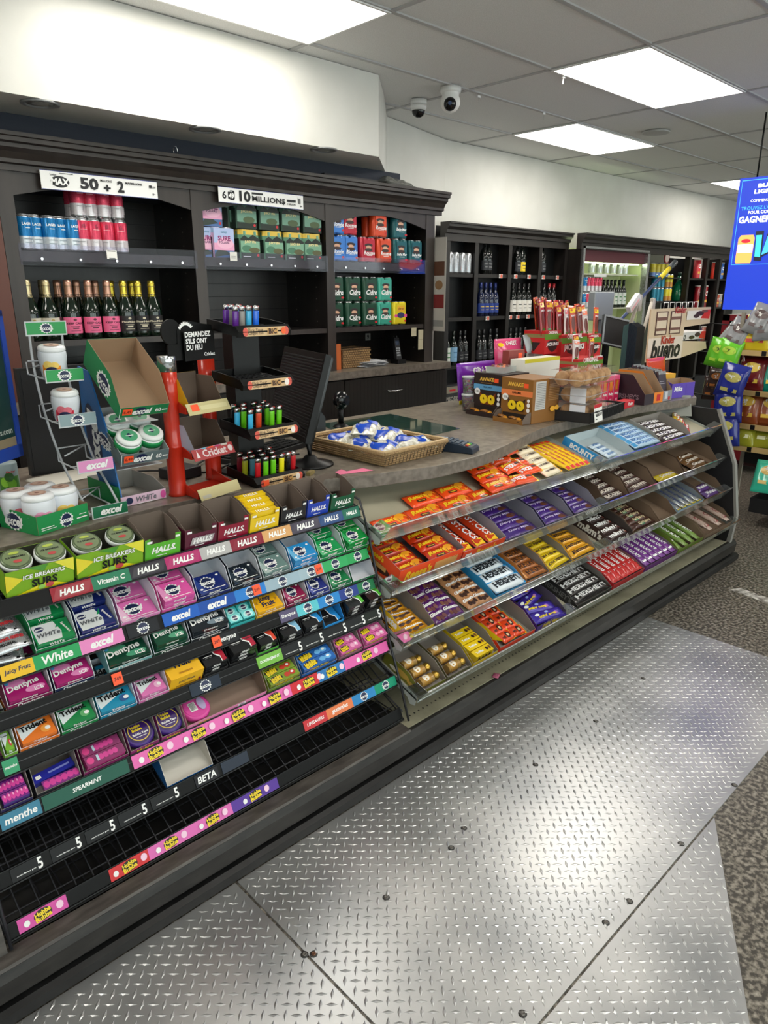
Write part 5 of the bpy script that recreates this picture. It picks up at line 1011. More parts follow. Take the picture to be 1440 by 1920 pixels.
# keyboard and cables behind
mb = MB(); mb.box(-.2, .2, -.07, .07, 0, .018, BLKM)
for i in range(14):
    for j in range(4): mb.box(-.19 + .0275 * i, -.167 + .0275 * i, -.06 + .03 * j, -.036 + .03 * j, .018, .024, BLK)
put(None, mb, 'keyboard', 'black keyboard lying behind the lighter tower', 'keyboard', TR(1.52, 2.25, Z0, .3))
for i, pts in enumerate(([(1.02, 2.3, .955), (1.15, 2.2, .96), (1.25, 2.25, .955), (1.45, 2.38, .957), (1.6, 2.4, .955)], [(1.1, 2.18, .955), (1.2, 2.14, .96), (1.32, 2.16, .955), (1.44, 2.14, .957), (1.58, 2.18, .955)], [(1.3, 2.14, .97), (1.38, 2.17, .99), (1.45, 2.13, .96), (1.62, 2.15, .97)])):
    pts = [Vector(q) for q in pts]; mb = MB(); P2 = cr_([(q.x, q.y) for q in pts], 5); n = len(P2); mb.tube([(a, b, .956 + .006 * sin(k_ * .7)) for k_, (a, b) in enumerate(P2)], .0035, BLKM); put(None, mb, 'cable', ['black cable snaking behind the red lighter stand', 'black cable lying behind the lighter tower', 'short black cable behind the monitor foot'][i], 'cable')
mb = MB(); mb.box(-.055, .055, -.045, .045, 0, .035, BLKM); put(None, mb, 'power_box', 'small black power box behind the red lighter stand', 'power box', TR(1.12, 2.15, Z0, .2), bevel=.004)
p = AZ(630, 797, .95)
def b_scan():
    a = MB(); a.sphere((0, 0, .125), .042, BLKG, 20, 12, (1, .8, 1.05)); b = MB(); b.tube([(0, 0, .09), (.0, .0, .02)], .013, BLK, 12); b.lathe([(.04, 0), (.036, .006), (.014, .02)], BLK, 24)
    c = MB(); c.cyl((0, -.036, .125), .022, .006, M('#1a2028', .1), 20, 'y'); return [('head', a), ('stand', b), ('scan_window', c)]
put(None, b_scan, 'barcode_scanner', 'glossy black round-headed scanner beside the monitor', 'scanner', TR(p.x - .02, p.y - .06, Z0, .3))
# wicker tray with curds
BK = Matrix.Translation((1.70, 1.76, Z0)) @ Matrix.Rotation(radians(1), 4, 'Z')
WK = mottle('wicker', '#7a5c3c', '#b89a6c', 120, .7, 3, (1, 8, 1), bump=.6)
def b_wick():
    a = MB(); W, D = .34, .44
    a.box(.015, W - .015, .015, D - .015, 0, .004, WK)
    for i in range(5):
        z_ = .004 + .0085 * i; e = .015 - .0028 * i
        a.tube([(e, e, z_), (W - e, e, z_), (W - e, D - e, z_), (e, D - e, z_), (e, e, z_)], .0035, WK)
    b = MB(); b.tube([(0, 0, .048), (W, 0, .048), (W, D, .048), (0, D, .048), (0, 0, .048)], .007, WK, 8); b.tube([(0, 0, .056), (W, 0, .056), (W, D, .056), (0, D, .056), (0, 0, .056)], .005, M('#c8ab80', .6), 8)
    c = MB()
    for i in range(18): c.tube([(.012 + .0185 * i, .01, .004), (.012 + .0185 * i, -.001, .05)], .0012, BLK, 4)
    return [('woven_tray', a), ('rim', b), ('front_wires', c)]
put(None, b_wick, 'wicker_basket', 'shallow wicker basket of bagged cheese curds on the countertop', 'basket', BK)
CURD = mottle('curd_bag', '#b9b49c', '#f4f4ec', 70, .2, 4, lo=.35, hi=.6, bump=.9)
def b_curd(sd):
    def f():
        a = MB(); a.pillow(.17, .10, .055, CURD, 14, 10, .07, sd, .22); P = lambda u, v, o: Vector(((u - .5) * .17, (v - .5) * .1, a.hf(u, v) + o + .0015))
        b = MB()
        nx = 8; vs_ = []; fs = []
        for (u0, u1, v0, v1) in ((.1, .42, .25, .8), (.52, .72, .1, .5)):
            k = len(vs_)
            for i in range(nx + 1):
                for j in range(nx + 1): vs_.append(P(u0 + (u1 - u0) * i / nx + .05 * sin(j), v0 + (v1 - v0) * j / nx, 0))
            fs += [(k + i * (nx + 1) + j, k + (i + 1) * (nx + 1) + j, k + (i + 1) * (nx + 1) + j + 1, k + i * (nx + 1) + j + 1) for i in range(nx) for j in range(nx)]
        b.add(vs_, fs, M('#1646b8', .25), True)
        return [('bag', a), ('blue_print', b)]
    return f
for i, (x, y, z_, rz, d) in enumerate(((.09, .10, .03, .35, 'at front left corner'), (.24, .09, .032, -.5, 'at front right corner'), (.08, .21, .03, .9, 'at the left side'), (.22, .21, .045, .3, 'in the middle on top'), (.10, .33, .03, .2, 'at the back left'), (.25, .32, .032, -.3, 'at the back right'), (.17, .27, .07, .6, 'crowning the heap'))):
    put('cu%d' % (i % 3), b_curd(i % 3 + 11), 'curd_bag', 'clear and blue bag of cheese curds %s of the basket' % d, 'bag', BK @ TR(x, y, z_ - .02, rz, .12 if i < 2 else 0))
# card terminal
A = AZ(822, 843, .95); B = AZ(902, 851, .95); ang = math.atan2(B.y - A.y, B.x - A.x)
def b_term():
    a = MB(); L = .18; a.prism([(0, .004), (.02, 0), (L, 0), (L, .018), (L - .01, .026), (.05, .045), (.01, .042), (0, .03)], -.04, .04, M('#1c2a3a', .3), 'y')
    b = MB(); b.T = Matrix.Translation((.015, -.035, .0455)) @ Matrix.Rotation(radians(2), 4, 'Y'); b.box(0, .04, .006, .064, -.002, .0008, M('#8a9aa6', .15))
    c = MB(); c.T = Matrix.Translation((.062, -.034, .0455)) @ Matrix.Rotation(radians(9.5), 4, 'Y')
    for i in range(5):
        for j in range(4): c.box(.004 + .02 * i, .018 + .02 * i, .002 + .0175 * j, .015 + .0175 * j, -.003, .003, M('#4a5664' if not (i == 4 and j < 3) else ['#b8402a', '#d8b83a', '#3a9a4a'][j], .4))
    return [('body', a), ('display', b), ('keypad', c)]
put(None, b_term, 'card_terminal', 'dark blue payment terminal lying near the counter edge', 'card terminal', Matrix.Translation((A.x, A.y + .03, Z0)) @ Matrix.Rotation(ang, 4, 'Z'), bevel=.003)
# glass mat
mb = MB(); q = [AZ(*c, Z0) for c in ((700, 842), (862, 804), (732, 777), (600, 796))]; mb.prism([(v.x, v.y) for v in q], Z0, Z0 + .003, M('#2c463f', .06, 0, .6))
put(None, mb, 'counter_mat', 'dark green glass mat set on the countertop behind the basket', 'mat')
mb = MB(); q = [AZ(*c, Z0) for c in ((622, 892), (700, 882), (680, 878), (650, 884), (640, 880), (628, 886))]; mb.prism([(v.x, v.y) for v in q], Z0, Z0 + .0006, M('#f07aa0', .6)); put(None, mb, 'paper_scrap', 'torn pink paper scrap stuck near the counter edge below the basket', 'paper')
mb = MB(); mb.box(-.02, .02, -.008, .008, 0, .012, M('#8a7a4a', .6)); p = AZ(582, 890, .95); put(None, mb, 'cardboard_scrap', 'small tan scrap beside the bottom lighter tray', 'scrap', TR(p.x, p.y, Z0, .5))
# papers behind
def b_sheet(w, d, c='#d8d4c8', n=3):
    def f():
        a = MB()
        for i in range(n):
            a.T = TR(random.uniform(-.008, .008), random.uniform(-.008, .008), .0006 * i, random.uniform(-.1, .1)); a.box(-w / 2, w / 2, -d / 2, d / 2, 0, .0005, M(c, .6))
        a.T = None; return a
    return f
put(None, b_sheet(.2, .14), 'paper_stack', 'cream paper slips lying behind the white wire rack', 'papers', TR(.84, 2.42, Z0, .2))
put(None, b_sheet(.13, .1), 'paper_stack', 'loose cream paper slips behind the gum carton rack', 'papers', TR(1.02, 2.44, Z0, -.3))
# black panel behind the wire rack
mb = MB(); a = AY(30, 692, 2.5); b_ = AY(205, 690, 2.5); c_ = AY(120, 880, 2.5); mb.box(a.x, b_.x, 2.5, 2.53, .951, a.z, M('#0f1114', .5)); mb.box(a.x + .01, b_.x - .01, 2.498, 2.5, .96, a.z - .01, BLKM); put(None, mb, 'screen_panel', 'wide black panel standing behind the white wire rack', 'panel')
# lottery terminal screen at the left edge
r = link(bpy.data.objects.new('lottery_screen', None)); tag(r, 'blue framed dark customer screen cut off by the left edge', 'screen')
T = Matrix.Translation((.64, 2.15, 1.10)) @ Matrix.Rotation(radians(38), 4, 'Z'); BLU = M('#1c3f9a', .35)
mb = MB(); mb.T = T
mb.box(-.30, 0, 0, .03, 0, .035, BLU); mb.box(-.018, 0, 0, .03, 0, .40, BLU); mb.box(-.30, 0, 0, .03, .385, .40, M('#14264a', .4)); mb.box(-.30, 0, .03, .04, 0, .40, BLU); meshob('frame', mb, r)
mb = MB(); mb.T = T; mb.box(-.28, -.018, .004, .006, .035, .385, M('#223a36', .12)); mb.face((-.28, .004, .035), (1, 0, 0), (0, 0, 1), .262, .35, [('r', 0, .0, 1, .07, M('#8a7a60', .4)), ('t', 's.com', .86, .12, .2, M('#a8b0a8', .4))]); meshob('screen', mb, r)
mb = MB(); mb.T = T; mb.box(-.30, 0, .005, .025, .40, .43, M('#1a1440', .35)); mb.face((-.3, .005, .40), (1, 0, 0), (0, 0, 1), .3, .03, [('r', .7, .35, .8, .6, WT), ('r', .9, .35, .95, .6, WT)]); meshob('top_band', mb, r)
mb = MB(); mb.T = T; mb.tube([(-.15, .02, -.15), (-.15, .02, .01)], .02, BLK, 12); mb.box(-.22, -.08, -.04, .08, -.15, -.14, BLK); meshob('stand', mb, r)
mb = MB(); mb.T = T; mb.prism([(-.28, 0), (-.002, 0), (-.006, .10), (-.02, .115), (-.28, .115)], .012, .016, M('#a8925a', .4), 'y'); mb.face((-.28, .0115, 0), (1, 0, 0), (0, 0, 1), .278, .115, [('t', "c'est", .84, .7, .2, WT, {'b': .05}), ('t', 'ton tour!', .76, .48, .42, WT, {'b': .05}), ('r', .6, .24, .93, .36, M('#7a6a44', .4)), ('r', .82, .04, .96, .16, WT)])
mb.T = None
put(None, mb, 'promo_sign', 'gold card sign with white lettering on top of the blue framed screen', 'sign', Matrix.Translation((0, 0, .431 + 1.10 - 1.10)) @ Matrix.Identity(4))

# ============================================================ RIGHT HALF OF THE COUNTERTOP
# chocolate dispenser boxes, fronts face left
def b_awake(col, band, txt2, owl):
    def f():
        w, d, h = .19, .20, .205
        a = MB(); C = card(col); a.box(0, d, 0, w, 0, h, C)   # front face is -X
        a.face((0, w, 0), (0, -1, 0), (0, 0, 1), w, h, [('t', 'AWAKE', .45, .86, .5, M('#e8b84a', .4), {'b': .04, 'h': .09}), ('r', .72, .8, .86, .9, ORG), ('r', 0, .6, 1, .73, M(band, .4)), ('t', txt2, .5, .67, .3, BLK, {'b': .03}), ('r', .25, .76, .65, .775, M('#8a6a3a', .4)), ('e', .14, .55, .1, .08, WT), ('t', '101', .14, .55, .1, BLK),
            ('p', [(.22, .55), (.32, .48), (.7, .48), (.8, .56), (.74, .25), (.28, .25)], M(owl, .4)), ('e', .37, .38, .13, .115, M('#f2cf1e', .4)), ('e', .64, .38, .13, .115, M('#f2cf1e', .4)), ('r', .35, .38, .38, .42, BLK), ('r', .35, .37, .40, .385, BLK), ('r', .62, .38, .65, .42, BLK), ('r', .62, .37, .67, .385, BLK), ('e', .9, .42, .05, .05, WT), ('e', .9, .3, .05, .05, WT), ('e', .9, .52, .04, .04, WT), ('r', .1, .02, .9, .2, M('#1a1210', .6))])
        a.face((0, 0, 0), (1, 0, 0), (0, 0, 1), d, h, [('r', .1, .3, .48, .95, M('#c9c8c4', .5))] + [('r', .13, .34 + .04 * i, .45, .35 + .04 * i, M('#7a7a7a', .5)) for i in range(15)] + [('r', .55, .5 + .04 * i, .95, .515 + .04 * i, M('#b88a5a', .5)) for i in range(10)] + [('e', .72, .3, .1, .06, M('#f2b43a', .4)), ('e', .88, .31, .08, .06, M('#f2b43a', .4))])
        b = MB(); b.prism([(0, 0), (-.055, 0), (-.06, .02), (-.03, .05), (0, .055)], .004, .006, KRAFTD, 'y'); b.prism([(0, 0), (-.055, 0), (-.06, .02), (-.03, .05), (0, .055)], w - .006, w - .004, KRAFTD, 'y'); b.box(-.056, 0, .004, w - .004, 0, .002, C); b.box(-.06, -.057, .004, w - .004, 0, .022, C)
        c = MB()
        for i in range(6):
            c.T = TR(-.03 + .006 * (i % 2), .03 + .027 * i, .006 + .005 * (i % 3), .3 + .5 * (i % 3)); c.pillow(.06, .028, .014, film(['#3a2620', '#c8861e', '#8a5a2a'][i % 3]), 6, 4, .08, i)
        c.T = None
        return [('carton', a), ('dispenser_lip', b), ('wrapped_bites', c)]
    return f
put(None, b_awake('#2a1c1a', '#5f9cc8', 'MILK CHOC', '#7a3a1a'), 'chocolate_dispenser', 'dark brown chocolate dispenser carton with pale blue band and owl eyes', 'display box', TR(2.86, 2.125, Z0, radians(-4)))
put(None, b_awake('#8a5c24', '#e8824a', 'CARAMEL', '#3a2418'), 'chocolate_dispenser', 'tan brown chocolate dispenser carton with orange band and owl eyes', 'display box', TR(2.80, 1.905, Z0, radians(-4)))
# clear cups of candy
def b_cup(cc):
    def f():
        a = MB(); a.lathe([(.030, 0), (.036, .075), (.037, .08)], clear('#ffffff', .85, .08), 20)
        b = MB(); b.lathe([(.0365, .078), (.039, .08), (.039, .088), (.03, .09), (.0001, .09)], clear('#e8ecec', .4, .1), 20)
        c = MB(); rn = random.Random(3)
        for i in range(26):
            t = rn.random() * 6.3; q = rn.random() ** .5 * .024; c.sphere((q * cos(t), q * sin(t), .012 + .0022 * i), .009, M(cc[i % len(cc)], .4), 7, 5, (1, 1, .7))
        return [('cup', a), ('lid', b), ('candy', c)]
    return f
p = AZ(878, 770, .95)
put(None, b_cup(['#8a1c3a', '#b82a4a', '#7a1c2a']), 'candy_cup', 'clear lidded cup of dark red candy, bottom of the stack of two', 'cup', TR(p.x, p.y, Z0))
put(None, b_cup(['#c8303a', '#3a8a3a', '#e8e0d8', '#8a1c2a']), 'candy_cup', 'clear lidded cup of red and green candy, top of the stack of two', 'cup', TR(p.x, p.y, Z0 + .091))
# bags
def bag(col, w, h, deco, t=.03, sd=1, mat=film):
    def f():
        a = MB(); a.pillow(w, h, t, mat(col), 10, 10, .09, sd, .12, 'y'); a.deco(lambda u, v, o: Vector(((u - .5) * w, (v - .5) * h, a.hf(u, v) + o + .0012)), w, h, deco); return a
    return f
def stand(px0, px1, pyt, pyb, Y, lean=78, rz=0):
    """matrix for a bag standing with its front towards the shop; returns matrix, width, height"""
    x0, x1, z0, z1 = rect(px0, px1, pyt, pyb, Y)
    return Matrix.Translation(((x0 + x1) / 2, Y, (z0 + z1) / 2)) @ Matrix.Rotation(rz, 4, 'Z') @ Matrix.Rotation(radians(lean), 4, 'X'), x1 - x0, z1 - z0
def sbag(key, px0, px1, pyt, pyb, Y, col, deco, label, cat='candy bag', name='candy_bag', lean=80, rz=0, t=.03, mat=film, sd=1, group=None):
    m_, w, h = stand(px0, px1, pyt, pyb, Y, lean, rz); put(key, bag(col, w, h, deco, t, sd, mat), name, label, cat, m_, group)
p = AZ(862, 757, .95)
sbag(None, 855, 876, 695, 759, p.y, '#e8dc1c', [('e', .5, .5, .3, .25, F('#6ac8a0')), ('e', .5, .5, .18, .16, F('#f2f2e0')), ('e', .5, .2, .3, .1, F('#b83a4a')), ('t', 'SOUR', .5, .85, .6, BLK)], 'narrow yellow candy bag standing left of the clear candy cups', lean=84)
sbag(None, 853, 935, 678, 745, 2.50, '#7a2ab0', [('t', 'GRAPE', .5, .75, .4, WT), ('e', .5, .4, .2, .2, F('#9a5ad0'))], 'shiny purple candy bag behind the clear candy cups', lean=84)
sbag(None, 922, 971, 635, 725, 2.45, '#e0487c', [('p', [(0, .8), (1, .8), (1, .83), (0, .83)], F('#f290b0')), ('r', .35, .55, .8, .62, WT), ('t', 'SWEET', .6, .9, .4, WT), ('e', .2, .88, .1, .04, F('#f2c81e')), ('e', .25, .5, .06, .05, F('#f2a0b8')), ('e', .7, .3, .06, .05, F('#f2a0b8'))], 'hot pink pouch with white lettering standing behind the dispenser cartons', lean=84)
# flat packs & boxes between
def solid(px0, px1, pyt, pyb, Y, d, col, label, name='box', cat='box', front=None, top=None, left=None, mt=card, z0=None, rz=0, bevel=0):
    x0, x1, a, b = rect(px0, px1, pyt, pyb, Y)
    if z0 is not None: a = z0
    mb = box_item(x1 - x0, d, b - a, col, top, front, left, mt)
    return put(None, mb, name, label, cat, TR((x0 + x1) / 2, Y, a, rz), bevel=bevel), (x0, x1, a, b)
solid(950, 979, 657, 742, 2.26, .04, '#8a3a34', 'reddish card carton with an orange tag leaning behind the dispensers', 'candy_box', 'box', [('r', .1, .3, .9, .6, M('#6a6a8a', .4)), ('r', .6, .8, .85, .95, ORG), ('t', 'CHERRY', .45, .68, .7, M('#d04a3a', .4)), ('t', 'SOUR', .45, .2, .6, M('#c0503a', .4))], z0=Z0)
solid(981, 1045, 672, 740, 2.15, .09, '#e4e2d8', 'white carton with yellow edged lid behind the muffin packs', 'carton', 'box', [('r', 0, .93, 1, 1, M('#d8cc2a', .5))], [('r', 0, 0, 1, .1, M('#d8cc2a', .5))], z0=Z0)
solid(1000, 1030, 652, 672, 2.40, .05, '#b8bab4', 'small pale grey packet on the white carton', 'packet', 'box', [('r', .1, .3, .9, .35, M('#8a8c88', .5))])
def b_tray_food():
    a = MB(); a.box(-.07, .07, -.05, .05, 0, .03, clear('#e8f0ee', .6, .08)); b = MB(); rn = random.Random(4)
    for i in range(22): b.sphere((rn.uniform(-.055, .055), rn.uniform(-.038, .038), .016 + .004 * (i % 4)), .011, M(['#a03a2a', '#8a9a2a', '#c86a3a', '#6a2a2a'][i % 4], .4), 7, 5)
    return [('clear_tray', a), ('sweets', b)]
p = AX(955, 705, 3.02); put(None, b_tray_food, 'sweet_tray', 'clear tray of mixed red and green sweets on top of the dark dispenser', 'tray', TR(2.97, 2.22, Z0 + .206, .2))
# muffins and black tray
TM = Matrix.Translation((3.005, 1.715, Z0)) @ Matrix.Rotation(radians(9), 4, 'Z')
def b_btray():
    a = MB(); W, D, H = .46, .2, .05
    a.box(0, W, 0, D, 0, .004, BLKM)
    for (x0, x1, y0, y1) in ((0, W, 0, .004), (0, W, D - .004, D), (0, .004, 0, D), (W - .004, W, 0, D)): a.box(x0, x1, y0, y1, 0, H, BLKM)
    for i in range(34): a.box(.008 + .0133 * i, .014 + .0133 * i, -.0012, 0, .004, H - .006, BLK)
    a.box(-.004, W + .004, -.004, 0, H - .004, H, BLKM); return a
put(None, b_btray, 'black_tray', 'ribbed black plastic tray under the packs of round pastries', 'tray', TM)
put(None, lambda: box_item(.075, .001, .062, '#f2f0ea', None, [('r', 0, .8, 1, 1, RD), ('t', 'Beurre', .35, .6, .5, BLK), ('t', 'salés', .35, .42, .45, BLK), ('t', '3.19', .76, .42, .3, BLK, {'b': .05}), ('r', .1, .15, .3, .2, BLK)]), 'price_card', 'white price card with red top clipped to the black tray', 'price card', TM @ TR(.09, -.008, .0, 0, radians(-8)) @ Matrix.Scale(1.35, 4))
MUF = mottle('pastry', '#b07f4c', '#dcae78', 40, .5, 5, bump=.3)
def b_muff(n, m_):
    def f():
        a = MB(); w, d = n * .062 + .01, m_ * .062 + .01
        for (z_, h_) in ((0, .03),):
            a.add([(0, 0, .001), (w, 0, .001), (w, d, .001), (0, d, .001)], [(0, 1, 2, 3)], clear('#ffffff', .97, .06, .8))
        for q in ((0, w, -.003, 0), (-.003, 0, 0, d)): a.box(q[0], q[1], q[2], q[3], .030, .033, clear('#ffffff', .7, .1))
        CL = clear('#ffffff', .97, .06, .8); a.add([(0, 0, 0), (w, 0, 0), (w, 0, .066), (0, 0, .066), (0, d, 0), (0, d, .066), (w, d, .066), (w, d, 0)], [(0, 1, 2, 3), (4, 0, 3, 5), (3, 2, 6, 5), (1, 7, 6, 2)], CL)
        parts = [('clamshell', a)]
        for i in range(n):
            for j in range(m_):
                b = MB(); b.sphere((.036 + .062 * i, .036 + .062 * j, .032), .0298, MUF, 16, 10, (1, 1, 1.0)); parts.append(('pastry', b))
        return parts
    return f
def b_mlabel(parts_fn, w):
    def f():
        P_ = parts_fn(); l = MB(); l.box(-.0012, -.0004, .01, .075, .004, .064, M('#dde2ec', .5)); l.box(-.0012, .05, .01, .075, .0665, .0672, M('#dde2ec', .5)); P_.append(('paper_label', l)); return P_
    return f
put(None, b_mlabel(b_muff(3, 2), .06), 'pastry_pack', 'clear clamshell of round pastries at the bottom of the stack in the black tray', 'pastry pack', TM @ TR(.008, .02, .005) @ Matrix.Scale(1.2, 4))
put(None, b_mlabel(b_muff(3, 2), .06), 'pastry_pack', 'clear clamshell of round pastries in the middle of the stack', 'pastry pack', TM @ TR(.01, .022, .086, .02) @ Matrix.Scale(1.2, 4))
put(None, b_muff(5, 2), 'pastry_pack', 'widest clear clamshell of round pastries on top of the stack, two rows', 'pastry pack', TM @ TR(-.07, .03, .167, -.05) @ Matrix.Scale(1.2, 4))
put(None, lambda: [('clamshell', MB().box(0, .15, 0, .1, 0, .04, clear('#ffffff', .85, .06)))] + [('cookie', MB().cyl((.014 + .017 * i, .05, .022), .018, .014, M('#e8e4dc', .6), 16, 'x')) for i in range(7)], 'cookie_pack', 'clear pack of small white powdered cookies in the black tray', 'cookie pack', TM @ TR(.28, .04, .005))
# pocky style pink boxes
p = AZ(1108, 760, .95)
for i in range(2):
    for j in range(4):
        put('poc', lambda: box_item(.055, .022, .155, '#d8285c', [('r', 0, 0, 1, 1, M('#e87a9a', .4))], [('r', .0, .85, 1, 1, M('#e85a84', .4)), ('p', [(.15, .84), (.85, .84), (.7, .45), (.3, .45)], M('#c8462a', .4)), ('r', .25, .5, .3, .82, YT), ('r', .45, .5, .5, .84, YT), ('r', .65, .5, .7, .82, YT), ('t', 'Pocky', .5, .36, .8, WT, {'b': .06, 's': .1}), ('r', .3, .1, .7, .2, M('#f2a0b8', .4))], [('r', 0, 0, 1, 1, M('#e8c8d0', .4))], film), 'biscuit_stick_box',
            'tall pink biscuit stick box in the %s row behind the powdered cookies' % ('front' if i == 0 else 'rear'), 'biscuit box', TR(3.50 + .062 * j + .01 * i, 1.96 + .05 * i, Z0), group='pink biscuit boxes, %s row' % ('front' if i == 0 else 'rear'))
put(None, lambda: box_item(.13, .06, .035, '#c01828', None, [('t', 'Pocky', .6, .5, .5, WT, {'s': .2})]), 'candy_box', 'flat red box lying at the right end of the black tray', 'box', TR(3.60, 1.83, Z0, .1))
# angled dark cartons
def ccart(w, d, hf, hb, outer, inner, deco=None, left=None): return lambda: carton(w, d, hf, hb, outer, inner, deco, left, sideh=None)
put(None, ccart(.09, .24, .06, .16, '#2a1c28', KRAFT, None, [('t', "HERSHEY'S", .5, .25, .7, M('#8a7a84', .4))]), 'bar_carton', 'dark aubergine display carton with kraft lining and grey lettering on its side', 'carton', TR(3.76, 1.80, Z0, radians(-6)))
put(None, ccart(.09, .24, .06, .17, '#e8821e', KRAFT, [('r', .3, .2, .7, .8, RD)]), 'bar_carton', 'orange edged display carton with kraft lining, right of the aubergine one', 'carton', TR(3.87, 1.80, Z0, radians(-6)))
put(None, ccart(.09, .24, .06, .17, '#8a8c94', KRAFT, [('r', .2, .2, .5, .9, M('#c8ccd4', .4)), ('r', .6, .1, .8, .4, RD)]), 'bar_carton', 'silver edged display carton full of grey wrapped bars', 'carton', TR(3.98, 1.80, Z0, radians(-6)))
for i in range(8):
    put('gbar', lambda: box_item(.075, .012, .12, '#4a4450', None, [('r', 0, .85, 1, 1, foil('#c8c8cc')), ('r', .1, .4, .9, .43, M('#8a8490', .4)), ('r', .1, .5, .7, .53, M('#8a8490', .4))], None, film), 'chocolate_bar', 'grey wrapped chocolate bar standing in the silver edged carton', 'chocolate', TR(3.985 + .0, 1.83 + .022 * i, Z0 + .045 + .004 * i, radians(-6), radians(-10)), group='grey upright bars')
put(None, ccart(.22, .1, .085, .10, '#5a3fb0', KRAFT, [('t', 'Milka', .28, .62, .36, WT, {'s': .3, 'b': .03}), ('r', .62, .2, .63, .9, M('#4a309a', .4))]), 'bar_carton', 'violet display carton with white lettering at the right end of the countertop', 'carton', TR(4.18, 1.80, Z0, radians(-10)))
mb = box_item(.22, .06, .03, '#e0a82a', [('r', .1, .2, .4, .6, WT), ('r', .5, .2, .8, .6, WT)]); put(None, mb, 'candy_box', 'flat golden box behind the violet carton', 'box', TR(4.22, 1.94, Z0 + .09, radians(-10)))
put(None, box_item(.25, .16, .0895, '#a8a49a', None, [('e', .6, .5, .15, .2, M('#c8b88a', .5))]), 'carton', 'pale grey carton supporting the flat golden box', 'box', TR(4.22, 1.925, Z0, radians(-10)))
sbag(None, 1204, 1238, 672, 755, 2.02, '#c8401c', [('t', "Reese's", .5, .3, .8, YT, {'b': .05, 's': .2}), ('e', .5, .6, .3, .15, F('#8a3018'))], 'orange peanut butter candy bag standing behind the grey wrapped bars', lean=82)
# bueno display
CRM = M('#d8c0a0', .45)
r = link(bpy.data.objects.new('biscuit_display_stand', None)); tag(r, 'cream and brown cardboard biscuit display stand with black script lettering', 'display stand')
Yb = 2.10
x0, x1, za, zb = rect(1212, 1322, 578, 672, Yb)
mb = MB(); W = x1 - x0; H = zb - za
mb.prism([(0, 0), (W * .55, 0), (W, .04), (W * .97, H * .28), (W * .55, H * .34), (W * .55, H * .62), (W, H * .66), (W * .98, H), (0, H)], 0, .01, CRM, 'y')
mb.face((0, -.0005, 0), (1, 0, 0), (0, 0, 1), W, H, [('r', .0, 0, .55, .45, M('#e8d8c8', .45)), ('r', .08, .5, .26, .95, M('#5a3428', .5)), ('r', .095, .52, .245, .93, M('#e2cfb4', .5)), ('r', .30, .5, .48, .95, M('#5a3428', .5)), ('r', .315, .52, .465, .93, M('#e2cfb4', .5)),
    ('r', .095, .58, .245, .63, M('#7a5244', .5)), ('r', .315, .58, .465, .63, M('#7a5244', .5)), ('r', .095, .78, .245, .84, M('#7a5244', .5)), ('r', .315, .78, .465, .84, M('#7a5244', .5)),
    ('t', 'Kinder', .30, .40, .22, M('#b8301c', .4), {'b': .03}), ('t', 'bueno', .28, .22, .46, M('#1a1418', .4), {'s': .2, 'b': .03}), ('r', .56, .76, .95, .94, M('#ece4dc', .45)), ('t', 'Kinder', .45, .965, .18, M('#b8301c', .4)), ('p', [(.8, .78), (.96, .76), (.97, .95), (.88, .95)], M('#d8301c', .4)), ('e', .78, .88, .07, .05, BR), ('e', .72, .83, .05, .04, BR), ('e', .86, .92, .06, .03, M('#7a4a3a', .5))], 3)
mb.v = [Vector((x0, Yb, za)) + v for v in mb.v]; meshob('front_panel', mb, r)
mb = MB(); mb.box(x0 + W * .5, x1, Yb + .02, Yb + .16, za + H * .34, za + H * .5, M('#d8d4d0', .5)); mb.face((x0 + W * .5, Yb + .02, za + H * .34), (1, 0, 0), (0, 0, 1), W * .5, H * .16, [('t', 'bueno', .1, .5, .4, BLK, {'s': .2}), ('p', [(.75, .1), (1, .0), (1, 1), (.85, 1)], M('#d8301c', .4)), ('e', .7, .6, .1, .3, BR), ('e', .5, .3, .1, .25, BR)]); meshob('shelf_box', mb, r)
mb = MB()
for i in range(6): mb.tube([(x0 + W * (.25 + .1 * i), Yb + .03, zb - .01), (x0 + W * (.25 + .1 * i), Yb + .03, zb + .035), (x0 + W * (.32 + .1 * i), Yb + .03, zb + .035), (x0 + W * (.32 + .1 * i), Yb + .03, zb - .01)], .003, WT)
meshob('white_wire_hooks', mb, r)
mb = MB(); mb.box(x0 + W * .3, x0 + W * .42, Yb + .02, Yb + .14, Z0, za + .02, M('#4a2c22', .5)); mb.lathe([(.09, 0), (.085, .01), (.05, .02)], M('#4a2c22', .5), 20, (x0 + W * .36, Yb + .08, Z0)); mb.lathe([(.06, .06), (.045, .1), (.065, .16)], M('#5a362a', .5), 16, (x0 + W * .36, Yb + .08, Z0)); meshob('pedestal', mb, r)
# jerky boxes
Yj = 2.30
def jbox(px0, px1, pyt, pyb, Y, label, d=.14):
    return solid(px0, px1, pyt, pyb, Y, d, '#c01c1c', label, 'jerky_carton', 'carton', [('r', 0, .62, 1, .86, M('#5a8a1e', .4)), ('r', 0, .86, 1, 1, M('#a8141c', .4)), ('t', 'ORIGINAL', .5, .92, .6, WT), ('p', [(.15, .5), (.3, .58), (.7, .58), (.85, .5), (.75, .2), (.5, .06), (.25, .2)], M('#2a1414', .4)), ('t', 'JACK LINKS', .5, .4, .8, WT, {'b': .05})], None, [('r', 0, .7, 1, .86, M('#8a7a4a', .4)), ('p', [(.2, .5), (.8, .5), (.5, .1)], M('#2a1414', .4))])
_, A1 = jbox(1020, 1049, 620, 663, Yj, 'red jerky carton with a green band, left of the pair on the white platform')
_, A2 = jbox(1051, 1098, 627, 668, Yj - .02, 'red jerky carton with a shield emblem, middle of the cluster', .16)
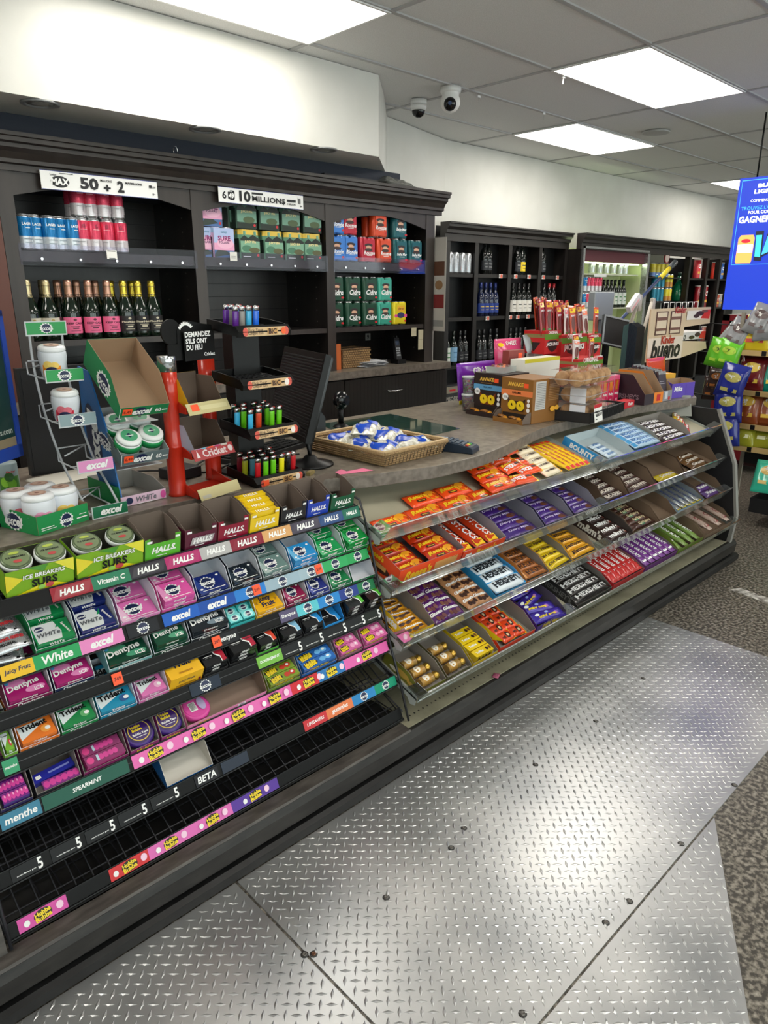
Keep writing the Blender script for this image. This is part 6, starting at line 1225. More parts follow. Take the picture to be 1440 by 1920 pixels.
_, A3 = jbox(1099, 1124, 627, 668, Yj - .02, 'narrow red jerky carton with an orange tag, right of the cluster', .12)
platz = min(A1[2], A2[2], A3[2])
put(None, box_item(A3[1] - A1[0] + .04, .2, platz - Z0 - .0005, '#cfd2d6', None, [('r', .55, .5, .95, .95, M('#3a7ab8', .4)), ('r', .1, .6, .5, .7, M('#d87a8a', .4))]), 'platform_carton', 'flat white carton platform carrying the red jerky cartons', 'carton', TR((A1[0] + A3[1]) / 2, Yj - .03, Z0))
_, A4 = jbox(1082, 1128, 672, 705, 2.12, 'lower red jerky carton in front, beside the blue picture card')
put(None, box_item(.2, .14, A4[2] - Z0 - .0005, '#2a2428'), 'riser_box', 'dark riser box beneath the lower red jerky carton', 'box', TR((A4[0] + A4[1]) / 2, 2.12, Z0)) if A4[2] > Z0 + .01 else None
def b_jerk(c, c2, h):
    def f():
        a = MB(); a.pillow(.05, h, .010, film(c), 5, 8, .05, 2, .1, 'y'); P = lambda u, v, o: Vector(((u - .5) * .05, (v - .5) * h, a.hf(u, v) + o + .0008))
        a.deco(P, .05, h, [('r', .1, .80, .9, .93, F(c2)), ('e', .5, .45, .3, .25, M('#6a2a1e', .3)), ('r', .25, .08, .75, .2, F('#3a7a2a')), ('t', 'JERKY', .5, .7, .7, WT)]); return a
    return f
JC = [('#a8242a', '#e8b01e', 'red', .19), ('#7a1a20', '#d89a1e', 'dark red', .19), ('#c84a2a', '#f2d01e', 'orange red', .18), ('#d8c8c4', '#e87a5a', 'white', .17)]
rn = random.Random(5)
for (xa, xb, zt, yy, n, nm, ks) in ((A1[0], A1[1], A1[3], Yj, 7, 'left', (0, 1, 2)), (A2[0], A2[1], A2[3], Yj - .02, 11, 'middle', (0, 1, 2, 3)), (A3[0], A3[1], A3[3], Yj - .02, 4, 'right', (3, 2)), (A4[0], A4[1], A4[3], 2.12, 5, 'lower', (3, 0))):
    for i in range(n):
        c, c2, cn, h = JC[ks[i % len(ks)]]; fr_ = (i % 3) * .035
        if nm == 'lower': h *= .7
        put(('jk', c, round(h, 3)), b_jerk(c, c2, h), 'jerky_stick', '%s jerky stick packet standing in the %s red carton' % (cn, nm), 'jerky', TR(xa + (xb - xa) * (i + .5) / n, yy + .04 + fr_, zt + h * .36 + .012 * (i % 3), rn.uniform(-.25, .25), radians(84)) @ Matrix.Rotation(rn.uniform(-.12, .12), 4, 'Z'), group='%s jerky packets, %s carton' % (cn, nm))
sbag(None, 975, 1003, 628, 664, 2.42, '#a8b4b8', [('e', .6, .5, .3, .3, F('#7ac83a')), ('t', 'ICE', .5, .5, .3, NV)], 'tilted clear and green gum pouch behind the pink pouch', rz=.2, lean=70)
sbag(None, 1004, 1022, 618, 660, 2.44, '#5a4a8a', [('t', 'MINT', .5, .5, .6, WT)], 'small violet pouch leaning by the left jerky carton', lean=80)
# pos screen, frame, tools
solid(1112, 1148, 547, 600, 2.62, .05, '#8c9296', 'grey customer display back rising behind the jerky cartons', 'pos_display', 'display', mt=plas, bevel=.006)
a = AY(1130, 600, 2.62); mb = MB(); mb.box(a.x - .03, a.x + .03, 2.63, 2.66, Z0, a.z + .02, M('#6a7074', .4)); mb.box(a.x - .1, a.x + .1, 2.56, 2.655, Z0, Z0 + .01, M('#6a7074', .4)); put(None, mb, 'display_post', 'grey post carrying the customer display', 'stand')
r = link(bpy.data.objects.new('tablet_screen', None)); tag(r, 'dark tilted screen with grey frame right of the jerky sticks', 'screen')
x0, x1, za, zb = rect(1128, 1160, 598, 642, 2.45); mb = MB(); mb.T = Matrix.Translation((x0, 2.45, za)) @ Matrix.Rotation(radians(-22), 4, 'Z') @ Matrix.Rotation(radians(-14), 4, 'X') @ Matrix.Rotation(radians(12), 4, 'Y'); W = .25; H = zb - za + .04
mb.box(0, W, 0, .02, 0, H, BLKM); meshob('screen', mb, r)
m2 = MB(); m2.T = mb.T
for q in ((0, W, H - .012, H), (W - .012, W, 0, H), (0, .012, 0, H), (0, W, 0, .01)): m2.box(q[0], q[1], -.004, .024, q[2], q[3], M('#8c9298', .35))
meshob('grey_frame', m2, r); m3 = MB(); m3.box(x0 + .1, x0 + .14, 2.47, 2.50, Z0, za + .05, BLK); m3.box(x0 + .03, x0 + .2, 2.43, 2.6, Z0, Z0 + .012, BLK); meshob('foot', m3, r)
# broom
mb = MB(); a = AY(1205, 556, 2.55); b_ = AY(1264, 494, 2.55); d = (b_ - a).normalized(); lo = a - d * ((a.z - 1.0) / d.z) if d.z > 0 else a
r = link(bpy.data.objects.new('mop_handle', None)); tag(r, 'blue and yellow mop handle leaning diagonally behind the display stand', 'mop')
mb.tube([lo, a + d * (b_ - a).length * .55], .012, M('#1c3260', .3), 10); meshob('blue_pole', mb, r)
mb = MB(); mb.tube([a + d * (b_ - a).length * .55, a + d * (b_ - a).length * .85], .017, M('#e0c81c', .35), 10); meshob('yellow_grip', mb, r)
mb = MB(); mb.tube([a + d * (b_ - a).length * .84, b_ + d * .02], .021, M('#3a4044', .4), 10); meshob('grey_cap', mb, r)
# pale plastic racks and register pieces
OFF = M('#b8b0a4', .4)
r = link(bpy.data.objects.new('bag_rack', None)); tag(r, 'off-white plastic bag rack with dark bags beside the biscuit display stand', 'rack')
for px0, px1, pt, pb in ((1166, 1182, 553, 700), (1195, 1208, 560, 690)):
    x0, x1, za, zb = rect(px0, px1, pt, pb, 2.30); mb = MB(); mb.tube([(x0, 2.3, max(za, Z0 + .006)), (x0 + .02, 2.3, (za + zb) / 2), (x1 + .02, 2.3, zb)], .012, OFF, 8); mb.box(x1 - .0, x1 + .04, 2.29, 2.31, zb - .1, zb, OFF); meshob('upright', mb, r)
x0, x1, za, zb = rect(1184, 1222, 556, 586, 2.28); mb = MB(); mb.T = Matrix.Translation((x0, 2.28, za)) @ Matrix.Rotation(radians(-38), 4, 'Y'); mb.box(0, .14, 0, .03, 0, .045, M('#d8d4d4', .4)); mb.box(.01, .12, -.001, 0, .006, .02, M('#e0a8a8', .4)); meshob('label_head', mb, r)
x0, x1, za, zb = rect(1172, 1196, 606, 688, 2.22); mb = MB()
for i in range(16): mb.box(x0 + .4 * (x1 - x0), x1, 2.20 + .006 * i, 2.204 + .006 * i, Z0 + .003, zb - .003 * abs(i - 8), M('#1c2a38' if i < 10 else '#4a6a6a', .5))
meshob('bag_stack', mb, r)
mb = MB(); mb.box(-.16, .16, -.09, .09, 0, .04, BLKM)
for i in range(9):
    for j in range(4): mb.box(-.14 + .032 * i, -.118 + .032 * i, -.07 + .036 * j, -.046 + .036 * j, .04, .048, M('#8a8c8c', .5))
put(None, mb, 'cash_register', 'dark register keypad with grey keys behind the jerky cartons', 'register', TR(4.35, 2.45, Z0, .1))

# ============================================================ BACK SHELVING (hutch)
YH = 3.50; YBK = 3.92
UP = []
for a, b_, py in ((0, 22, 345), (357, 378, 370), (609, 625, 363), (800, 816, 378)): UP.append((AY(a, py, YH).x, AY(b_, py, YH).x))
UP[0] = (UP[0][1] - .065, UP[0][1])
CTZ = AY(616, 697, YH).z; SH1 = AY(356, 498, YH).z + .0; SH2 = AY(700, 612, YH).z; CORN0 = AY(600, 360, YH - .08).z; CT = AY(600, 327, YH - .08).z
h = link(bpy.data.objects.new('back_cabinet', None)); tag(h, 'dark brown wooden back cabinet with crown moulding, three shelf bays and drawers behind the counter', 'cabinet')
XLH, XRH = UP[0][0], UP[3][1]
for (a, b_) in UP:
    mb = MB(); mb.box(a, b_, YH, YBK, CTZ, CT - .02, ESP, front=ESPL); 
    mb.deco(lambda u, v, o: Vector((a - o, YH + .1 + .2 * u, CTZ + .1 + v * .95)), 1, 1, [('e', c, r_, .02, .004, M('#8a8680', .3, .6)) for c in (.0, 1) for r_ in [i / 14 for i in range(15)]])
    meshob('upright', mb, h)
for x in (UP[0][0] - .9, ):
    mb = MB(); mb.box(x, UP[0][0] - .002, YH, YH + .05, CTZ + .001, CT - .15, M('#5a2c1c', .4)); mb.box(x + .8, x + .84, YH - .002, YH, CTZ + .01, CT - .15, BLK); put(None, mb, 'wood_panel', 'reddish brown wooden panel at the left edge of the back cabinet', 'panel')
mb = MB(); mb.box(XLH, XRH, YBK - .015, YBK, CTZ, CT - .02, ESP)
for i in range(14): mb.box(XLH, XRH, YBK - .018, YBK - .015, CTZ + .075 * i, CTZ + .004 + .075 * i, BLK)
meshob('slat_back', mb, h)
yy = YH - .08
prof_ = [(YH + .03, CT - .14), (YH - .012, CT - .14), (YH - .012, CT - .115), (YH - .03, CT - .11), (YH - .03, CT - .095), (YH - .045, CT - .07), (YH - .065, CT - .055), (YH - .065, CT - .04), (YH - .085, CT - .035), (YH - .085, CT - .018), (YH - .095, CT - .015), (YH - .095, CT), (YH + .03, CT)]
mb = MB(); mb.prism(prof_, XLH - 1.0, AY(846, 362, YH - .09).x, ESPL, 'x'); meshob('crown_moulding', mb, h)
mb = MB(); mb.box(XLH, XRH + .04, YH + .03, YBK, CT - .03, CT, ESP); meshob('top_board', mb, h)
for i in range(3):
    x0, x1 = UP[i][1], UP[i + 1][0]
    n = 14; pts = [(x0, CT - .12), (x0, CT - .235)] + [(x0 + (x1 - x0) * k / n, CT - .235 + .06 * sin(pi * k / n)) for k in range(0, n + 1)] + [(x1, CT - .12)]
    mb = MB(); mb.prism(pts, YH + .004, YH + .022, ESPL, 'y'); meshob('arched_valance', mb, h)
    mb = MB(); mb.box(x0, x1, YH + .01, YBK - .018, SH1 - .0, SH1 + .046, ESP, front=ESPL); o = meshob('shelf', mb, h)
    mc = MB(); mc.box(x0 - .01, x1 + .01, YH - .006, YH - .002, SH1 - .015, SH1 + .075, clear('#f4f4fa', .99, .04, .2))
    for k in range(5): mc.cyl((x0 + .08 + (x1 - x0 - .16) * k / 4, YH - .012, SH1 + .012), .006, .012, CHROME, 10, 'y')
    meshob('clear_guard', mc, o)
    mb = MB(); mb.box(x0, x1, YH + .01, YBK - .018, SH2 - .028, SH2, ESP, front=ESPL); meshob('shelf', mb, h)
    mb = MB(); mb.lathe([(.035, 0), (.035, -.006), (.028, -.008), (.0001, -.006)], M('#55504c', .4), 18, ((x0 + x1) / 2, YH + .08, CT - .14)); meshob('puck_light', mb, h)
mb = MB(); mb.box(XLH - .9, XRH + .10, YH - .09, YBK, CTZ - .045, CTZ, LAMIN, front=LAMED); meshob('cabinet_worktop', mb, h)
mb = MB(); mb.box(XLH - .9, XRH + .07, YH - .06, YBK, .1, CTZ - .045, ESP); mb.box(XLH - .9, XRH + .03, YH - .02, YBK, 0, .1, BLK); meshob('base_carcass', mb, h)
DX = [XLH - .1, XLH + .75, AY(485, 760, YH - .06).x + .0, AY(642, 720, YH - .06).x, XRH + .065]
DX = [XLH - .1, AY(440, 740, YH - .06).x, AY(642, 720, YH - .06).x, XRH + .065]
for i in range(3):
    for (z0, z1) in ((CTZ - .33, CTZ - .055), (CTZ - .62, CTZ - .34)):
        mb = MB(); mb.box(DX[i] + .004, DX[i + 1] - .004, YH - .08, YH - .06, z0, z1, M('#211d1b', .4)); 
        for k in range(30): 
            xx = DX[i] + .01 + (DX[i + 1] - DX[i] - .02) * k / 30; mb.box(xx, xx + .003, YH - .0804, YH - .08, z0, z1, ESP)
        o = meshob('drawer', mb, h)
        cx = (DX[i] + DX[i + 1]) / 2; zc = (z0 + z1) / 2 + .03
        if i == 2: cx = AY(737, 730, YH - .08).x; zc = AY(737, 730, YH - .08).z if z1 > CTZ - .1 else zc
        if i == 1: cx = AY(530, 757, YH - .08).x; zc = AY(530, 757, YH - .08).z if z1 > CTZ - .1 else zc
        mb = MB(); mb.tube([(cx - .06, YH - .081, zc), (cx - .06, YH - .105, zc - .004), (cx, YH - .108, zc - .008), (cx + .06, YH - .105, zc - .004), (cx + .06, YH - .081, zc)], .005, CHROME, 8); meshob('handle', mb, o)
# lottery signs
def lot(px0, py0, px1, py1, h, items, name, label):
    a = AY(px0, py0, YH - .03); b_ = AY(px1, py1, YH - .03); w = b_.x - a.x
    mb = MB(); mb.box(0, w, -.004, 0, 0, h, M('#f0f0ee', .4)); mb.face((0, -.004, 0), (1, 0, 0), (0, 0, 1), w, h, [('r', 0, .97, 1, 1, M('#2a3a8a', .4)), ('r', 0, 0, 1, .03, M('#2a3a8a', .4))] + items)
    put(None, mb, name, label, 'sign', TR(a.x, YH - .03, a.z))
K = M('#101014', .5)
lot(78, 354, 295, 367, .078, [('e', .15, .45, .075, .3, K), ('t', 'MAX', .15, .45, .15, WT, {'b': .08, 's': .1}), ('t', 'Lotto', .1, .8, .05, K), ('r', .15, .88, .26, .91, K), ('t', '50', .39, .5, .155, K, {'h': .64, 'b': .07}), ('t', 'MILLIONS', .535, .74, .1, K), ('t', '+', .54, .36, .06, K, {'b': .1, 'h': .36}), ('t', '2', .66, .5, .06, K, {'h': .64, 'b': .07}), ('t', 'MAXMILLIONS', .78, .74, .15, K, {'b': .04}), ('r', .92, .6, .945, .75, K), ('r', .95, .62, .98, .7, M('#8a8a8a', .4)), ('t', '18+', .96, .25, .03, K)], 'lottery_sign', 'long white lottery sign reading 50 + 2, fixed above the left bay')
lot(410, 379, 568, 391, .076, [('p', [(.13, .2), (.165, .2), (.175, .3), (.175, .75), (.165, .82), (.13, .82), (.1, .7), (.1, .3)], K), ('t', '6', .06, .5, .045, K, {'h': .5, 'b': .03}), ('t', '49', .138, .48, .06, WT, {'h': .34, 'b': .05}), ('t', 'LOTTO', .13, .74, .04, WT), ('t', '10', .29, .52, .13, K, {'h': .72, 'b': .08}), ('r', .37, .72, .5, .84, K), ('t', 'MILLION$', .57, .42, .4, K, {'h': .42, 'b': .03}), ('r', .79, .45, .9, .6, K), ('t', '1 MILLION', .845, .3, .1, K, {'b': .03}), ('r', .93, .4, .96, .75, M('#6a6a6a', .4)), ('t', '18+', .965, .22, .03, K)], 'lottery_sign', 'white lottery sign reading 10 MILLION$, fixed above the middle bay')
mb = MB(); mb.tube([(0, 0, 0), (0, 0, .03), (.006, 0, .04), (.014, 0, .04), (.02, 0, .03), (.02, 0, 0)], .0015, CHROME); p = AY(326, 291, YH - .05); put(None, mb, 'wire_hook', 'tiny white wire hoop on top of the crown moulding', 'hook', TR(p.x, YH - .05, CT))
BAGM = clear('#c8c8c0', .7, .2)
mb = MB(); mb.pillow(.36, .2, .06, BAGM, 14, 10, .05, 4, .6); p = AY(735, 345, YH + .1); put(None, mb, 'plastic_bag', 'crumpled clear plastic bag lying on top of the back cabinet', 'bag', TR(p.x, YH + .12, CT + .001, .2))
mb = MB(); mb.box(-.35, .35, 0, .25, 0, .035, M('#2c2a2b', .5)); p = AY(690, 335, YH + .05); put(None, mb, 'flat_board', 'dark flat board on top of the back cabinet below the bulkhead', 'board', TR(p.x, YH + .05, CT + .001))

# ---- cans
CH = .153
def can(bands, h=CH, r=.033, deco=()):
    def f():
        a = MB(); pr = [(.026 / .033 * r, 0), (r * .97, .004), (r, .012)]; ms = [SILV, SILV]
        for (t, c) in bands: pr.append((r, .012 + (h - .024) * t)); ms.append(c)
        pr += [(r * .86, h - .003)]; ms.append(SILV); a.lathe(pr, None, 22, ms=ms)
        if deco: a.wrapc((0, 0, 0), r + .0003, .012, h - .012, radians(205), radians(335), deco)
        b = MB(); b.lathe([(r * .86, h - .003), (r * .88, h), (r * .8, h - .002), (.0001, h - .003)], SILV, 22)
        return [('can_body', a), ('lid', b)]
    return f
CB = can([(.38, M('#c9cfd4', .25, .3)), (1, M('#1474b0', .25, .4))], deco=[('t', 'LAGER', .5, .78, .6, WT), ('r', .35, .64, .65, .66, WT), ('r', .2, .28, .8, .30, M('#7a8a94', .4)), ('r', .25, .16, .7, .18, M('#7a8a94', .4))])
CR = can([(.38, M('#cfc9cc', .25, .3)), (1, M('#cf3f5c', .25, .4))], deco=[('t', 'G', .5, .82, .2, M('#7a1c3a', .3)), ('r', .3, .7, .7, .71, WT), ('r', .2, .28, .5, .30, M('#8a8a8a', .4)), ('r', .6, .1, .9, .35, M('#b8b0b4', .4))])
zc = SH1 + .0465
def cxs(L, Y, z): return [XA(p_, Y, z) for p_ in L]
for i, x in enumerate(cxs([44, 66, 92, 112, 134], YH + .06, zc + .07)):
    put('cb', CB, 'beer_can', 'blue and silver beer can in the front row, upper left shelf', 'can', TR(x, YH + .055 + .012 * (i % 2), zc, random.uniform(-.4, .4)), group='blue cans, front row')
for i in range(4): put('cb', None, 'beer_can', 'blue and silver beer can in the second row, upper left shelf', 'can', TR(UP[0][1] + .05 + .075 * i, YH + .135, zc, random.uniform(-.4, .4)), group='blue cans, back row')
for i, x in enumerate(cxs([154, 176, 201, 226], YH + .06, zc + .07)):
    put('cr', CR, 'beer_can', 'red and silver beer can in the lower layer of the upper left shelf', 'can', TR(x, YH + .058, zc, random.uniform(-.4, .4)), group='red cans, lower layer')
    put('cr', None, 'beer_can', 'red and silver beer can stacked in the upper layer below the lottery sign', 'can', TR(x - .005, YH + .06, zc + CH + .001, random.uniform(-.4, .4)), group='red cans, upper layer')
for i, x in enumerate(cxs([140, 162, 186], YH + .14, zc + .07)):
    put('cr', None, 'beer_can', 'red and silver beer can in the rear row behind the red stack', 'can', TR(x, YH + .13, zc, random.uniform(-.4, .4)), group='red cans, rear lower')
    put('cr', None, 'beer_can', 'red and silver beer can in the rear upper layer behind the red stack', 'can', TR(x, YH + .13, zc + CH + .001, random.uniform(-.4, .4)), group='red cans, rear upper')
p = XA(208, YH - .01, zc + .04); put(None, box_item(.05, .001, .04, '#e8e6e0', None, [('r', .1, .85, .9, .95, BLK), ('r', .2, .05, .8, .12, BLK)]), 'price_card', 'small torn white price card on the clear shelf guard of the left bay', 'price card', TR(p, YH - .0085, SH1 + .02))
# ---- champagne
def champ(label_c, foil_c, txt, tc, h=.272):
    def f():
        s = h / .3
        G = M('#0a1a10', .06, 0, .5)
        a = MB(); a.lathe([(.038, 0), (.042, .004), (.0425, .02), (.0425, .13 * s), (.040, .15 * s), (.030, .185 * s), (.020, .215 * s), (.0165, .24 * s), (.0155, .29 * s)], G, 24)
        b = MB(); b.lathe([(.0235, .20 * s), (.0185, .225 * s), (.0172, .25 * s), (.018, .262 * s), (.0185, .28 * s), (.016, .298 * s), (.0001, .30 * s)], foil_c, 18)
        b.wrapc((0, 0, 0), .0186, .262 * s, .275 * s, radians(190), radians(350), [('r', 0, .4, 1, .6, M('#6a5a3a', .4))])
        c = MB(); n = 14; a0, a1 = radians(195), radians(345)
        c.deco(lambda u, v, o: Vector(((.0432 + o) * cos(a0 + (a1 - a0) * u), (.0432 + o) * sin(a0 + (a1 - a0) * u), .028 + v * .082 * s)), .11, .082 * s, [('r', 0, 0, 1, 1, M(label_c, .5)), ('t', txt, .5, .62, .7, tc, {'h': .13, 'b': .04}), ('e', .5, .84, .07, .07, tc), ('r', .3, .42, .7, .45, tc), ('r', .38, .28, .62, .36, tc), ('r', .3, .14, .7, .17, tc)], seg=12)
        return [('bottle_glass', a), ('foil_capsule', b), ('label', c)]
    return f
GF = M('#d8c89a', .3, .8); RGF = M('#c89a84', .3, .8); YG = M('#d8c24a', .25, .85)
FC = champ('#c8c2b0', GF, 'Brut', M('#a8924a', .4)); FP = champ('#e86a94', RGF, 'KEEP CALM', M('#5a1c34', .4)); FB = champ('#1c1a1c', YG, 'FiorNoir', M('#c8c0a8', .4))
for i, (px, k, bl, d) in enumerate(((58, 'fc', FC, 'cream-labelled champagne bottle, outermost at the left of the shelf'), (93, 'fc', FC, 'cream-labelled champagne bottle next to the pink labels'), (134, 'fp', FP, 'pink-labelled sparkling wine bottle, left of three'), (171, 'fp', FP, 'pink-labelled sparkling wine bottle, middle of three'), (206, 'fp', FP, 'pink-labelled sparkling wine bottle, right of three'), (236, 'fb', FB, 'black-labelled gold-foil bottle, left of three'), (263, 'fb', FB, 'black-labelled gold-foil bottle, middle of three'), (288, 'fb', FB, 'black-labelled gold-foil bottle, right of three'))):
    put(k, bl, 'champagne_bottle', d, 'bottle', TR(XA(px, YH + .06, SH2 + .1), YH + .06, SH2 + .0005))
for i, (px, k, bl, d) in enumerate(((79, 'fc', FC, 'gold'), (107, 'fp', FP, 'rose'), (143, 'fp', FP, 'rose'), (178, 'fp', FP, 'rose'), (207, 'fb', FB, 'yellow'), (246, 'fb', FB, 'yellow'))):
    put(k, bl, 'champagne_bottle', d + ' foil bottle in the second row behind the front champagne bottles', 'bottle', TR(XA(px, YH + .16, SH2 + .24), YH + .16, SH2 + .0005), group=d + ' foil back row')
# ---- four packs
def pack4(col, deco, h=CH, shrink=None, dark=None, sq=False):
    def f():
        parts = []
        for (i, j) in ((0, 0), (1, 0), (0, 1), (1, 1)):
            x, y = -.034 + .068 * i, -.034 + .068 * j
            a = MB(); c = M(col, .3, .2); a.lathe([(.027, 0), (.0325, .006), (.0335, .014), (.0335, h - .014), (.028, h - .003), (.0285, h), (.025, h - .002), (.0001, h - .003)], c, 18, (x, y, 0), ms=[SILV, c, c, c, SILV, SILV, SILV])
            parts.append(('can', a))
        if not sq: b = MB(); b.prism([(-.0335, -.0672), (.0335, -.0672), (.0335, .0672), (-.0335, .0672)], .012, h - .014, M(col, .3, .2)); b.face((-.058, -.0676, .014), (1, 0, 0), (0, 0, 1), .116, h - .028, [('r', .1, 0, .9, 1, M(col, .3, .2))] + [q for q in deco]); parts.append(('shrink_wrap', b))
        if sq:
            b = MB(); b.prism([(-.068, -.05), (-.05, -.068), (.05, -.068), (.068, -.05), (.068, .05), (.05, .068), (-.05, .068), (-.068, .05)], .0, h * .80, M(col, .45)); b.prism([(-.066, -.05), (-.05, -.066), (.05, -.066), (.066, -.05), (.066, .05), (.05, .066), (-.05, .066), (-.066, .05)], h * .8, h * .97, M(dark, .45))
            b.face((-.062, -.068, 0), (1, 0, 0), (0, 0, 1), .124, h * .95, deco); b.face((-.068, .062, 0), (0, -1, 0), (0, 0, 1), .124, h * .95, [('r', 0, 0, 1, .7, M('#1c2a22', .5)), ('r', .2, .3, .8, .5, M('#3a4a40', .5))]); parts.append(('carrier', b))
        return parts
    return f
IPA = pack4('#5a8a70', [('r', 0, 0, 1, .2, M('#1c2a20', .5)), ('p', [(0, .7), (.2, .82), (.4, .72), (.65, .85), (1, .7), (1, .62), (0, .62)], M('#16221c', .5)), ('r', 0, .22, 1, .62, M('#7aa88c', .5)), ('e', .3, .35, .25, .12, M('#4a7a60', .5)), ('e', .7, .3, .28, .1, M('#5a5a3a', .5)), ('t', 'JUICY IPA', .5, .58, .6, M('#e8d89a', .4), {'b': .04}), ('e', .88, .12, .06, .05, RD), ('r', .1, .06, .5, .08, WT)], sq=True, dark='#d8b84a')
IPD = pack4('#3f5f50', [('r', 0, 0, 1, .2, M('#1c2a20', .5)), ('r', 0, .22, 1, .62, M('#6a9480', .5)), ('e', .6, .3, .3, .12, M('#4a5a3a', .5)), ('t', 'JUICY IPA', .5, .58, .6, M('#d8c88a', .4), {'b': .04}), ('e', .88, .12, .06, .05, RD), ('p', [(0, .7), (.2, .82), (.4, .72), (.65, .85), (1, .7), (1, .62), (0, .62)], M('#16221c', .5))], sq=True, dark='#8a7a4a')
SUR = pack4('#c8a0c4', [('r', 0, 0, 1, .25, M('#4a6a9a', .5)), ('p', [(0, .1), (.3, .38), (.55, .25), (.8, .12), (0, .0)], M('#2c3a34', .5)), ('r', 0, .25, 1, .5, M('#e0a0c0', .5)), ('r', 0, .5, 1, 1, M('#a8b8dc', .5)), ('e', .55, .5, .4, .2, M('#e8b4cc', .5)), ('t', 'SURE', .5, .66, .62, M('#8a2a6a', .4), {'b': .06}), ('t', 'POLAIRE', .5, .52, .5, M('#5a2a5a', .4)), ('t', 'sunny', .5, .86, .3, M('#5a8aa8', .4)), ('e', .88, .12, .05, .05, RD)], sq=True, dark='#8aa8c8')
IPS = [('ipa', IPA), ('ipd', IPD), ('sur', SUR)]
def pk(k, bl, px, z, d, Y=YH + .085, rz=0): put(k, bl, 'four_pack', d, 'four-pack', TR(XA(px, Y - .07, z + .06), Y, z, rz))
for i, px in enumerate((470, 515, 554, 588)): pk('ipa', IPA, px, zc, 'yellow-topped green ale four-pack, %s from left on the lower layer of the middle bay' % NTH[i])
for i, px in enumerate((463, 506, 546, 587)): pk('ipd', IPD, px, zc + CH + .001, 'dark green ale four-pack, %s from left on the upper layer of the middle bay' % NTH[i])
pk('ipd', IPD, 430, zc + CH + .001, 'dark green ale four-pack turned sideways at the left of the upper layer', YH + .14, .6); pk('ipd', IPD, 448, zc, 'dark green ale four-pack half hidden between pink and yellow-topped packs', YH + .16, .5)
pk('sur', SUR, 388, zc, 'pink sunset beer four-pack at the far left of the lower layer, middle bay', YH + .1); pk('sur', SUR, 421, zc, 'pink sunset beer four-pack beside the yellow-topped packs', YH + .08); pk('sur', SUR, 397, zc + CH + .001, 'pink sunset beer four-pack stacked on top at the far left of the middle bay', YH + .1)
p = XA(438, YH - .01, zc + .02); put(None, box_item(.045, .001, .045, '#d8d6d0', None, [('r', .15, .3, .8, .35, M('#8a8a86', .5)), ('r', .15, .5, .8, .55, M('#8a8a86', .5))]), 'price_card', 'small white price card on the clear guard of the middle bay', 'price card', TR(p, YH - .0085, SH1 + .03))
def girl(c): return [('e', .45, .72, .3, .09, M('#2a1c1c', .5)), ('e', .45, .62, .2, .09, M('#d8a88a', .5)), ('e', .45, .5, .28, .08, M('#3a2420', .5)), ('t', c, .5, .36, .8, WT, {'s': .2}), ('e', .85, .1, .1, .05, RD), ('r', .3, .22, .7, .24, WT)]
P3 = {}
def gp4(key, col, txt):
    return (key, pack4(col, girl(txt)))
LBL = gp4('lb', '#3a7ac8', 'Blonde'); RDP = gp4('rd', '#b81c34', 'Rousse'); ORP = gp4('or', '#d84a24', 'Rousse'); TEP = gp4('te', '#0f5a60', 'Belle Mer'); DGP = gp4('dg', '#10402c', 'Cidre'); MGP = gp4('mg', '#3aa08a', 'Cidre')
z1_ = zc + CH + .001
for (q, px, z, d) in ((LBL, 634, zc, 'light blue can four-pack beside the pillar, lower layer of the right bay'), (LBL, 660, zc, 'light blue can four-pack left of the red one'), (RDP, 693, zc, 'crimson can four-pack on the lower layer between blue and orange'), (ORP, 724, zc, 'orange can four-pack on the lower layer of the right bay'), (TEP, 754, zc, 'teal can four-pack, left of two on the lower layer'), (TEP, 782, zc, 'teal can four-pack, outermost at the right'),
                       (LBL, 634, z1_, 'light blue can four-pack on the upper layer by the pillar'), (RDP, 658, z1_, 'crimson can four-pack alone on the upper layer'), (ORP, 715, z1_, 'orange can four-pack on the upper layer of the right bay'), (TEP, 753, z1_, 'teal can four-pack on the upper layer of the right bay')):
    pk(q[0], q[1], px, z, d)
z2_ = SH2 + .0005; z3_ = z2_ + CH + .001
for (q, px, z, d) in ((DGP, 633, z2_, 'dark green can four-pack, first from left, bottom row of the right bay'), (DGP, 666, z2_, 'dark green can four-pack, second from left, bottom row of the right bay'), (DGP, 697, z2_, 'dark green can four-pack, third from left, bottom row of the right bay'), (MGP, 724, z2_, 'mint green can four-pack on the bottom row beside the yellow one'),
                       (DGP, 633, z3_, 'dark green can four-pack, first from left, stacked row of the right bay'), (DGP, 666, z3_, 'dark green can four-pack, second from left, stacked row of the right bay'), (DGP, 697, z3_, 'dark green can four-pack, third from left, stacked row of the right bay'), (MGP, 725, z3_, 'mint green can four-pack on the stacked row')):
    pk(q[0], q[1], px, z, d)
pk('ye', pack4('#e0cc1c', [('r', 0, .3, 1, .45, M('#d84a8a', .5)), ('e', .5, .4, .3, .15, M('#2a2a5a', .5)), ('r', .2, .6, .8, .9, M('#e8b01e', .5)), ('t', 'citron', .5, .75, .5, M('#8a3a1a', .4)), ('e', .85, .1, .08, .05, RD)]), 752, z2_, 'bright yellow can four-pack at the right end of the bottom row')
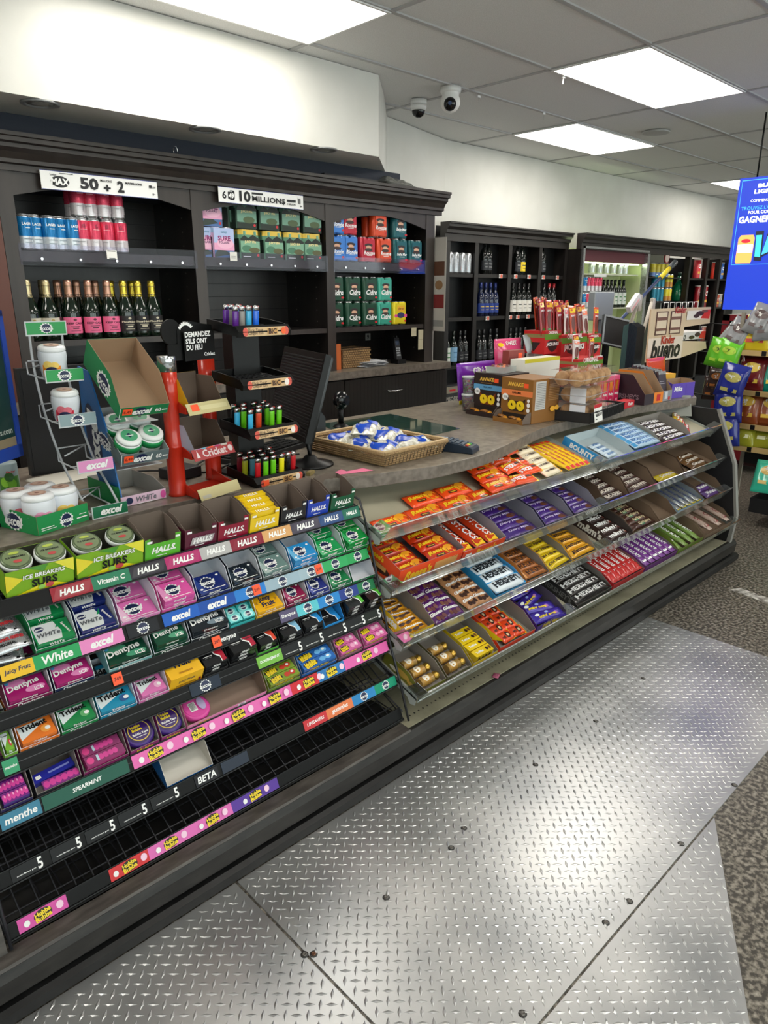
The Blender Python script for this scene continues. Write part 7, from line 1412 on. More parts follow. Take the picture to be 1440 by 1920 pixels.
# ---- things on the cabinet worktop
zt = CTZ + .0005
def wp(px, py): return AZ(px, py, zt)
p = AY(657, 684, YH + .12)
WK2 = mottle('wicker_dark', '#3a2a1c', '#8a6a44', 90, .7, 3, (1, 1, 6), bump=.6)
def b_wb():
    a = MB(); a.box(-.12, .12, -.08, .08, 0, .12, WK2)
    for i in range(8):
        for j in range(12): a.box(-.118 + .02 * j + .01 * (i % 2), -.104 + .02 * j + .01 * (i % 2), -.084, -.08, .006 + .014 * i, .014 + .014 * i, M('#9a7a50', .6))
    b = MB(); b.tube([(-.12, -.08, .122), (.12, -.08, .122), (.12, .08, .122), (-.12, .08, .122), (-.12, -.08, .122)], .006, WK2); return [('basket_body', a), ('rim', b)]
put(None, b_wb, 'wicker_basket', 'brown woven basket on the back worktop beside the pillar', 'basket', TR(XA(657, YH + .12, zt + .05), YH + .14, zt))
put(None, box_item(.05, .03, .16, '#c8642a'), 'orange_box', 'narrow orange box standing against the cabinet pillar', 'box', TR(XA(632, YH + .06, zt + .05), YH + .05, zt))
def b_pap():
    a = MB(); rn_ = random.Random(2)
    for i in range(26):
        a.T = TR(rn_.uniform(-.03, .03), rn_.uniform(-.02, .02), .001 * i * 1.4, rn_.uniform(-.5, .5), rn_.uniform(-.02, .05)); a.box(-.11, .11, -.08, .08, 0, .0006, M('#d8dade' if i % 3 else '#c4c8cc', .6))
    a.T = None; return a
put(None, b_pap, 'paper_stack', 'messy heap of white papers in front of the woven basket', 'papers', TR(XA(690, YH + .1, zt), YH + .12, zt))
def b_phone():
    a = MB(); a.prism([(-.04, -.04), (.04, -.04), (.035, .04), (-.035, .04)], 0, .03, BLK); b = MB(); b.T = Matrix.Translation((0, -.005, .02)) @ Matrix.Rotation(radians(-12), 4, 'X'); b.box(-.024, .024, -.012, .012, 0, .155, BLKM)
    c = MB(); c.T = b.T; c.box(-.017, .017, -.0125, -.012, .105, .135, M('#2a3a4a', .2))
    for i in range(4):
        for j in range(3): c.box(-.017 + .0125 * j, -.009 + .0125 * j, -.0135, -.012, .03 + .016 * i, .04 + .016 * i, M('#a8acb0', .4))
    d = MB(); d.T = b.T; d.cyl((.014, 0, .15), .005, .02, BLK, 8)
    return [('base', a), ('handset', b, [('keypad', c), ('aerial', d)])]
put(None, b_phone, 'cordless_phone', 'black cordless phone standing in its base on the back worktop', 'phone', TR(XA(746, YH + .08, zt + .05), YH + .08, zt), bevel=0)
p = AY(690, 633, YBK - .02); put(None, box_item(.05, .001, .05, '#9a9c98', None, [('t', '9', .5, .5, .4, BLK)]), 'note_card', 'small grey card with a 9 on the cabinet back panel', 'card', TR(p.x, YBK - .02, p.z - .02))
for px, pt, pb, w_, d in ((785, 618, 655, .05, 'long yellowed paper note hanging beside the right post'), (772, 614, 630, .05, 'short yellowed paper note hanging under the shelf')):
    a_ = AY(px, pt, YH + .02); b_ = AY(px, pb, YH + .02); put(None, box_item(w_, .001, a_.z - b_.z, '#b8b094', None, [('r', .1, .5, .9, .52, M('#8a8468', .5))]), 'paper_note', d, 'note', TR(a_.x, YH - .0015, b_.z))
for i in range(6):
    put('stk', lambda: MB().lathe([(.08, 0), (.095, .012), (.093, .014), (.078, .003)], BLK, 24), 'black_tray', 'round black plastic lid stacked on the back worktop behind the monitor', 'lid', TR(XA(592, YH + .12, zt + .05), YH + .14, zt + .013 * i), group='stack of black lids')
def b_blk():
    a = MB(); a.prism([(0, 0), (.28, 0), (.28, .06), (.24, .11), (.04, .11), (0, .07)], -.1, .1, M('#1c2024', .35), 'y'); b = MB(); b.face((.12, -.1, .02), (1, 0, 0), (0, 0, 1), .1, .02, [('t', 'Omniwell', .5, .5, .9, WT)]); return [('housing', a), ('wordmark', b)]
a_ = AY(410, 690, 2.62)
put(None, b_blk, 'printer', 'dark grey printer with white wordmark behind the lighter tower', 'printer', TR(1.72, 2.95 - .4, Z0, 0, 0) @ Matrix.Scale(1.0, 4))
RDL = M('#b81c28', .35)
for i, (px, d) in enumerate(((422, 'left'), (448, 'middle'), (478, 'right'))):
    x = XA(px, YH + .03, SH2 - .25); put('rl', lambda: MB().lathe([(.045, 0), (.05, .005), (.05, .02), (.045, .024), (.0001, .024)], RDL, 22), 'plastic_plate', d + ' red round plate on the back worktop behind the lighter tower', 'lid', TR(x, YH + .06, zt))
for i, px in enumerate((163, 173, 188, 208)):
    put('wc', lambda: [('bottle_body', MB().lathe([(.03, 0), (.033, .01), (.033, .1), (.02, .14), (.014, .16)], BLKG, 16)), ('cap', MB().lathe([(.015, .158), (.015, .18), (.0001, .181)], WT, 14))], 'cola_bottle', 'dark bottle with white cap on the back worktop below the champagne shelf', 'bottle', TR(XA(px, YH + .1, zt + .17), YH + .09 + .04 * (i % 2), zt), group='dark bottles with white caps')
put(None, box_item(.34, .2, .13, '#141214', None, [('e', .3, .6, .2, .22, M('#5a1420', .4)), ('t', 'Menu', .3, .6, .22, M('#c8a0a0', .4))]), 'black_carton', 'black carton with a dark red oval emblem below the champagne shelf', 'carton', TR(XA(238, YH + .1, zt + .05), YH + .09, zt))
put(None, box_item(.16, .12, .10, '#d8d8da', None, [('t', 'K', .5, .5, .1, BLK)]), 'white_carton', 'pale carton at the right of the left bay, on the back worktop', 'carton', TR(XA(292, YH + .1, zt + .05), YH + .06, zt))
put(None, box_item(.2, .05, .05, '#8a1420', None, [('t', 'ENCO', .6, .5, .4, WT)]), 'red_sign', 'dark red strip sign with white letters at the left of the back worktop', 'sign', TR(XA(84, YH, zt + .1), YH - .06, zt))
# poster strip on the pillar side
mb = MB(); mb.box(0, .002, -.10, .02, 0, .62, M('#b8b4ac', .5)); mb.face((-.0004, .02, 0), (0, -1, 0), (0, 0, 1), .12, .62, [('r', .1, .6, .9, .75, M('#5a3a2a', .5)), ('r', .1, .25, .9, .4, M('#7a2a2a', .5)), ('r', .1, .05, .9, .12, M('#8a8a86', .5)), ('e', .5, .5, .3, .05, M('#8a6a4a', .5))])
put(None, mb, 'poster', 'narrow pale poster with photos hanging on the right side of the cabinet', 'poster', TR(XRH + .012, YH + .0, AY(818, 620, YH).z))

# ============================================================ WINE SHELVES (unit B)
YB = 3.98
zT = AY(834, 413, YB - .06).z
XB0 = AY(836, 420, YB).x; XB1 = AY(1066, 440, YB).x + .02
BX = [AY(836, 500, YB).x, AY(890, 500, YB).x, AY(953, 500, YB).x, AY(1010, 500, YB).x, AY(1058, 500, YB).x]
ZS = [AY(925, 514, YB).z, AY(925, 593, YB).z, AY(925, 678, YB).z]
wn = link(bpy.data.objects.new('wine_shelving', None)); tag(wn, 'dark wooden wine shelving of four narrow bays against the white wall', 'shelving')
mb = MB(); mb.box(BX[0], BX[4] + .05, WY - .04, WY - .03, .0, zT - .02, BLK); meshob('back', mb, wn)
wd = .035
for i, x in enumerate(BX): mb = MB(); mb.box(x, x + (wd * 1.4), YB, WY - .04 + .0, 0, zT - .1, ESP, front=M('#1c1816', .4)); meshob('divider', mb, wn)
for k, z in enumerate(ZS + [.55, .1]):
    mb = MB(); mb.box(BX[0], BX[4], YB + .01, WY - .04, z - .03, z, ESP, front=M('#1c1816', .4)); meshob('shelf', mb, wn)
def corn(x0, x1, Y, z, ret=None):
    mb = MB(); mb.prism([(Y + .05, z - .14), (Y - .004, z - .14), (Y - .004, z - .085), (Y - .02, z - .08), (Y - .02, z - .055), (Y - .045, z - .035), (Y - .045, z - .015), (Y - .06, z - .012), (Y - .06, z), (Y + .05, z)], x0, x1, M('#2a2624', .35), 'x'); return mb
meshob('crown_moulding', corn(BX[0] - .02, XB1, YB, zT), wn)
def wine(body, lab, cap, h=.28, txt=None, tall=.08, tc='#3a3a3a'):
    def f():
        s = h / .3; a = MB(); a.lathe([(.033, 0), (.036, .004), (.0365, .17 * s), (.030, .195 * s), (.0155, .225 * s), (.0145, .3 * s)], M(body, .08, 0, .5), 16)
        b = MB(); b.lathe([(.0150, .235 * s), (.0155, .30 * s), (.0001, .302 * s)], M(cap, .35, .3), 14)
        c = MB(); a0, a1 = radians(190), radians(350)
        c.deco(lambda u, v, o: Vector(((.0369 + o) * cos(a0 + (a1 - a0) * u), (.0369 + o) * sin(a0 + (a1 - a0) * u), .03 + v * tall)), .1, tall, [('r', 0, 0, 1, 1, M(lab, .5)), ('r', .25, .6, .75, .68, M(tc, .5)), ('r', .3, .3, .7, .36, M(tc, .5))], seg=8)
        return [('bottle_glass', a), ('capsule', b), ('label', c)]
    return f
WB = {'dark': wine('#0a0d0c', '#22242a', '#14161a', tc='#8a8a8a'), 'blue': wine('#0f1a3a', '#1c3a8a', '#1c2c6a', tc='#d8b84a'), 'yellow': wine('#0c1410', '#e8c81e', '#2a2a2a'), 'white': wine('#0c100e', '#e0dcd4', '#1c1c1c', tall=.1), 'red': wine('#0c0f10', '#c84a3a', '#16181c', tall=.1, tc='#3a7ab8'), 'green': wine('#0c1a14', '#d8e0d8', '#1c2420', tall=.12, tc='#2a7a3a'), 'redcap': wine('#0f1012', '#2a2428', '#a8242c', tc='#8a2a3a'), 'sky': wine('#0c1a14', '#8ab8dc', '#1c2420', tall=.12, tc='#5a8ab8')}
def wrow(k, pxs, z, Y, desc, h=None):
    for j, px in enumerate(pxs): put('w' + k, WB[k], 'wine_bottle', desc, 'wine bottle', TR(XA(px, Y, z + .1), Y, z + .0005), group=desc[:60])
YY = YB + .05
for j, px in enumerate((842, 853, 865, 876)): put('sc', can([(1, M('#b8bcc0', .25, .6))], h=.16, deco=[('p', [(.1, .1), (.9, .3), (.9, .5), (.1, .3)], RD), ('r', .3, .8, .7, .9, M('#8a8a8a', .4))]), 'beer_can', 'tall silver can with a red slash on the top shelf of the first wine bay', 'can', TR(XA(px, YY, ZS[0] + .08), YY, ZS[0] + .0005), group='silver cans, wine shelving')
wrow('dark', (907, 915), ZS[0], YY, 'dark bottle with black capsule on the top shelf of the second wine bay')
wrow('dark', (969,), ZS[0], YY, 'dark bottle left of the yellow-labelled one, third wine bay top')
wrow('yellow', (978,), ZS[0], YY, 'yellow-labelled bottle on the top shelf of the third wine bay')
wrow('dark', (1016,), ZS[0], YY, 'single dark bottle on the top shelf of the fourth wine bay')
wrow('blue', (900, 909, 918, 927), ZS[1], YY, 'blue bottle with silver neck band in the second wine bay')
wrow('white', (960, 971, 980, 989), ZS[1], YY, 'white-labelled bottle on the middle shelf of the third wine bay')
wrow('red', (1009, 1018), ZS[1], YY, 'bottle with red and blue label on the middle shelf of the fourth wine bay')
wrow('redcap', (1028, 1036), ZS[1], YY, 'red-capped dark bottle on the middle shelf of the fourth wine bay')
wrow('green', (836,), ZS[2], YY, 'green and white labelled bottle at the left of the lower shelf, first bay')
wrow('sky', (849,), ZS[2], YY, 'sky blue labelled bottle on the lower shelf of the first wine bay')
wrow('dark', (861, 870), ZS[2], YY, 'unlabelled dark bottle on the lower shelf of the first wine bay')
wrow('dark', (896, 905, 917, 929), ZS[2], YY, 'dark bottle on the lower shelf of the second wine bay')
wrow('dark', (955, 965, 973, 982), ZS[2], YY, 'dark bottle on the lower shelf of the third wine bay')
wrow('dark', (1004, 1013), ZS[2], YY, 'dark bottle on the lower shelf of the fourth wine bay')
for px, z in [(939, ZS[0]), (967, ZS[0]), (992, ZS[0]), (1019, ZS[0]), (1045, ZS[0]), (914, ZS[1]), (957, ZS[1]), (971, ZS[1]), (990, ZS[1]), (1008, ZS[1]), (892, ZS[2]), (909, ZS[2]), (918, ZS[2])]:
    put('pt', lambda: box_item(.05, .001, .034, '#d8d4d0', None, [('r', .4, .1, .95, .9, M('#d8604a', .4)), ('r', .05, .3, .35, .7, M('#8a8a8a', .4))]), 'price_ticket', 'small white and red price ticket on a wine shelf edge', 'price tag', TR(XA(px, YB, z - .015), YB + .0, z - .032), group='wine shelf price tickets')
# episode carton under the wine shelf (left bottom)
p = AZ(845, 752, .55)
put(None, box_item(.26, .12, .16, '#2a2a2c', None, [('t', 'EPISODE', .5, .25, .7, M('#a8a49a', .4)), ('r', .1, .55, .9, .9, M('#8a8270', .5)), ('r', .4, .65, .7, .75, RD)]), 'wine_carton', 'dark carton lettered EPISODE on the lowest wine shelf', 'carton', TR(XA(850, YB, .75), YB + .02, AY(850, 757, YB).z if AY(850, 757, YB).z > .55 else .5505))

# ============================================================ COOLER WALL (unit C)
YC = 3.84
zTC = AY(1092, 435, YC - .06).z
X0 = AY(1092, 445, YC).x; XC1 = AY(1220, 460, YC).x; XC2 = AY(1298, 470, YC).x; XC3 = 10.9
cw = link(bpy.data.objects.new('cooler_wall', None)); tag(cw, 'dark framed open beer cooler run with crown moulding along the white wall', 'cooler')
meshob('crown_moulding', corn(X0 - .01, XC3, YC, zTC), cw)
def box_(name, *a, **k):
    mb = MB(); mb.box(*a, **k); return meshob(name, mb, cw)
box_('side_panel', X0, X0 + .03, YC, WY - .005, 0, zTC - .14, ESP)
LG = M('#c9d4a0', .6)
tz = AY(1150, 465, YC).z; vz = AY(1150, 492, YC).z
box_('steel_header', X0 + .03, XC1 - .02, YC - .01, YC + .02, tz - .0, zTC - .13, SILV)
box_('valance', X0 + .05, XC1 - .05, YC + .03, YC + .05, vz, tz, BURG)
box_('frame_post', X0 + .03, X0 + .06, YC - .01, YC + .04, .1, tz, SILV); box_('frame_post', XC1 - .05, XC1, YC - .01, YC + .05, .1, zTC - .14, SILV)
box_('cooler_liner', X0 + .06, XC1 - .05, WY - .012, WY - .006, .5, tz, LG); box_('cooler_liner', XC1 - .06, XC1 - .05, YC + .05, WY - .012, .5, tz, LG)
mb = MB(); mb.box(X0 + .1, XC1 - .1, YC + .06, YC + .08, vz - .012, vz - .004, emi('#eaffc8', 6)); meshob('cooler_lamp', mb, cw)
zsa = AY(1150, 514, YC + .06).z; zsb = AY(1150, 577, YC + .06).z; Xm = AY(1188, 514, YC + .06).x
for z in (zsa, zsb, zsb - .25): box_('cooler_shelf', X0 + .06, Xm + .1, YC + .06, WY - .012, z - .012, z, M('#d8dcc4', .4))
box_('cooler_base', X0, XC3, YC - .0, WY - .005, 0, .5, BLKM)
Yc = YC + .12
for j, px in enumerate((1110, 1124, 1137, 1150, 1163, 1172)): put('sc', None, 'beer_can', 'tall silver can with a red slash inside the lit beer cooler', 'can', TR(XA(px, Yc, zsa + .08), Yc, zsa + .0005), group='silver cans in the cooler')
for j, px in enumerate((1094, 1101, 1108, 1115, 1122)):
    for L_ in (0, 1): put('cr' if j else 'cb', None, 'beer_can', ('red and silver can, %s layer in the lit cooler' if j else 'blue and silver can, %s layer in the lit cooler') % ('upper' if L_ else 'lower'), 'can', TR(XA(px, Yc - .03, zsb + .08), Yc - .02, zsb + .0005 + (CH + .001) * L_), group='cooler cans layer %s%s' % ('upper' if L_ else 'lower', 'red' if j else 'blue'))
for j, px in enumerate((1130, 1137, 1144)): put('wyellow', None, 'wine_bottle', 'yellow-labelled bottle inside the lit beer cooler', 'wine bottle', TR(XA(px, Yc, zsb + .1), Yc, zsb + .0005), group='cooler yellow bottles')
for j, px in enumerate((1151, 1159, 1167)): put('wgreen', None, 'wine_bottle', 'pale green labelled bottle at the right of the lit cooler', 'wine bottle', TR(XA(px, Yc, zsb + .1), Yc, zsb + .0005), group='cooler green bottles')
mb = MB(); mb.box(-.12, .12, 0, .001, -.03, .0, WT); put(None, mb, 'shelf_card', 'white shelf card on the upper shelf edge of the lit cooler', 'price card', TR(XA(1127, YC + .05, zsa), YC + .055, zsa))
# second cooler
tz2 = AY(1255, 468, YC).z
box_('valance', XC1, XC2 - .04, YC + .03, YC + .05, AY(1255, 478, YC).z, zTC - .14, BURG)
box_('frame_post', XC2 - .05, XC2, YC - .01, YC + .05, .1, zTC - .14, ESP)
box_('cooler_liner', XC1, XC2 - .05, WY - .012, WY - .006, .5, tz2, M('#4a4c40', .6))
zq = AY(1250, 520, YC + .06).z; zq2 = AY(1250, 566, YC + .06).z
for z in (zq, zq2): box_('cooler_shelf', XC1, XC2 - .05, YC + .06, WY - .012, z - .012, z, BLKM)
for k, (pxs, z, key, bl, d) in enumerate((((1224, 1231, 1238), zq2, 'cbl', can([(1, M('#1c7a94', .3, .3))]), 'teal blue can on the lower shelf of the dim cooler'), ((1224, 1232, 1240, 1248), zq, 'cyl', can([(.3, M('#6a8ac8', .3)), (.7, M('#c8b83a', .3)), (1, M('#d8c83a', .3))]), 'yellow and blue can on the upper shelf of the dim cooler'), ((1247, 1253), zq2, 'cye', can([(.4, M('#c8862a', .3)), (1, M('#e0d02a', .3))]), 'yellow can stacked on the lower shelf of the dim cooler'))):
    for px in pxs:
        for L_ in ((0, 1) if k != 1 else (0,)): put(key, bl, 'beer_can', d + (', upper' if L_ else ', lower' if k != 1 else ''), 'can', TR(XA(px, Yc, z + .07), Yc, z + .0005 + (CH + .001) * L_), group=d[:30] + str(L_))
mb = MB(); mb.cyl((0, 0, 0), .06, .01, M('#7a1c24', .4), 24, 'y'); mb.cyl((0, -.001, 0), .045, .002, M('#b8a8a0', .4), 24, 'y'); p = AY(1251, 484, YC); put(None, mb, 'round_sign', 'round dark red sign on the dim cooler valance', 'sign', TR(p.x, YC - .0, p.z))
def b_green():
    a = MB(); a.lathe([(.05, 0), (.075, .02), (.085, .08), (.07, .16), (.03, .22), (.022, .3)], M('#0f6a48', .1, 0, .5), 20); b = MB(); b.lathe([(.024, .29), (.024, .33), (.0001, .332)], M('#0a3a28', .3), 14); return [('bottle_glass', a), ('cap', b)]
put(None, b_green, 'green_flagon', 'round green flagon in front of the dim cooler', 'bottle', TR(XA(1273, Yc - .03, zq2), Yc, zq2 - .02 + .0205))
# far grocery shelves
XD = [XC2, AY(1333, 470, YC).x, AY(1357, 470, YC).x, AY(1376, 470, YC).x]
zg = [AY(1320, 522, YC).z, AY(1320, 577, YC).z, AY(1320, 640, YC).z]
for x in XD[1:]: box_('divider', x - .06, x, YC, WY - .01, .4, zTC - .14, ESP)
box_('shelf_back', XC2, XC3, WY - .012, WY - .006, .4, zTC - .14, BLK)
for z in zg: box_('grocery_shelf', XC2, XC3, YC + .02, WY - .012, z - .02, z, ESP)
gi = 0
for (pxs, z, hh, cols, nm) in (((1306, 1314, 1321), zg[0], .22, ['#c8303a', '#d8d4d0', '#8a1c2a'], 'top shelf'), ((1338, 1344, 1350), zg[0], .2, ['#c8301c', '#b82a1c', '#3a6ab8'], 'top shelf right'), ((1306, 1312, 1318), zg[1], .26, ['#8a1420', '#d8c8c8', '#7a1018'], 'second shelf'), ((1336, 1342, 1349), zg[1], .16, ['#5a2a2a', '#a8503a', '#8a8a8a'], 'second shelf right'), ((1308, 1316), zg[2], .18, ['#3a2a5a', '#8a4a3a'], 'third shelf')):
    for j, px in enumerate(pxs):
        c = cols[j % len(cols)]
        put(('gc', c, hh), (lambda c=c, hh=hh: [('tube', MB().lathe([(.04, 0), (.041, .004), (.041, hh - .01)], M(c, .35), 18).wrapc((0, 0, 0), .0412, .02, hh - .03, radians(205), radians(335), [('e', .5, .7, .3, .15, WT), ('r', .15, .2, .85, .35, M('#d8a83a', .4))])), ('lid', MB().lathe([(.042, hh - .01), (.042, hh), (.0001, hh)], M('#d8d4cc', .4), 18))]), 'snack_tube', '%s snack tube on the far grocery shelving, %s' % ({'#c8303a': 'red', '#d8d4d0': 'white', '#8a1c2a': 'maroon', '#c8301c': 'bright red', '#b82a1c': 'brick red', '#3a6ab8': 'blue', '#8a1420': 'dark red', '#d8c8c8': 'pale pink', '#7a1018': 'wine red', '#5a2a2a': 'brown', '#a8503a': 'rust', '#8a8a8a': 'grey', '#3a2a5a': 'indigo', '#8a4a3a': 'copper'}[c], nm), 'snack tube', TR(XA(px, YC + .08, z + .08), YC + .08, z + .0005))

# ============================================================ BLUE LED SCREEN
XS = 5.5
yL0, zTp = AX(1388, 335, XS).y, AX(1388, 335, XS).z; zBt = AX(1352, 580, XS).z
Wd = .62; Hh = zTp - zBt
r = link(bpy.data.objects.new('led_screen', None)); tag(r, 'bright blue hanging screen with a beer contest advert at the right edge', 'screen')
mb = MB(); mb.box(XS, XS + .06, yL0 - Wd, yL0, zBt, zTp, BLK); meshob('cabinet', mb, r)
mb = MB(); EB = emi('#0640e0', .55); EW = emi('#f2f4ff', 1.6); EL = emi('#3aa0f0', 1.2); EP = emi('#f0a8b0', 1.2); EO = emi('#f0a050', 1.1); ED = emi('#0a1428', .6); EG = emi('#3ac8d8', 1.0); ER = emi('#c8102a', 1.2)
mb.face((XS - .002, yL0, zBt), (0, -1, 0), (0, 0, 1), Wd, Hh, [('r', 0, 0, 1, 1, EB), ('r', .03, .35, .035, .985, EL), ('r', .03, .978, 1, .983, EL), ('r', .03, .35, 1, .353, EL), ('t', 'BUD', .29, .935, .17, EW, {'b': .05, 'h': .03}), ('t', 'LIGHT', .29, .893, .23, EW, {'b': .05, 'h': .03}), ('r', .3, .9, .7, .902, EP),
    ('t', 'COMMENCEZ LA FÊTE', .34, .83, .38, EW, {'b': 0}), ('t', 'TROUVEZ L\'OR DE', .27, .775, .42, EL, {'b': .01}), ('t', 'POUR COURIR', .29, .742, .3, EW, {'b': .01}), ('t', 'GAGNER', .22, .69, .34, EW, {'b': .03, 'h': .05}),
    ('p', [(.07, .375), (.08, .36), (.235, .36), (.245, .375), (.25, .55), (.23, .575), (.1, .575), (.075, .55)], EO), ('r', .075, .44, .245, .5, EP), ('t', 'BUD', .16, .487, .12, EW, {'b': .03}), ('t', 'LIGHT', .16, .455, .14, EW, {'b': .03}), ('e', .16, .53, .05, .015, ER),
    ('p', [(.27, .38), (.35, .375), (.34, .6), (.255, .6)], ED), ('p', [(.275, .41), (.335, .405), (.325, .57), (.265, .57)], EG), ('p', [(.34, .4), (.42, .43), (.48, .57), (.38, .58)], ED), ('p', [(.345, .42), (.41, .44), (.46, .55), (.385, .56)], EL), ('p', [(.46, .45), (.7, .38), (1, .42), (1, .5), (.75, .52)], ER), ('r', .08, .5, .24, .503, EW)], 1)
meshob('lit_face', mb, r)
for yy in (yL0 - .1, yL0 - Wd + .1): mb = MB(); mb.tube([(XS + .03, yy, zTp), (XS + .03, yy, CZ)], .006, BLK); meshob('hanging_rod', mb, r)
# red cooler behind chips
r = link(bpy.data.objects.new('red_cooler', None)); tag(r, 'red framed glass-door drinks cooler below the blue screen', 'cooler')
REDC = M('#7a1420', .35); yA = AX(1356, 590, 6.6).y; zA = AX(1360, 590, 6.6).z
mb = MB()
for q in ((yA - .9, yA, zA - .05, zA), (yA - .06, yA, .1, zA), (yA - .9, yA - .84, .1, zA), (yA - .9, yA, .1, .3)): mb.box(6.6, 6.66, q[0], q[1], q[2], q[3], REDC)
mb.box(6.66, 7.2, yA - .9, yA, .05, zA, M('#3a0c12', .4)); meshob('frame', mb, r)
mb = MB(); mb.box(6.61, 6.615, yA - .84, yA - .06, .3, zA - .05, M('#1a1416', .08)); mb.face((6.609, yA - .06, .3), (0, -1, 0), (0, 0, 1), .78, zA - .35, [('p', [(.12, .78), (.3, .9), (.8, .78), (.79, .775), (.3, .893), (.13, .775)], M('#a82030', .4)), ('t', 'Budweiser', .45, .8, .5, M('#a82030', .4), {'s': .2})]); meshob('glass_door', mb, r)
# ---- chips rack
XK = 5.25
r = link(bpy.data.objects.new('chip_rack', None)); tag(r, 'freestanding chip rack with wooden front rails at the right edge', 'rack')
RAILW = mottle('pine_rail', '#a88a58', '#c8aa74', 12, .5, 6, (1, .2, 1)); UPM = M('#8a8478', .5)
ky = AX(1390, 655, XK).y + .02
zr = [AX(1400, 660, XK).z, AX(1400, 735, XK).z, AX(1390, 797, XK).z, AX(1385, 838, XK).z]
for k, z in enumerate(zr):
    mb = MB(); mb.box(XK, XK + .4, ky - 1.1, ky, z - .02, z - .012, BLKM); o = meshob('shelf', mb, r); mb = MB(); mb.box(XK - .015, XK, ky - 1.1, ky + .01, z - .022, z + .014, RAILW); meshob('front_rail', mb, o)
    for q in (.16, .55): mb = MB(); mb.box(XK - .0165, XK - .015, ky - q - .03, ky - q, z - .02, z + .012, BLK); meshob('price_clip', mb, o)
for y in (ky, ky - 1.1):
    mb = MB(); mb.box(XK + .0, XK + .02, y - .012, y + .012, .0, zr[0] + .26, UPM); mb.box(XK + .38, XK + .40, y - .012, y + .012, 0, zr[0] + .26, UPM); meshob('post', mb, r)
for zz in (1.32, 1.12, .82): mb = MB(); mb.tube([(XK + .01, ky, zz), (XK + .01, ky + .35, zz + .02)], .004, BLK); meshob('side_arm', mb, r)
mb = MB(); mb.box(XK + .40, XK + .41, ky - 1.1, ky, .3, zr[0] + .45, BLKM); meshob('back', mb, r)
def chip(c, c2, txt, tc=None):
    def f():
        a = MB(); a.pillow(.19, .25, .075, film(c), 10, 12, .07, 3, .14, 'y'); P = lambda u, v, o: Vector(((u - .5) * .19, (v - .5) * .25, a.hf(u, v) + o + .002))
        a.deco(P, .19, .25, [('e', .5, .62, .3, .14, M(c2, .35)), ('t', txt, .5, .62, .5, tc or WT, {'b': .05, 's': .1}), ('r', .2, .2, .8, .3, M(c2, .35))]); return a
    return f
CHF = [('#e0c82a', '#b8281c', "Lay's", 'yellow'), ('#4a1c5a', '#c8a83a', "Lay's", 'dark purple'), ('#6a1a1c', '#d8b83a', "Lay's", 'maroon'), ('#0f8a78', '#e0c83a', "Lay's", 'teal green'), ('#8a4420', '#d8b03a', "Lay's", 'brown'), ('#9a9a2a', '#d8d8a8', 'Ruffles', 'olive'), ('#4a6a7a', '#c8d0d4', 'Miss', 'blue-grey')]
CK = {}
for k, row in enumerate(((0, 0, 1, 1), (2, 3, 3, 2), (4, 4, 4, 4), (5, 5, 6, 6))):
    for j, ci in enumerate(row):
        c, c2, tx, nm = CHF[ci]
        Mx = Matrix.Translation((XK + .08 + .03 * (j % 2), ky - .10 - .15 * j, zr[k] + (.115 if k < 3 else .10))) @ Matrix.Rotation(radians(-90 + 8 * (j % 2)), 4, 'Z') @ Matrix.Rotation(radians(72 if k < 3 else 58), 4, 'X')
        put('ch' + c, chip(c, c2, tx), 'chip_bag', '%s chip bag, %s from left on the %s shelf of the chip rack' % (nm, NTH[j], ORD[k]), 'chip bag', Mx)
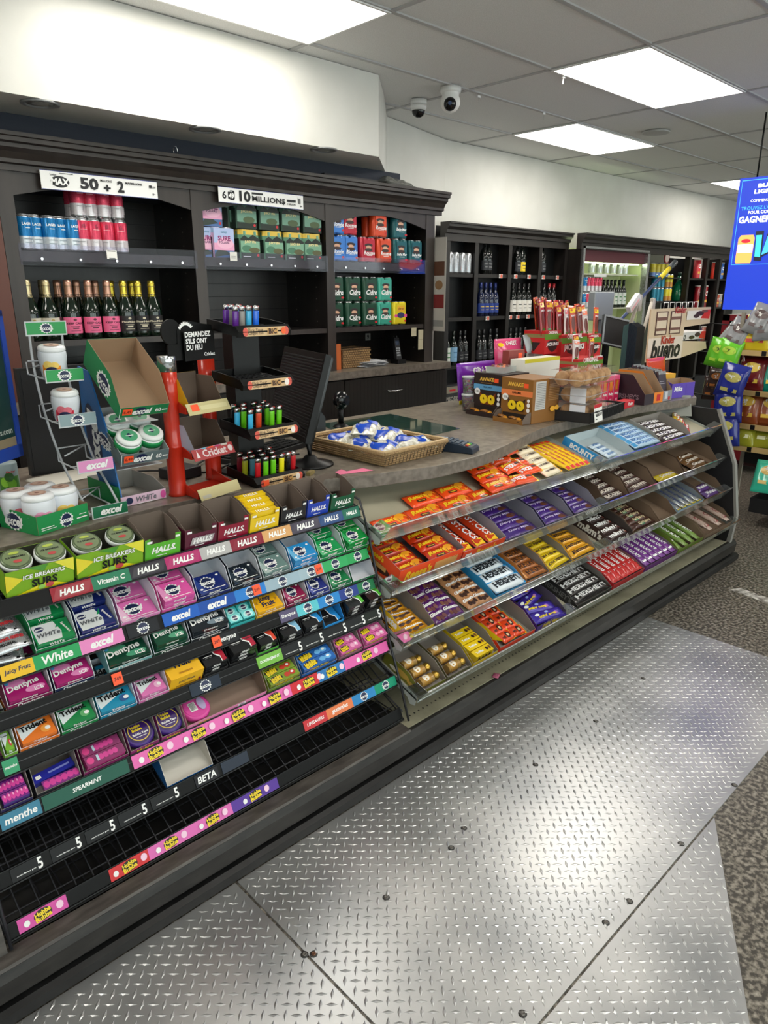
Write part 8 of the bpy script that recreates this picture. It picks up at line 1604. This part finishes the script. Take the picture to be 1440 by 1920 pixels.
# clipped bags on the rack's end: blue seeds, green, grey
SPZ = chip('#1c2a8a', '#b8b060', 'SPITZ')
for i, (px, py, rz_) in enumerate(((1375, 715, -.2), (1367, 760, .1), (1362, 805, .15))):
    p = AX(px, py, XK - .06); put('spz', SPZ, 'seed_bag', 'royal blue seed bag, %s of three clipped down the end of the chip rack' % ['top', 'middle', 'bottom'][i], 'seed bag', Matrix.Translation(p) @ Matrix.Rotation(radians(-80), 4, 'Z') @ Matrix.Rotation(radians(85), 4, 'X') @ Matrix.Rotation(rz_, 4, 'Z') @ Matrix.Scale(.95, 4))
for i, (px, py) in enumerate(((1350, 662), (1368, 664))):
    p = AX(px, py, XK + .0); put('grb', chip('#6ac82a', '#b8e04a', 'SOUR', M('#2a5a1c', .4)), 'candy_bag', 'lime green candy bag, %s of two hanging beside the chip rack' % ['left', 'right'][i], 'candy bag', Matrix.Translation(p) @ Matrix.Rotation(radians(-80), 4, 'Z') @ Matrix.Rotation(radians(85), 4, 'X') @ Matrix.Rotation(-.2, 4, 'Z') @ Matrix.Scale(.8, 4))
for i, (px, py, rz_) in enumerate(((1372, 640, -.5), (1386, 628, -.4), (1428, 602, -.3), (1440, 612, .1))):
    p = AX(px, py, XK + .05); put('gyb', chip('#8a8c90', '#5a4a4a', 'Ms V', WT), 'chip_bag', 'grey chip bag, %s in the row hanging over the top of the chip rack' % NTH[i], 'chip bag', Matrix.Translation(p) @ Matrix.Rotation(radians(-85), 4, 'Z') @ Matrix.Rotation(radians(70), 4, 'X') @ Matrix.Rotation(rz_, 4, 'Z') @ Matrix.Scale(.85, 4))
for i, (px, py) in enumerate(((1347, 712), (1338, 728))):
    p = AX(px, py, XK + .15); put('brb', chip('#3a2420', '#c87a3a', 'mix', WT), 'candy_bag', '%s dark snack bag hanging low behind the countertop end' % ['upper', 'lower'][i], 'candy bag', Matrix.Translation(p) @ Matrix.Rotation(radians(-85), 4, 'Z') @ Matrix.Rotation(radians(80), 4, 'X') @ Matrix.Scale(.7, 4))
mb = MB()
for px, py in ((1375, 672), (1366, 735), (1345, 690)):
    p = AX(px, py, XK - .01); mb.tube([p, p + Vector((0, .08, .02)), p + Vector((0.05, .14, .02))], .004, BLK)
put(None, mb, 'wire_hooks', 'black wire clip arms holding bags at the end of the chip rack', 'hooks')
# teal bags in floor bin
p = AZ(1440, 925, .1); 
mb = MB(); mb.box(5.05, 5.35, p.y - .8, 1.62, .1, .2, BLKM); put(None, mb, 'floor_bin', 'low black bin holding teal bags beside the chip rack', 'bin')
for i in range(3): put('tl', chip('#3ab89a', '#d8b86a', 'chips'), 'chip_bag', 'teal bag, %s in the low black bin' % NTH[i], 'chip bag', TR(5.15, 1.55 - .2 * i, .32, radians(-80), radians(50)))
